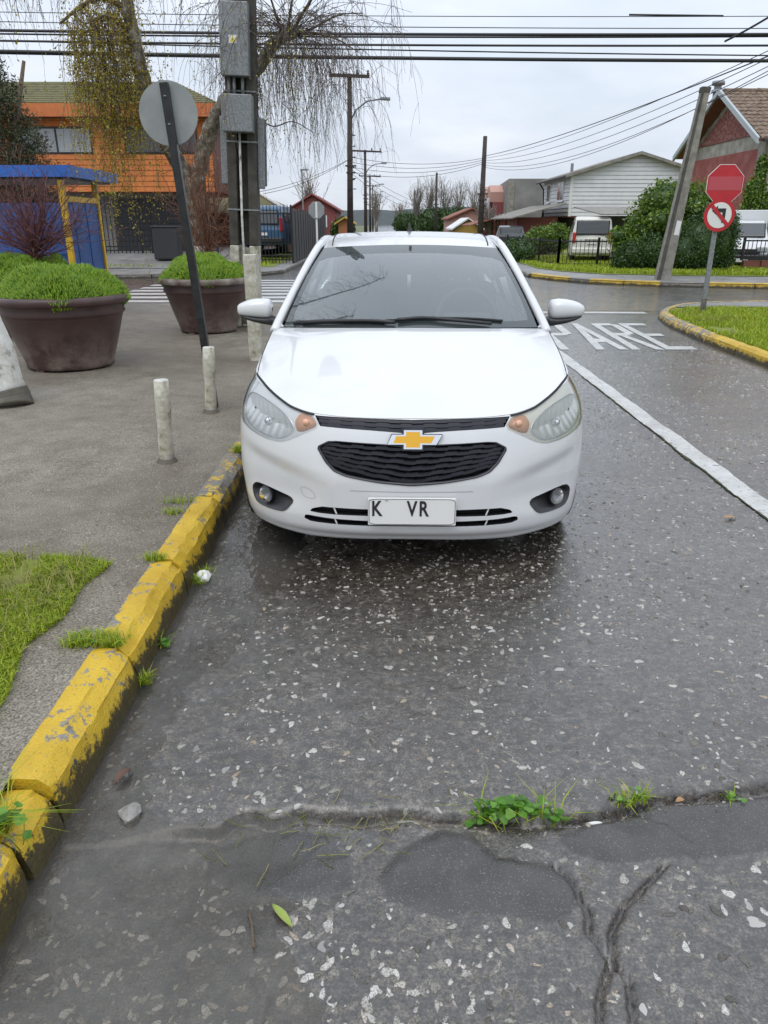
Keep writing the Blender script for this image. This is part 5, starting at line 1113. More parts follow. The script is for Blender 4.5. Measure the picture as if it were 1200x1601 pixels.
# nearer tree at the frame edge: only its trunk and overhanging twigs show
b2 = thing('weeping_birch', 'birch at the left edge with whitewashed trunk and overhanging twigs', 'tree', (-3.36, 6.2, .128))
limb('trunk_base', [(-3.16,6.12,.09),(-3.18,6.15,.16),(-3.20,6.16,.24)], .195, .177, 'soil', b2, 14, 7, .0); limb('whitewashed_trunk', [(-3.20,6.16,.22),(-3.26,6.17,.6),(-3.34,6.18,1.0),(-3.42,6.2,1.4)], .178, .145, 'whitewash', b2, 14, 8, .004); limb('trunk', [(-3.42,6.2,1.38),(-3.62,6.25,2.4),(-3.70,6.3,3.4),(-3.6,6.6,4.3)], .145, .10, 'birch_bark', b2, 12, 9, .006)
OB = [[(-3.66,6.4,3.7),(-3.5,7.0,4.1),(-3.2,7.9,4.2),(-2.9,8.8,4.15)], [(-3.62,6.5,4.1),(-3.9,7.4,4.5),(-4.0,8.6,4.5),(-3.9,9.8,4.3)], [(-3.68,6.4,3.9),(-3.0,7.2,4.4),(-2.4,8.2,4.5),(-2.0,9.3,4.4)], [(-3.66,6.4,3.8),(-4.4,7.6,4.4),(-5.0,9.0,4.6),(-5.4,10.2,4.4)]]
OB.append([(-3.64,6.45,4.1),(-2.9,6.4,4.7),(-2.0,6.3,5.0),(-1.0,6.3,5.0),(-.3,6.4,4.7)]); OB.append([(-3.64,6.4,4.0),(-2.8,5.8,4.6),(-1.9,5.4,4.8),(-1.1,5.2,4.6)])
for i, b in enumerate(OB): limb('limb', b, .05, .014, 'bark_brown', b2, 7, 20 + i)
s2_ = np.concatenate([along(b, n, rg, .35) for b, n in zip(OB[:4], (34, 70, 40, 80))]); s3_ = np.concatenate([along(OB[4], 46, rg, .3), along(OB[5], 30, rg, .3)]); V, F, _ = strands(s3_, rg, .95, .30, 10, .35, .0045); ob('hanging_twigs', V, F, 'twig', b2, kind='stuff')
V, F, p2_ = strands(s2_, rg, 1.15, .30, 14, .35, .0034); ob('hanging_twigs', V, F, 'twig', b2, kind='stuff')
c = p2_[rg.random(len(p2_)) < .16]; c = c + rg.normal(size=c.shape)*.02; V, F = leaves(c, .030, rg); npob('young_leaves', V, F, 'leaf_birch', b2, kind='stuff'); c = p2_[rg.random(len(p2_)) < .5]; V, F = leaves(c + rg.normal(size=c.shape)*.004, .012, rg); npob('buds', V, F, 'twig', b2, kind='stuff')
def bare_shrub(label, x, y, z0, h, r, n, m, seed, trunk_h=.3):
    rg = np.random.default_rng(seed); t = thing('bare_shrub', label, 'shrub', (x, y, z0)); ob('stem', *tube([(x, y, z0), (x + .01, y, z0 + trunk_h*.6), (x, y, z0 + trunk_h)], [.035, .03, .028], 8), 'bark_brown', t, True); T = []
    for k in range(n):
        a = rg.uniform(0, 6.28); e = rg.uniform(.25, 1.4); d = np.array([math.cos(a)*math.cos(e), math.sin(a)*math.cos(e), math.sin(e)]); p = np.array([x, y, z0 + trunk_h*rg.uniform(.6, 1)]); L = h*rg.uniform(.5, 1.05); path = [p.copy()]
        for i in range(7): d = d + rg.normal(size=3)*.13; d /= np.linalg.norm(d); p = p + d*L/7*np.array([r/h*1.5, r/h*1.5, 1]); path.append(p.copy())
        T.append(tube(path, np.linspace(.007, .002, 8), 3, False))
        for _ in range(9):
            i = rg.integers(2, 8); q = path[i].copy(); e2 = d + rg.normal(size=3)*.8; e2 /= np.linalg.norm(e2); T.append(tube([q, q + e2*L*.09 + rg.normal(size=3)*.01, q + e2*L*.17 + rg.normal(size=3)*.02], .0026, 3, False))
    V, F = merge(T); ob('twigs', V, F, m, t, kind='stuff')
bare_shrub('bare dark red shrub growing in the hidden planter before the blue shelter', -4.62, 10.3, .85, 1.2, .88, 150, 'twig_red', 1, .42)
bare_shrub('bare orange-brown shrub beside the birch trunk', -2.62, 11.62, .128, 2.0, .42, 70, 'twig_orange', 2, 1.1)

# ---- bus shelter seen from behind
mat('shelter_blue', rough=.35, fn=vary((.010,.055,.20), (.018,.095,.33), 2.2, (.25,.5))); mat('shelter_roof_blue', (.02,.12,.46), .4); mat('shelter_yellow', rough=.4, fn=vary((.55,.33,.012), (.70,.44,.02), 3))
sh = thing('bus_shelter', 'blue and yellow bus shelter behind the planters', 'bus shelter', (-6.6, 12.9, .128)); SX, SY0, SY1 = -4.92, 12.25, 13.65
rf = ob('roof', *prism([(-9.5,2.20),(-4.70,2.20),(-4.70,2.36),(-9.5,2.36)], 12.12, 14.2), 'shelter_roof_blue', sh); ob('roof_underside', *box(-9.4, -4.8, 12.2, 14.1, 2.17, 2.198), 'black_steel', rf)
for y in (SY0, SY1): ob('post', *box(SX - .04, SX + .04, y - .04, y + .04, .128, 2.165), 'shelter_yellow', sh)
ob('side_rail', *box(SX - .035, SX + .035, SY0 + .041, SY1 - .041, 1.86, 1.94), 'shelter_yellow', sh); ob('post', *box(-9.0, -8.92, SY0 - .04, SY0 + .04, .128, 2.165), 'shelter_yellow', sh)
for i in range(5): y0 = SY0 + .045 + i*.262; ob('side_panel', *box(SX - .012 + .008*(i % 2), SX + .012 + .008*(i % 2), y0, y0 + .258, .25, 1.855), 'shelter_blue', sh)
for i in range(14): x0 = SX - .05 - (i+1)*.285; ob('back_panel', *box(x0, x0 + .281, SY0 - .012 - .009*(i % 2), SY0 + .012 - .009*(i % 2), .22, 1.84), 'shelter_blue', sh)
ob('back_rail', *box(-8.9, SX - .045, SY0 - .05, SY0 - .022, 1.10, 1.13), 'shelter_blue', sh)
# ---- dark conifer
def leaf_tree(name, label, cat, base, ells, n, size, m, seed, trunk_r=.15, asp=1.7, inner=None, shell=.55):
    rg = np.random.default_rng(seed); t = thing(name, label, cat, base); top = max(e[2] for e in ells)
    ob('trunk', *tube([base, (base[0] + .1, base[1], base[2] + (top - base[2])*.5), (ells[0][0], ells[0][1], top)], [trunk_r, trunk_r*.7, trunk_r*.3], 8), 'bark_brown', t, True)
    V, F = leaves(cloud_pts(ells, n, rg, shell), size, rg, asp); npob('crown', V, F, m, t, kind='stuff'); return t
rgc = np.random.default_rng(9); EL = []
for k in range(26):
    z = 1.6 + k*.165; rr = 1.55*(1 - (k/27)**1.6) + .25; a = k*2.4; EL.append((-10.95 + rr*.55*math.cos(a), 23.5 + rr*.4*math.sin(a), z, rr*.62, rr*.6, .42))
leaf_tree('conifer', 'dark green feathery conifer beside the orange building', 'tree', (-10.95,23.5,.11), EL, 26000, .12, 'leaf_conifer', 5, .16, 4.0, shell=.3)

# ---- orange two-storey building
mat('orange_plank', rough=.5, fn=vary((.50,.14,.022), (.66,.20,.034), 2.5, None, .15, 30)); mat('orange_fascia', rough=.5, fn=vary((.42,.11,.028), (.56,.17,.045), 3)); mat('moss_tile', rough=.85, fn=vary((.055,.05,.03), (.15,.14,.055), 5, None, .4, 12, c3=(.10,.085,.06))); mat('brown_wall', (.16,.055,.035), .7); mat('grey_wall', rough=.7, fn=vary((.16,.155,.145), (.24,.235,.22), 1.2)); mat('dark_gate', (.03,.03,.032), .5); mat('white_frame', (.6,.6,.58), .5)
ob_ = thing('orange_building', 'orange plank-clad two-storey building with mossy tile roof', 'building', (-14, 34, .4)); X0, X1, YF = -27., -6.95, 33.
WIN = [(-14.6,-11.75,4.15,5.12),(-10.45,-7.5,4.15,5.12),(-20.5,-17.5,4.15,5.12)]
ob('upper_wall', *box(X0, X1 - .02, YF + .05, 41, 2.74, 5.6), 'orange_fascia', ob_); ob('side_wall', *box(X1 - .015, X1 + .02, YF + .06, 41, 2.74, 5.58), 'brown_wall', ob_)
for i in range(14):
    z0 = 2.74 + i*.2; segs = [(X0, X1)]
    for a, b, c_, d in WIN:
        if z0 + .2 > c_ and z0 < d: segs = [s_ for q in segs for s_ in ((q[0], min(q[1], a)), (max(q[0], b), q[1])) if s_[1] - s_[0] > .02]
    for a, b in segs: ob('plank', *prism([(YF - .012, z0 + .004), (YF + .045, z0 + .004), (YF + .045, z0 + .195), (YF + .012, z0 + .195)], a, b, 'x'), 'orange_plank', ob_)
for k, (a, b, c_, d) in enumerate(WIN):
    f_ = ob('window', *merge([box(a, a + .06, YF - .02, YF + .04, c_, d), box(b - .06, b, YF - .02, YF + .04, c_, d), box(a + .06, b - .06, YF - .02, YF + .04, c_, c_ + .06), box(a + .06, b - .06, YF - .02, YF + .04, d - .06, d), box((a + b)/2 - .03, (a + b)/2 + .03, YF - .018, YF + .035, c_ + .06, d - .06)]), 'black_steel', ob_)
    for u0, u1 in ((a + .06, (a + b)/2 - .03), ((a + b)/2 + .03, b - .06)): ob('pane', *box(u0, u1, YF + .01, YF + .02, c_ + .06, d - .06), 'pale_glass' if k == 0 else 'window_glass', f_)
ob('fascia', *box(X0, X1 + .55, YF - .75, YF - .70, 5.40, 5.86), 'orange_fascia', ob_); ob('fascia', *box(X1 + .50, X1 + .55, YF - .69, 41, 5.40, 5.86), 'orange_fascia', ob_); ob('soffit', *box(X0, X1 + .49, YF - .69, 41, 5.42, 5.46), 'brown_wall', ob_)
rf = ob('roof', *prism([(X0, 5.80), (X1 + .5, 5.80), (-9.1, 7.0), (X0, 7.0)], 35.2, 36.5), 'moss_tile', ob_); nrow = 12
for i in range(nrow):
    f0, f1 = i/nrow, (i+1.12)/nrow; za, zb = 5.86 + 1.15*f0, 5.86 + 1.15*f1; ya, yb = YF - .72 + 2.9*f0, YF - .72 + 2.9*f1; xa, xb = X1 + .5 - 2.3*f0, X1 + .5 - 2.3*f1
    ob('tile_course', [(X0, ya, za - .02), (xa, ya, za - .02), (xb, yb, zb), (X0, yb, zb), (X0, ya, za + .05), (xa, ya, za + .05), (xb, yb, zb + .02), (X0, yb, zb + .02)], [(4,5,6,7), (0,1,5,4), (1,2,6,5)], 'moss_tile', rf)
ob('ground_wall', *box(X0, X1 - .6, YF + 1.2, YF + 1.4, .2, 2.73), 'grey_wall', ob_); ob('garage_door', *box(-11.6, -7.9, YF + 1.15, YF + 1.19, .3, 2.5), 'dark_gate', ob_)
for i in range(9): ob('door_slat', *box(-11.55, -7.95, YF + 1.12, YF + 1.148, .35 + i*.235, .35 + i*.235 + .2), 'dark_gate', ob_)
structure(ob('driveway', [(-30,26.2,.125),(-5.2,26.2,.125),(-5.2,31,.42),(-30,31,.42),(-30,42,.42),(-5.2,42,.42)], [(0,1,2,3),(3,2,5,4)], 'concrete_walk'))
# ---- railings
def railing(label, p0, p1, z0, z1, gap, group, rails=(.12, .8), r=.014, spike=True, m='black_steel', posts=None):
    p0, p1 = np.array(p0, float), np.array(p1, float); L = np.linalg.norm(p1 - p0); d = (p1 - p0)/L; t = thing('railing', label, 'fence', (p0[0], p0[1], z0), 0, group); n = int(L/gap); a = math.atan2(d[1], d[0])
    V, F = box(-r, r, -r, r, 0, z1 - z0)
    if spike: V = V + [(0, 0, z1 - z0 + .12)]; F = [f for f in F if f != (4,5,7,6)] + [(4,5,8), (5,7,8), (7,6,8), (6,4,8)]
    me = bpy.data.meshes.new('bar'); me.from_pydata(V, [], F); me.materials.append(MT[m])
    for i in range(n + 1):
        o = bpy.data.objects.new('bar', me); COL.objects.link(o); o.parent = t; q = d*L*i/n; o.location = (q[0], q[1], 0); o.rotation_euler = (0, 0, a)
    for f_ in rails:
        z = z0 + (z1 - z0)*f_; mid = (p0 + p1)/2; ob('rail', *cbox((mid[0], mid[1], z), (L, .03, .045), Matrix.Rotation(a, 3, 'Z')), m, t)
    for k in (posts or []): q = p0 + d*L*k; ob('post', *cbox((q[0], q[1], (z0 + z1)/2 + .03), (.07, .07, z1 - z0 + .06)), m, t)
    return t
railing('black spiked railing and gate in front of the orange building', (-13.4,31.), (-6.6,31.), .40, 2.52, .155, 'black iron railings', (.06,.13,.86), .014, True, 'black_steel', (0, .56, .62, 1))
railing('black spiked railing in front of the blue van', (-4.95,29.2), (-3.42,29.2), .14, 2.10, .125, 'black iron railings', (.06,.14,.88), .014, True, 'black_steel', (0, 1))
t = thing('board_fence', 'tall dark board fence running down the left side of the far street', 'fence', (-3.4, 29.2, .11)); 
for i in range(34): y = 29.25 + i*.5; ob('board', *box(-3.42 - .02*(i % 2), -3.38 - .02*(i % 2), y, y + .485, .12, 2.02 + .05*math.sin(i*1.9)), 'dark_gate', t)
t = thing('bin', 'dark bin standing beside the black gate', 'bin', (-7.9, 28.6, .25)); ob('tub', *cbox((-7.9, 28.6, .85), (.9, .7, 1.1), None, .05), 'dark_gate', t); ob('lid', *cbox((-7.9, 28.6, 1.42), (.96, .76, .06), None, .02), 'black_plastic', t)
# ================================================================== RIGHT SIDE
# ---- stop sign over a no-left-turn sign
mat('sign_red', rough=.35, fn=vary((.40,.012,.022), (.48,.02,.03), 4)); mat('sign_red_faded', (.44,.065,.085), .4); mat('sign_white', (.68,.68,.66), .4); mat('post_dirty', rough=.7, fn=vary((.05,.045,.035), (.20,.19,.17), 18))
t = thing('stop_sign', 'red octagonal sign above a round no-left-turn sign on the traffic island', 'sign', (5.52, 13.1, .10))
ob('post', *cbox((5.53, 13.16, 1.36), (.075, .05, 2.05), None, .008), 'galvanised', t); ob('post_base', *cbox((5.53, 13.16, .215), (.085, .06, .25), None, .008), 'post_dirty', t)
def ngon(c, r, n, ph=0): return [(c[0] + r*math.cos(2*math.pi*(k + ph)/n), c[1] + r*math.sin(2*math.pi*(k + ph)/n)) for k in range(n)]
C1 = (5.553, 2.142); pl = ob('octagon_plate', *prism(ngon(C1, .318, 8, .5), 13.105, 13.113), 'sign_white', t); ob('octagon_face', *prism(ngon(C1, .309, 8, .5), 13.101, 13.104), 'sign_red', pl); ob('faded_band', *box(5.553 - .268, 5.553 + .268, 13.0985, 13.1005, 2.05, 2.255), 'sign_red_faded', pl)
C2 = (5.535, 1.672); pl = ob('round_plate', *prism(ngon(C2, .255, 48), 13.09, 13.098), 'sign_red', t); pl['label'] = 'no left turn sign with red ring and slash'; ob('white_disc', *prism(ngon(C2, .198, 48), 13.086, 13.0895), 'sign_white', pl)
ob('turn_arrow', *prism([(C2[0] + a, C2[1] + b) for a, b in ((.045,-.115),(.095,-.115),(.095,.105),(-.045,.105),(-.045,.145),(-.135,.07),(-.045,.0),(-.045,.045),(.045,.045))], 13.082, 13.0855), 'ink', pl)
ob('red_slash', *cbox((C2[0], 13.0795, C2[1]), (.44, .003, .058), Matrix.Rotation(R(45), 3, 'Y')), 'sign_red', pl)
# ---- leaning concrete pole
mat('old_concrete', rough=.85, fn=vary((.16,.15,.125), (.30,.285,.245), 5, None, .3, 40)); mat('old_concrete_dark', rough=.85, fn=vary((.05,.047,.04), (.10,.095,.08), 5, None, .3, 40))
t = thing('leaning_pole', 'tapered concrete pole leaning right beside the hedge', 'utility pole', (7.6, 21., .11)); b0 = np.array([7.58, 21., .08]); b1 = np.array([8.06, 21.05, 4.72]); P = []
for f_ in np.linspace(0, 1, 8):
    c = b0 + (b1 - b0)*f_; w_ = .18 - .085*f_; P.append([(c[0] - w_, c[1] - .13 + .04*f_, c[2]), (c[0] + w_, c[1] - .13 + .04*f_, c[2]), (c[0] + w_, c[1] + .13 - .04*f_, c[2]), (c[0] - w_, c[1] + .13 - .04*f_, c[2]), (c[0] - w_, c[1] - .13 + .04*f_, c[2])])
V, F = gridmesh(P); ob('shaft', V, F + [(35, 36, 37, 38)], 'old_concrete', t)
V, F = gridmesh([[(p[0][0] - .014, p[0][1] - .008, p[0][2]), (p[0][0] + (p[1][0] - p[0][0])*.28, p[0][1] - .012, p[0][2]), (p[0][0] + (p[1][0] - p[0][0])*.30, p[0][1] + .05, p[0][2])] for p in P]); ob('dark_flange', V, F, 'old_concrete_dark', t)
c = b0 + (b1 - b0)*.29; ob('notice', *cbox((c[0] + .06, c[1] - .138, c[2]), (.13, .004, .36), Matrix.Rotation(R(5.9), 3, 'Y')), 'plate_white', t); c = b0 + (b1 - b0)*.985; ob('pole_cap', *cbox(c, (.22, .2, .12), Matrix.Rotation(R(5.9), 3, 'Y')), 'old_concrete_dark', t)

# ---- white plank house
mat('white_plank', rough=.55, fn=vary((.56,.565,.58), (.66,.665,.68), 1.5)); mat('roof_fibre', rough=.8, fn=vary((.16,.15,.13), (.28,.265,.235), 3)); mat('white_trim', (.66,.66,.65), .5)
h = thing('white_house', 'white plank-clad house with a low gable behind the hedge', 'house', (14.4, 50, 0)); HX0, HX1, HY0, HY1, ZE, ZP, XP = 10.72, 18.2, 46., 54., 4.12, 5.16, 14.42
def zgab(x): return ZE + (ZP - ZE)*(1 - abs(x - XP)/((XP - HX0) if x < XP else (HX1 - XP)))
ob('core', *prism([(HX0 + .03, 1.93), (HX1 - .03, 1.93), (HX1 - .03, ZE), (XP, ZP - .02), (HX0 + .03, ZE)], HY0 + .04, HY1), 'white_trim', h); nP = 15; dz = (ZP - 1.92)/nP
for i in range(nP):
    z0, z1 = 1.92 + i*dz, 1.92 + (i + 1)*dz - .018; lim = lambda z: (HX0, HX1) if z <= ZE else (HX0 + (XP - HX0)*(z - ZE)/(ZP - ZE), HX1 - (HX1 - XP)*(z - ZE)/(ZP - ZE)); a0, a1 = lim(z0); c0, c1 = lim(min(z1, ZP))
    if a1 - a0 < .3: continue
    ob('plank', [(a0, HY0 - .03, z0), (a1, HY0 - .03, z0), (c1, HY0 + .0, z1), (c0, HY0 + .0, z1), (a0, HY0 + .035, z0), (a1, HY0 + .035, z0), (c1, HY0 + .035, z1), (c0, HY0 + .035, z1)], [(0,1,2,3), (0,4,5,1), (1,5,6,2), (3,2,6,7), (0,3,7,4)], 'white_plank', h)
for i in range(10): z0 = 1.92 + i*dz; ob('plank', [(HX0 - .03, HY0 + .04, z0), (HX0 - .03, HY1, z0), (HX0, HY1, z0 + dz - .018), (HX0, HY0 + .04, z0 + dz - .018), (HX0 + .028, HY0 + .04, z0), (HX0 + .028, HY1, z0)], [(0,3,2,1), (0,1,5,4)], 'white_plank', h)
ob('corner_board', *box(HX0 - .06, HX0 + .10, HY0 - .06, HY0 + .03, 1.90, ZE), 'white_trim', h)
for y0, y1 in ((47.6, 49.3), (51.4, 52.4)):
    wn = ob('window', *box(HX0 - .07, HX0 + .02, y0, y1, 2.75, 3.85), 'white_trim', h)
    for k in (0, 1): ya = y0 + .08 + k*(y1 - y0 - .08)/2; ob('pane', *box(HX0 - .08, HX0 - .072, ya, ya + (y1 - y0)/2 - .14, 2.84, 3.77), 'window_glass', wn)
    ob('sill', *box(HX0 - .14, HX0 - .073, y0 - .05, y1 + .05, 2.70, 2.76), 'white_trim', wn)
for s_, xe in ((-1, HX0 - .45), (1, HX1 + .45)):
    ze = zgab(HX0) - .13; ob('roof_slope', [(xe, HY0 - .35, ze), (XP, HY0 - .35, ZP + .03), (XP, HY1 + .3, ZP + .03), (xe, HY1 + .3, ze), (xe, HY0 - .35, ze + .10), (XP, HY0 - .35, ZP + .13), (XP, HY1 + .3, ZP + .13), (xe, HY1 + .3, ze + .10)], [(0,1,2,3), (4,5,6,7), (0,1,5,4), (0,3,7,4)], 'roof_fibre', h)
    ob('barge_board', [(xe, HY0 - .39, ze - .06), (XP, HY0 - .39, ZP - .04), (XP, HY0 - .39, ZP + .12), (xe, HY0 - .39, ze + .09), (xe, HY0 - .355, ze - .06), (XP, HY0 - .355, ZP - .04), (XP, HY0 - .355, ZP + .12), (xe, HY0 - .355, ze + .09)], [(0,1,2,3), (0,4,5,1), (3,2,6,7)], 'roof_fibre', h)
ob('gutter', *tube([(HX0 - .48, HY0 - .3, ZE - .13), (HX0 - .48, HY1, ZE - .13)], .06, 8), 'dark_gate', h); ob('downpipe', *tube([(HX0 - .48, 52.9, ZE - .18), (HX0 - .2, 52.9, ZE - .55), (HX0 - .12, 52.9, 2.0), (HX0 - .5, 52.9, .3)], .05, 8), 'dark_gate', h)
ob('flue', *tube([(11.6, 50, 4.3), (11.6, 50, 4.95)], .09, 10), 'galvanised', h); ob('ground_floor', *box(HX0 + .5, HX1 - .4, HY0 + .9, HY1 - .5, 0, 1.92), 'grey_wall', h); ob('overhang', *box(HX0 - .02, HX1, HY0, HY1, 1.84, 1.915), 'brown_wall', h); ob('cream_wall', *box(HX0 + .55, 14., HY0 + .80, HY0 + .88, .0, 1.80), 'lamp_cream', h)
# ---- red gabled house
mat('red_stucco', rough=.75, fn=vary((.21,.05,.042), (.28,.075,.062), 2.2, None, .2, 25, c3=(.32,.13,.11))); mat('red_weathered', rough=.85, fn=vary((.10,.035,.035), (.22,.07,.06), 7, None, .4, 25, c3=(.33,.22,.18))); mat('red_brick', rough=.75, fn=vary((.24,.075,.055), (.33,.11,.085), 4, None, .3, 25)); mat('cream_band', rough=.8, fn=vary((.24,.22,.18), (.42,.40,.35), 3, None, .2, 20)); mat('clay_tile', rough=.85, fn=vary((.055,.040,.030), (.17,.115,.08), 5, None, .5, 15, c3=(.24,.19,.14))); mat('grey_trim', (.36,.40,.41), .5)
h = thing('red_house', 'red gabled house with cream bands and brown clay tiles', 'house', (18, 33.6, 0)); gx, gy0, gy1, gym, ze, zp = 14.0, 30., 37.2, 33.6, 4.55, 6.32
ob('wall_core', *prism([(gy0 + .05, 0), (gy1, 0), (gy1, ze), (gym, zp), (gy0 + .05, ze)], gx + .04, 26, 'x'), 'cream_band', h)
ob('gable_panel', *prism([(gy0 + .75, ze + .10), (gy1 - .75, ze + .10), (gym, zp - .32)], gx - .01, gx + .03, 'x'), 'red_weathered', h); ob('gable_wall', *prism([(gy0 + .55, .35), (gy1 - .3, .35), (gy1 - .3, ze - .42), (gy0 + .55, ze - .42)], gx - .012, gx + .03, 'x'), 'red_stucco', h)
ob('front_panel', *box(gx + .75, 26, gy0, gy0 + .045, 1.45, ze - .55), 'red_brick', h); ob('sill_band', *box(gx + .05, 26, gy0 - .03, gy0 + .04, 1.0, 1.42), 'cream_band', h); ob('plinth', *box(gx + .05, 26, gy0 - .01, gy0 + .04, .05, .98), 'red_brick', h); ob('corner_pilaster', *box(gx - .03, gx + .62, gy0 - .035, gy0 + .5, .05, ze), 'cream_band', h)
for k in range(12):
    for i in range(6): xx = gx + .80 + i*.42 + .2*(k % 2); ob('brick', *box(xx, xx + .40, gy0 - .012, gy0 - .0008, 1.50 + k*.205, 1.50 + k*.205 + .19), 'red_brick', h)
for s_, ya in ((-1, gy0 - .55), (1, gy1 + .55)):
    z_ = ze - .18; rf = ob('roof_slope', [(gx - .55, ya, z_), (gx - .55, gym, zp + .10), (26, gym, zp + .10), (26, ya, z_), (gx - .55, ya, z_ - .08), (gx - .55, gym, zp), (26, gym, zp), (26, ya, z_ - .08)], [(0,1,2,3), (4,5,6,7), (0,3,7,4)], 'brown_wall', h)
    ob('barge_board', [(gx - .62, ya, z_ - .16), (gx - .62, gym, zp + .02), (gx - .62, gym, zp + .22), (gx - .62, ya, z_ + .05), (gx - .52, ya, z_ - .16), (gx - .52, gym, zp + .02), (gx - .52, gym, zp + .22), (gx - .52, ya, z_ + .05)], [(0,1,2,3), (4,5,6,7), (0,1,5,4), (3,2,6,7), (0,3,7,4)], 'grey_trim', h)
    if s_ < 0:
        n = 13; sl = (zp + .10 - z_)/(gym - ya)
        for i in range(n):
            y0 = ya - .05 + (gym - ya + .05)*i/n; y1 = y0 + (gym - ya)*1.1/n; xs = np.arange(gx - .5, 19.0, .055); wv = .032*np.abs(np.sin((xs - gx)*math.pi/.22)) + .012*(fbm(xs*2, xs*0 + i, 2, 4) - .45); za = z_ + sl*(y0 - ya) + .06; zb = z_ + sl*(y1 - ya) + .02
            ob('tile_course', *gridmesh([np.stack([xs, np.full_like(xs, y0), za - .05 + 0*xs], 1), np.stack([xs, np.full_like(xs, y0), za + wv], 1), np.stack([xs, np.full_like(xs, y1), zb + wv], 1)]), 'clay_tile', rf)
for i in range(11): ob('ridge_tile', *tube([(gx - .4 + i*.45, gym, zp + .13 + .02*(i % 2)), (gx + .08 + i*.45, gym, zp + .13)], .11, 8), 'clay_tile', h, True)
ob('gutter', *box(gx - .4, 26, gy0 - .68, gy0 - .57, ze - .30, ze - .20), 'dark_gate', h); fl = ob('flue', *tube([(14.15, 35.6, 5.0), (14.15, 35.6, 6.75)], .17, 14), 'galvanised', h, True); ob('flue_cap', *lathe([(.24,0),(.24,.10),(.15,.12),(.15,.26),(.27,.28),(.25,.42),(.01,.44)], 14, (14.15, 35.6, 6.70)), 'galvanised', fl, True); ob('window', *box(15.2, 16.6, gy0 - .025, gy0 - .014, 1.46, 1.70), 'sticker_yellow', h)
# ---- hedge, ivy, shrubs
def shrub(label, ells, n, size, m, seed, cat='shrub', asp=1.5, name='shrub', core=True):
    rg = np.random.default_rng(seed); e0 = ells[0]; t = thing(name, label, cat, (e0[0], e0[1], .12)); V, F = leaves(cloud_pts(ells, n, rg, .72), size, rg, asp, .3); npob('foliage', V, F, m, t, kind='stuff')
    for k in range(4): ob('stem', *tube([(e0[0] + .1*k, e0[1], .1), (e0[0] + .3*(k - 1.5), e0[1] + .1, e0[2]*.6), (e0[0] + .6*(k - 1.5), e0[1], e0[2] + e0[5]*.5)], [.05, .035, .012], 6), 'bark_brown', t)
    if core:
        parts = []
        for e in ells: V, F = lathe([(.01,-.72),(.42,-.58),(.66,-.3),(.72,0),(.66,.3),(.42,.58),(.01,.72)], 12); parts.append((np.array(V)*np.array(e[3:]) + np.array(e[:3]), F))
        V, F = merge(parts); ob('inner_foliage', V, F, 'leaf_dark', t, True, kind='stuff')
    return t
rg = np.random.default_rng(12); B1 = [(9.1,26.,1.35,1.2,.9,1.2),(8.6,25.7,1.2,.6,.7,.85),(9.9,26.2,1.55,.9,.8,1.1),(9.0,25.8,2.2,.75,.6,.65),(10.3,26.3,1.9,.7,.7,.9),(8.1,25.4,.65,.65,.6,.6),(9.6,26,2.45,.5,.5,.4)] + [(9.2 + rg.normal()*.8, 25.5 + rg.normal()*.3, 1.7 + rg.normal()*.6, .4, .35, .32) for _ in range(9)]
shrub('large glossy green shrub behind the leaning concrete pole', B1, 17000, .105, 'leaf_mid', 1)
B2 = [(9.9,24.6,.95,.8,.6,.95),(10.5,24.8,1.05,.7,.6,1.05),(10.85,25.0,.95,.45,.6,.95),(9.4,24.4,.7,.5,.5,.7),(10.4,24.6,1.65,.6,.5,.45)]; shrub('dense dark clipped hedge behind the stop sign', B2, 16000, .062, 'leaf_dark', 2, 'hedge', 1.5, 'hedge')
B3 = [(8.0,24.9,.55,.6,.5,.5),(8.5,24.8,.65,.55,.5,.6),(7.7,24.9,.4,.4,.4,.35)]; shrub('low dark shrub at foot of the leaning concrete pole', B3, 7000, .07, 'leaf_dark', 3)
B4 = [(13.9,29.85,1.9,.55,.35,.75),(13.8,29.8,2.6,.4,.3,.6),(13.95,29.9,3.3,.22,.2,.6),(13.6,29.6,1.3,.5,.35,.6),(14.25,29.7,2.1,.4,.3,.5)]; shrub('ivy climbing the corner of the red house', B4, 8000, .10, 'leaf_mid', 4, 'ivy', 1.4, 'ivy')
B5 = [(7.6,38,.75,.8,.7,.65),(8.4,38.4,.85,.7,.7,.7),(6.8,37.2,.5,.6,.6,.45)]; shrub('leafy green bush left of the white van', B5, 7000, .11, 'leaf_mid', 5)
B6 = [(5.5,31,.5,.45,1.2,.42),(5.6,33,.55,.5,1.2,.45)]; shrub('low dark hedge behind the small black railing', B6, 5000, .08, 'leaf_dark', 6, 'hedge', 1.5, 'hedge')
B7 = [(15.4,28.9,.7,.7,.4,.55),(16.4,28.9,.6,.7,.4,.5)]; shrub('grey-green lavender bush under the red house wall', B7, 4000, .09, 'leaf_conifer', 7, 'shrub', 3)

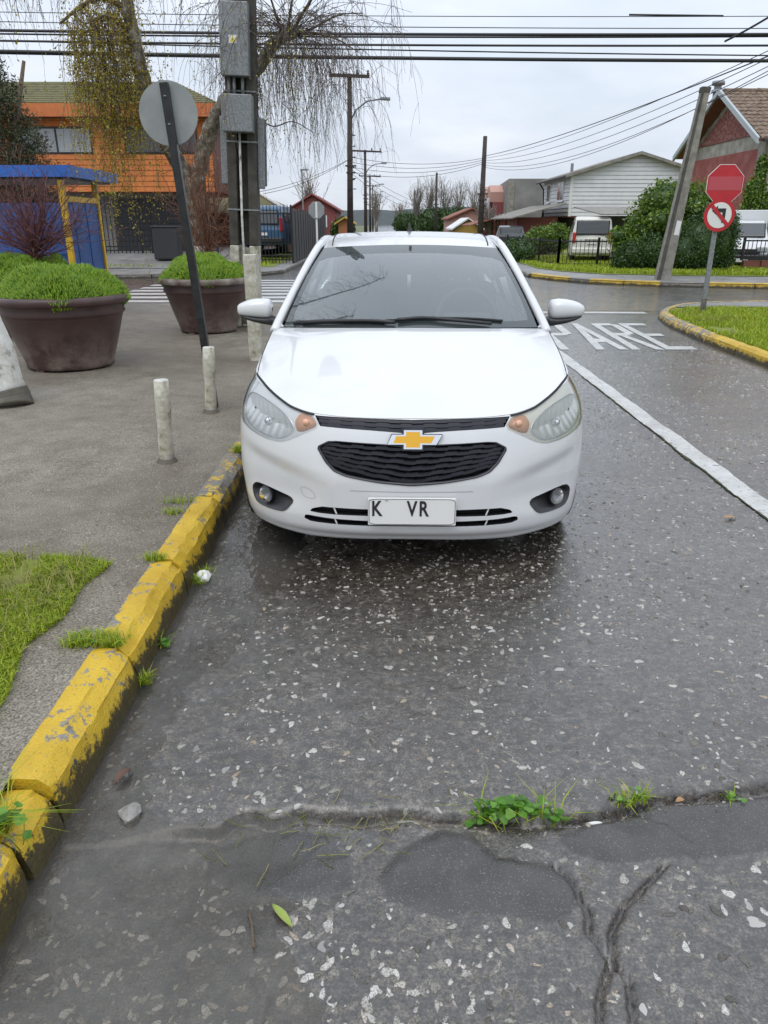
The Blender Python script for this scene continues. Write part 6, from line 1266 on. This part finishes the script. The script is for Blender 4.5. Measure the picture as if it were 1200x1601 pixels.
# ---- vehicles
def vehicle(name, label, cat, loc, rz, L, W, prof_, paint, glass_y=None, rear=True, extras=None, group=None, tum=.12, belt=None):
    """body lofted from a side profile (y,z), narrowing above the belt line; rear or nose at y=0 faces -y"""
    t = thing(name, label, cat, loc, rz, group); zmax = max(p[1] for p in prof_); belt = belt or zmax*.55; n = len(prof_); cols = []
    for s_ in (-1, -.93, -.6, 0, .6, .93, 1):
        cols.append([(s_*W/2*(1 - tum*max(0, (z - belt)/(zmax - belt))), y + (.05*(1 - abs(s_))*-1 if y < L*.3 else 0) + (.06 if abs(s_) == 1 and y < .2 else 0), z - (.035*(abs(s_) == 1) if z > belt else 0)) for y, z in prof_])
    V, F = gridmesh(np.array([c + [c[0]] for c in cols])); m = n + 1; F = F + [tuple(range(n)), tuple(6*m + i for i in range(n))[::-1]]; ob('body', V, F, paint, t, False, w=False); return t
def vpart(t, nm, V, F, m, parent=None, smooth=False): return ob(nm, V, F, m, parent or t, smooth, w=False)
def wheels(t, W, ys, r=.28):
    for y in ys:
        for s_ in (-1, 1):
            V, F = lathe([(.02,.09),(.17,.10),(.20,.09),(r*.96,.085),(r,.05),(r,-.05),(r*.96,-.085),(.02,-.09)], 20); V = np.array(V); wv = vpart(t, 'wheel', np.stack([s_*(W/2 - .10 + V[:, 2]), y + V[:, 0], r + V[:, 1]], 1), F, 'rubber', None, True)
            V, F = lathe([(.01,.105),(.165,.107),(.18,.10)], 16); V = np.array(V); vpart(t, 'hubcap', np.stack([s_*(W/2 - .095 + V[:, 2]), y + V[:, 0], r + V[:, 1]], 1), F, 'alloy', wv)
mat('paint_ivory', (.62,.61,.55), .35, coat=.5); mat('paint_blue', (.035,.10,.19), .35, coat=.5); mat('paint_red', (.30,.012,.03), .35, coat=.5); mat('paint_white2', (.62,.63,.64), .35, coat=.4); mat('paint_dark', (.02,.022,.026), .3, coat=.5)
def rear_kit(t, W, zw0, zw1, zl0, zl1, ww, plate_z, bump_m, bump_z=.42, yo=-.055):
    wn = vpart(t, 'rear_window', *cbox((0, yo + .055, (zw0 + zw1)/2), (ww, .03, zw1 - zw0), Matrix.Rotation(-R(9), 3, 'X'), .012), 'window_glass'); vpart(t, 'window_seal', *cbox((0, yo + .066, (zw0 + zw1)/2), (ww + .07, .03, zw1 - zw0 + .07), Matrix.Rotation(-R(9), 3, 'X'), .012), 'rubber', wn)
    for s_ in (-1, 1): vpart(t, 'tail_lamp', *cbox((s_*(W/2 - .10), -.005, (zl0 + zl1)/2), (.13, .09, zl1 - zl0), None, .02), 'red_lens')
    vpart(t, 'bumper', *cbox((0, -.03, bump_z), (W*.97, .16, .22), None, .05), bump_m); vpart(t, 'number_plate', *cbox((0, -.075, plate_z), (.36, .012, .11)), 'plate_white')
def van_profile(L, H): return [(.06,.28),(0,.45),(.0,.85),(.06,1.1),(.20,H*.93),(.34,H*.985),(.6,H),(L*.55,H),(L*.70,H*.95),(L*.86,.98),(L*.97,.85),(L,.62),(L,.30)]
v = vehicle('white_van', 'small white van parked behind the low black railing, rear showing', 'van', (7.85, 29.6, .12), -R(12), 3.7, 1.52, van_profile(3.7, 1.66), 'paint_ivory', tum=.17, belt=.95); rear_kit(v, 1.52, 1.04, 1.48, .72, 1.10, 1.14, .74, 'paint_ivory', .45); vpart(v, 'tailgate_handle', *cbox((0, -.06, .86), (.5, .05, .05), None, .015), 'paint_ivory'); wheels(v, 1.52, (.62, 3.0), .27)
vpart(v, 'wiper', *tube([(-.05,-.02,1.07),(.3,-.01,1.12)], .012, 5), 'rubber')
for s_ in (-1, 1):
    for k in range(3): vpart(v, 'side_window', *cbox((s_*.725, .75 + k*.78, 1.28), (.02, .66, .36), Matrix.Rotation(-s_*R(11), 3, 'Y'), .008), 'window_glass')
v = vehicle('blue_van', 'blue van parked behind the spiked railing on the left', 'van', (-5.0, 32.6, .42), R(-2), 4.1, 1.70, van_profile(4.1, 1.80), 'paint_blue', tum=.13, belt=1.0); rear_kit(v, 1.70, 1.10, 1.58, .80, 1.35, 1.25, .70, 'black_plastic', .46); wheels(v, 1.70, (.75, 3.3), .30)
for s_ in (-1, 1):
    for k in range(2): vpart(v, 'side_window', *cbox((s_*.825, .9 + k*1.1, 1.36), (.02, .95, .40), Matrix.Rotation(-s_*R(8), 3, 'Y'), .008), 'window_glass')
v = vehicle('red_car', 'red car parked beyond the blue van', 'car', (-4.55, 38.2, .42), 0, 4.0, 1.66, [(.10,.28),(0,.45),(.0,.88),(.10,1.0),(.5,1.42),(.9,1.50),(2.0,1.50),(2.9,1.0),(3.9,.85),(4.0,.6),(4.0,.3)], 'paint_red', tum=.2, belt=.95); rear_kit(v, 1.66, 1.06, 1.38, .75, 1.02, 1.1, .62, 'paint_red', .45, .12); wheels(v, 1.66, (.7, 3.2), .29)
v = vehicle('dark_car', 'dark parked car behind the low hedge on the right', 'car', (7.1, 44., .0), -R(8), 4.0, 1.66, [(.10,.28),(0,.45),(.0,.82),(.10,.92),(.6,1.32),(1.0,1.40),(2.0,1.38),(2.9,.95),(3.9,.80),(4.0,.6),(4.0,.3)], 'paint_dark', tum=.2, belt=.9); rear_kit(v, 1.66, .96, 1.26, .66, .84, 1.1, .55, 'paint_dark', .42, .18); wheels(v, 1.66, (.7, 3.2), .29)
tk = vehicle('small_truck', 'small white box truck parked nose-out beside the red house', 'truck', (12.05, 26.2, .02), R(-19), 1.75, 1.58, [(.14,.25),(0,.40),(.0,.72),(.10,.86),(.50,1.06),(1.0,1.52),(1.2,1.60),(1.72,1.60),(1.75,1.3),(1.75,.3)], 'paint_white2', tum=.16, belt=.95)
ws_ = vpart(tk, 'windscreen', *cbox((0, .655, 1.305), (1.26, .03, .56), Matrix.Rotation(-R(46), 3, 'X'), .012), 'window_glass'); vpart(tk, 'windscreen_seal', *cbox((0, .668, 1.297), (1.34, .03, .62), Matrix.Rotation(-R(46), 3, 'X'), .012), 'rubber', ws_)
vpart(tk, 'grille', *cbox((0, -.06, .64), (1.0, .06, .16), None, .02), 'black_plastic'); vpart(tk, 'bumper', *cbox((0, -.03, .42), (1.56, .18, .26), None, .05), 'black_plastic'); bd = vpart(tk, 'badge', *lathe([(.055,0),(.055,.02),(.01,.022)], 16), 'chrome'); bd.location = (0, -.09, .64); bd.rotation_euler = (R(90), 0, 0)
vpart(tk, 'number_plate', *cbox((0, -.13, .36), (.36, .012, .11)), 'plate_white'); vpart(tk, 'cargo_box', *cbox((0, 2.72, 1.22), (1.66, 1.8, 1.46), None, .02), 'paint_white2'); vpart(tk, 'chassis', *box(-.35, .35, 1.6, 3.6, .36, .48), 'black_plastic'); wheels(tk, 1.58, (.62, 2.9), .27)
for s_ in (-1, 1): vpart(tk, 'side_window', *cbox((s_*.745, 1.18, 1.22), (.02, .62, .36), Matrix.Rotation(-s_*R(10), 3, 'Y'), .008), 'window_glass')
for s_ in (-1, 1): vpart(tk, 'headlight', *cbox((s_*.58, -.0, .70), (.34, .13, .17), Matrix.Rotation(s_*R(14), 3, 'Z'), .04), 'pale_glass'); vpart(tk, 'wing_mirror', *cbox((s_*.92, .75, 1.15), (.10, .08, .22), None, .02), 'black_plastic')
# ---- right railings and wall
railing('low black railing in front of the white van', (6.15,27.4), (9.3,27.0), .13, 1.02, .14, 'black iron railings', (.08,.92), .010, False, 'black_steel', (0,.42,1)); railing('low black railing running back beside the green hedge', (6.15,27.4), (5.35,34.), .13, 1.02, .16, 'black iron railings', (.08,.92), .010, False, 'black_steel', (0,.33,.66,1)); railing('black railing in front of the small white truck', (11.6,25.2), (15.4,24.9), .42, 1.05, .13, 'black iron railings', (.08,.95), .010, False, 'black_steel', (0,.5,1))
t = thing('low_wall', 'low brown wall under the railing by the small truck', 'wall', (13.6, 25.1, .1)); 
for i in range(7): ob('block', *cbox((11.95 + i*.56, 25.26 - .047*i, .26), (.545, .16, .32), None, .012), 'brown_wall', t)
t = thing('carport', 'weathered carport with corrugated roof between van and hedge', 'shed', (9.2, 31, .1)); 
for x in (8.55, 10.6): ob('post', *box(x - .09, x + .09, 30.2, 30.38, .1, 1.78), 'brown_wall', t)
ob('roof_sheet', *prism([(29.6,1.82),(34,2.15),(34,2.19),(29.6,1.86)], 8.1, 11.4, 'x'), 'roof_fibre', t); ob('wall_sheet', *box(8.7, 11.2, 31.5, 31.56, .1, 1.8), 'grey_wall', t)

# ================================================================== FAR STREET
mat('wood_pole', rough=.9, fn=vary((.030,.024,.020), (.075,.062,.052), 4)); mat('cable', (.012,.012,.013), .5); mat('insulator', (.09,.06,.05), .3)
def street_pole(label, x, y, h, arm=2.1, lamp=True, lean=0.): 
    t = thing('utility_pole', label, 'utility pole', (x, y, 0), 0, 'wooden poles down the far street'); ob('shaft', *tube([(x, y, 0), (x + lean*.5, y, h*.5), (x + lean, y, h)], [.20, .165, .125], 10), 'wood_pole', t, True); xx = x + lean
    if arm:
        a_ = ob('crossarm', *cbox((xx, y - .14, h - .12), (arm, .12, .16), Matrix.Rotation(R(2), 3, 'Y')), 'wood_pole', t)
        for k in (-.47, .2, .46): ob('insulator', *lathe([(.05,0),(.09,.06),(.05,.1),(.07,.16),(.02,.24)], 8, (xx + arm*k, y - .14, h - .04 - k*.06)), 'insulator', a_, True)
    if lamp:
        l_ = ob('lamp_arm', *tube([(xx, y, h - 2.3), (xx + .35, y - .1, h - 1.75), (xx + .95, y - .25, h - 1.35), (xx + 1.7, y - .4, h - 1.27)], .045, 6), 'galvanised', t, True); ob('lamp_head', *cbox((xx + 1.95, y - .44, h - 1.26), (.55, .26, .15), Matrix.Rotation(R(3), 3, 'Y'), .03), 'galvanised', l_)
    for k in range(6): ob('step_bolt', *cbox((xx + .2, y, h - 3. - k*.55), (.16, .05, .05)), 'wood_pole', t)
    for k in range(3): ob('bracket', *cbox((xx, y, h*.50 - k*.35), (.62 - .1*k, .34, .07)), 'wood_pole', t)
    return t
street_pole('nearest wooden pole with crossarm and street lamp at far left', -1.98, 46, 9.1, 2.2, True, .10); street_pole('second wooden pole with crossarm down the far street', -1.95, 84, 8.5, 3.4, True); street_pole('third wooden pole down the far street', -2.2, 126, 8.4, 3.4, True); street_pole('fourth wooden pole down the far street', -2.4, 170, 8.9, 3.2, True); street_pole('farthest wooden pole down the far street', -2.4, 225, 9.0, 3.0, False)
street_pole('dark plain pole right of the far street', 6.1, 50, 6.45, 0, False, .06); street_pole('thin distant pole before the bare trees', 6.4, 98, 7.2, 0, False); street_pole('thin pole left of the distant bare trees', 4.6, 120, 6.0, 0, False)
t = thing('street_lamp', 'small distant street lamp behind the red house roof', 'street lamp', (-6.1, 60, 0)); ob('mast', *tube([(-6.1,60,0),(-6.1,60,5.2)], .06, 6), 'galvanised', t); ob('lamp_head', *cbox((-5.9,60,5.2), (.6,.2,.1)), 'galvanised', t)
def wire(label, a, b, sag, r, n=18, group='overhead cables'):
    a, b = np.array(a, float), np.array(b, float); f_ = np.linspace(0, 1, n); p = a + (b - a)*f_[:, None]; p[:, 2] -= sag*4*f_*(1 - f_); o = ob('cable', *tube(p, r, 5), 'cable', None, True); tag(o, label, 'cable', group); return o
for i, (zl, zr_, r, y, lb) in enumerate([(5.02,4.77,.036,18.,'lowest thick black cable crossing the top of the picture'),(4.98,4.80,.022,18.05,'cable twisted along the lowest thick cable'),(5.40,5.33,.030,18.2,'upper thick black cable crossing the top of the picture'),(5.34,5.31,.018,18.25,'thinner cable just under the upper thick cable'),(5.20,5.10,.022,18.1,'middle black cable crossing above the car'),(5.62,5.46,.009,18.4,'thin wire above the thick cables'),(5.80,5.72,.008,18.5,'topmost thin wire across the sky'),(5.28,4.86,.014,18.15,'slanting thin cable joining the lowest bundle')]):
    wire(lb, (-14, y, zl + .03), (14, y, zr_ - .02), .10, r, 30)
J1 = (7.25, 18.05, 4.82)
for i in range(6): wire(('topmost','second highest','third highest','third lowest','second lowest','lowest')[i] + ' of the six wires fanning right from the dark pole', (6.15, 50, 5.35 - .12*i), (8.6 + .10*i, 16.6 - .1*i, 5.0 + .07*((i*7) % 4)), .25 + .16*i, .010 if i else .016, 24, 'service wires fanning to the right')
wire('dark cable dropping to the right-hand cable joint', (7.2, 18.1, 5.12), (8.2, 16.5, 5.75), .05, .022)
for i in range(4): wire(('topmost','second highest','second lowest','lowest')[i] + ' wire crossing between the two far poles', (-1.9, 46, 5.0 - .25*i), (6.15, 50, 5.25 - .1*i), .35 + .05*i, .012, 14, 'wires between far poles')
for i in range(3): wire(('left','middle','right')[i] + ' wire on the crossarms running down the far street', (-2.9 + 1.0*i, 46, 8.95), (-3.5 + 1.6*i, 84, 8.45), .5, .010, 14, 'street wires')
for i in range(2): wire(('right','left')[i] + ' house wire falling left from the nearest far pole', (-1.95, 46, 4.9), (-6.0 - .8*i, 40, 2.9), .25, .012, 12, 'house wires')
for i in range(3): wire(('upper','middle','lower')[i] + ' drop wire falling right from the nearest far pole', (-1.9, 46, 4.6 - .2*i), (9.5 - i*1.5, 90, 3.6), 1.2, .012, 14, 'drop wires')
o = wire('splice sleeve on the thin top wire', (5.2, 18.38, 5.66), (7.2, 18.38, 5.64), 0, .02, 4)

# ---- stop sign seen from behind
t = thing('stop_sign', 'pale back of an octagonal sign across the cross street', 'sign', (-2.55, 30, .11)); ob('post', *cbox((-2.56, 30.05, 1.15), (.07, .05, 2.3)), 'sign_white', t); ob('plate', *prism(ngon((-2.55, 2.0), .32, 8, .5), 30.0, 30.01), 'zinc_back', t); ob('stiffener', *box(-2.59, -2.51, 29.97, 29.99, 1.72, 2.28), 'sign_white', t)
# ---- houses down the street
def hut(name, label, x0, x1, y0, y1, ze, zp, wall, roof, axis='y', trim=None, win=()):
    t = thing(name, label, 'house', ((x0 + x1)/2, (y0 + y1)/2, 0)); xm = (x0 + x1)/2
    ob('walls', *prism([(x0, 0), (x1, 0), (x1, ze), (xm, zp), (x0, ze)], y0, y1), wall, t)
    for s_, xe in ((-1, x0 - .3), (1, x1 + .3)):
        zz = ze - .12; ob('roof_slope', [(xe, y0 - .3, zz + .02), (xm, y0 - .3, zp + .06), (xm, y1, zp + .06), (xe, y1, zz + .02), (xe, y0 - .3, zz + .14), (xm, y0 - .3, zp + .18), (xm, y1, zp + .18), (xe, y1, zz + .14)], [(0,1,2,3), (4,5,6,7), (0,1,5,4), (0,3,7,4)], roof, t)
    for a, b, c_, d in win: w_ = ob('window', *box(a, b, y0 - .05, y0 - .01, c_, d), 'white_trim', t); ob('pane', *box(a + .1, b - .1, y0 - .06, y0 - .051, c_ + .1, d - .1), 'pale_glass', w_)
    return t
mat('paint_wall_red', rough=.7, fn=vary((.17,.045,.045), (.24,.065,.06), 1)); mat('wall_ochre', (.42,.28,.06), .7); mat('wall_pink', (.42,.24,.19), .7); mat('roof_rust', rough=.8, fn=vary((.16,.06,.04), (.28,.10,.06), 2)); mat('wall_orange', (.32,.13,.05), .7)
hut('red_house', 'small red house with white window down the far street', -7.6, -3.9, 64, 72, 2.5, 3.55, 'paint_wall_red', 'paint_wall_red', win=((-5.6,-4.6,1.2,2.1),)); 
t = thing('mossy_house', 'low house with a mossy hipped roof behind the railing', 'house', (-9, 44, 0)); ob('walls', *box(-14, -5.2, 41, 48, 0, 2.1), 'brown_wall', t); ob('roof', [(-14.5,40.4,2.0),(-4.8,40.4,2.0),(-7.3,44.5,3.25),(-14.5,44.5,3.25),(-4.8,48.6,2.0)], [(0,1,2,3),(1,4,2)], 'moss_tile', t); ob('hip_flashing', *tube([(-4.8,40.38,2.05),(-7.3,44.5,3.32)], .09, 6), 'white_trim', t)
hut('ochre_shed', 'ochre shed with bright white roof right of the far street', 5.6, 7.6, 62, 68, 1.1, 1.75, 'wall_ochre', 'white_trim'); hut('rust_house', 'rust-roofed house behind the ochre shed', 5.9, 9.6, 70, 78, 1.9, 2.6, 'wall_pink', 'roof_rust')
hut('orange_kiosk', 'small orange building at end of the dark board fence', -3.35, -2.35, 58, 60, 1.5, 1.8, 'wall_orange', 'wall_ochre')
t = thing('grey_house', 'grey concrete house with red gabled front beyond the white house', 'house', (10.5, 60, 0)); ob('side_wall', *prism([(58,0),(68,0),(68,4.0),(58,4.5)], 9.0, 14., 'x'), 'grey_wall', t); ob('column', *box(8.98, 9.4, 57.9, 58.3, 0, 4.4), 'old_concrete', t); ob('red_front', *box(8.2, 9.0, 60, 67.5, 0, 3.0), 'paint_wall_red', t)
for k in range(3): ob('dormer', *prism([(60.2 + k*2.4,3.0),(62.4 + k*2.4,3.0),(62.4 + k*2.4,3.7),(61.3 + k*2.4,4.2),(60.2 + k*2.4,3.7)], 8.0, 9.0, 'x'), 'wall_pink', t); dw = ob('window', *box(7.96, 7.99, 60.5 + k*2.4, 62.1 + k*2.4, 1.9, 3.3), 'white_trim', t); ob('pane', *box(7.94, 7.955, 60.7 + k*2.4, 61.9 + k*2.4, 2.0, 3.2), 'pale_glass', dw)
t = thing('lean_to', 'long rust and grey lean-to roof left of the white house', 'shed', (9.2, 50, 0)); ob('roof', *prism([(7.3,1.75),(10.4,2.55),(10.4,2.62),(7.3,1.82)], 45.5, 57), 'roof_fibre', t); ob('wall', *box(7.9, 10.3, 47, 56, 0, 1.85), 'paint_wall_red', t)
for k in range(4): ob('post', *box(7.5, 7.62, 46 + k*3., 46.12 + k*3., 0, 1.76), 'brown_wall', t)
ob('lower_roof', *prism([(5.9,1.35),(8.0,1.9),(8.0,1.96),(5.9,1.41)], 54, 60), 'roof_rust', t)
# ---- far trees and hills
def bare_tree(label, x, y, h, r, seed, m='twig_grey'):
    rg = np.random.default_rng(seed); t = thing('bare_tree', label, 'tree', (x, y, 0), 0, 'bare trees down the far street'); ob('trunk', *tube([(x, y, 0), (x, y, h*.25), (x + .1, y, h*.4)], [.22, .17, .13], 7), 'twig_grey', t, True); T = []
    for k in range(34):
        a = rg.uniform(0, 6.28); sp = rg.uniform(.05, .62); d = np.array([math.cos(a)*sp, math.sin(a)*sp, 1]); p = np.array([x, y, h*rg.uniform(.22, .42)]); l = (h - p[2])*rg.uniform(.7, 1.05); path = [p.copy()]
        for i in range(7): d = d + rg.normal(size=3)*.10; d[2] = max(d[2], .5); d /= np.linalg.norm(d); p = p + d*l/7*np.array([r/h*2.6, 1, 1]); path.append(p.copy())
        T.append(tube(path, np.linspace(.05, .012, 8), 3, False))
        for _ in range(9):
            i = rg.integers(2, 8); e = d + rg.normal(size=3)*.45; e /= np.linalg.norm(e); T.append(tube([path[i], path[i] + e*l*.11, path[i] + e*l*.2 + np.array([0, 0, l*.04])], .014, 3, False))
    V, F = merge(T); ob('branches', V, F, m, t, kind='stuff'); return t
for i, (x, y, h_, r) in enumerate([(4.3,105,6.4,1.5),(6.3,108,6.9,1.7),(7.9,104,6.6,1.5),(10.6,112,6.6,1.9),(12.6,110,6.5,1.8),(2.6,130,4.6,1.6),(-.9,95,4.8,1.1),(-6.5,70,5.2,1.3),(8.6,62,3.4,1.4),(7.4,55,2.6,1.1)]): bare_tree(['tall bare tree at left of the distant row','tallest bare tree in the distant row','bare tree in the middle of the distant row','broad bare tree beside the dark pole','bare tree at right of the distant row','low bare tree above the car roof','bare tree behind the second far pole','bare tree behind the small red house','reddish bare tree before the grey house','small bare tree before the lean-to'][i], x, y, h_, r, 50 + i, 'twig_red' if i in (8,) else 'twig_grey')
for i, (x, y, z, rx, rz_) in enumerate([(6.2,100,1.6,2.2,1.9),(9.0,102,1.7,2.2,1.9),(11.5,98,1.5,2.0,1.7),(3.2,118,1.5,1.8,1.6),(-3.2,62,1.0,.9,1.0)]): shrub(['dark evergreen bush under the tallest distant trees','dark evergreen bush left of the dark pole','dark evergreen bush right of the dark pole','olive bush at end of the far street','green bush at foot of the nearest far pole'][i], [(x, y, z, rx, 1.2, rz_), (x + rx*.5, y, z*1.2, rx*.5, 1, rz_*.7), (x - rx*.5, y, z*.9, rx*.6, 1, rz_*.7)], 2600, .26, 'leaf_dark', 70 + i)
mat('hill_forest', rough=.95, fn=vary((.045,.055,.055), (.085,.10,.10), .02)); xs = np.linspace(-500, 500, 260); hz = 7.5 + 6*fbm(xs*.012, xs*0, 3, 8) + 1.6*vnoise(xs*.11, xs*0, 3); V, F = gridmesh([np.stack([xs, np.full_like(xs, 560.), 0*xs - .5], 1), np.stack([xs, np.full_like(xs, 600.), hz], 1), np.stack([xs, np.full_like(xs, 800.), hz*.6], 1)]); structure(ob('hills', V, F, 'hill_forest'))
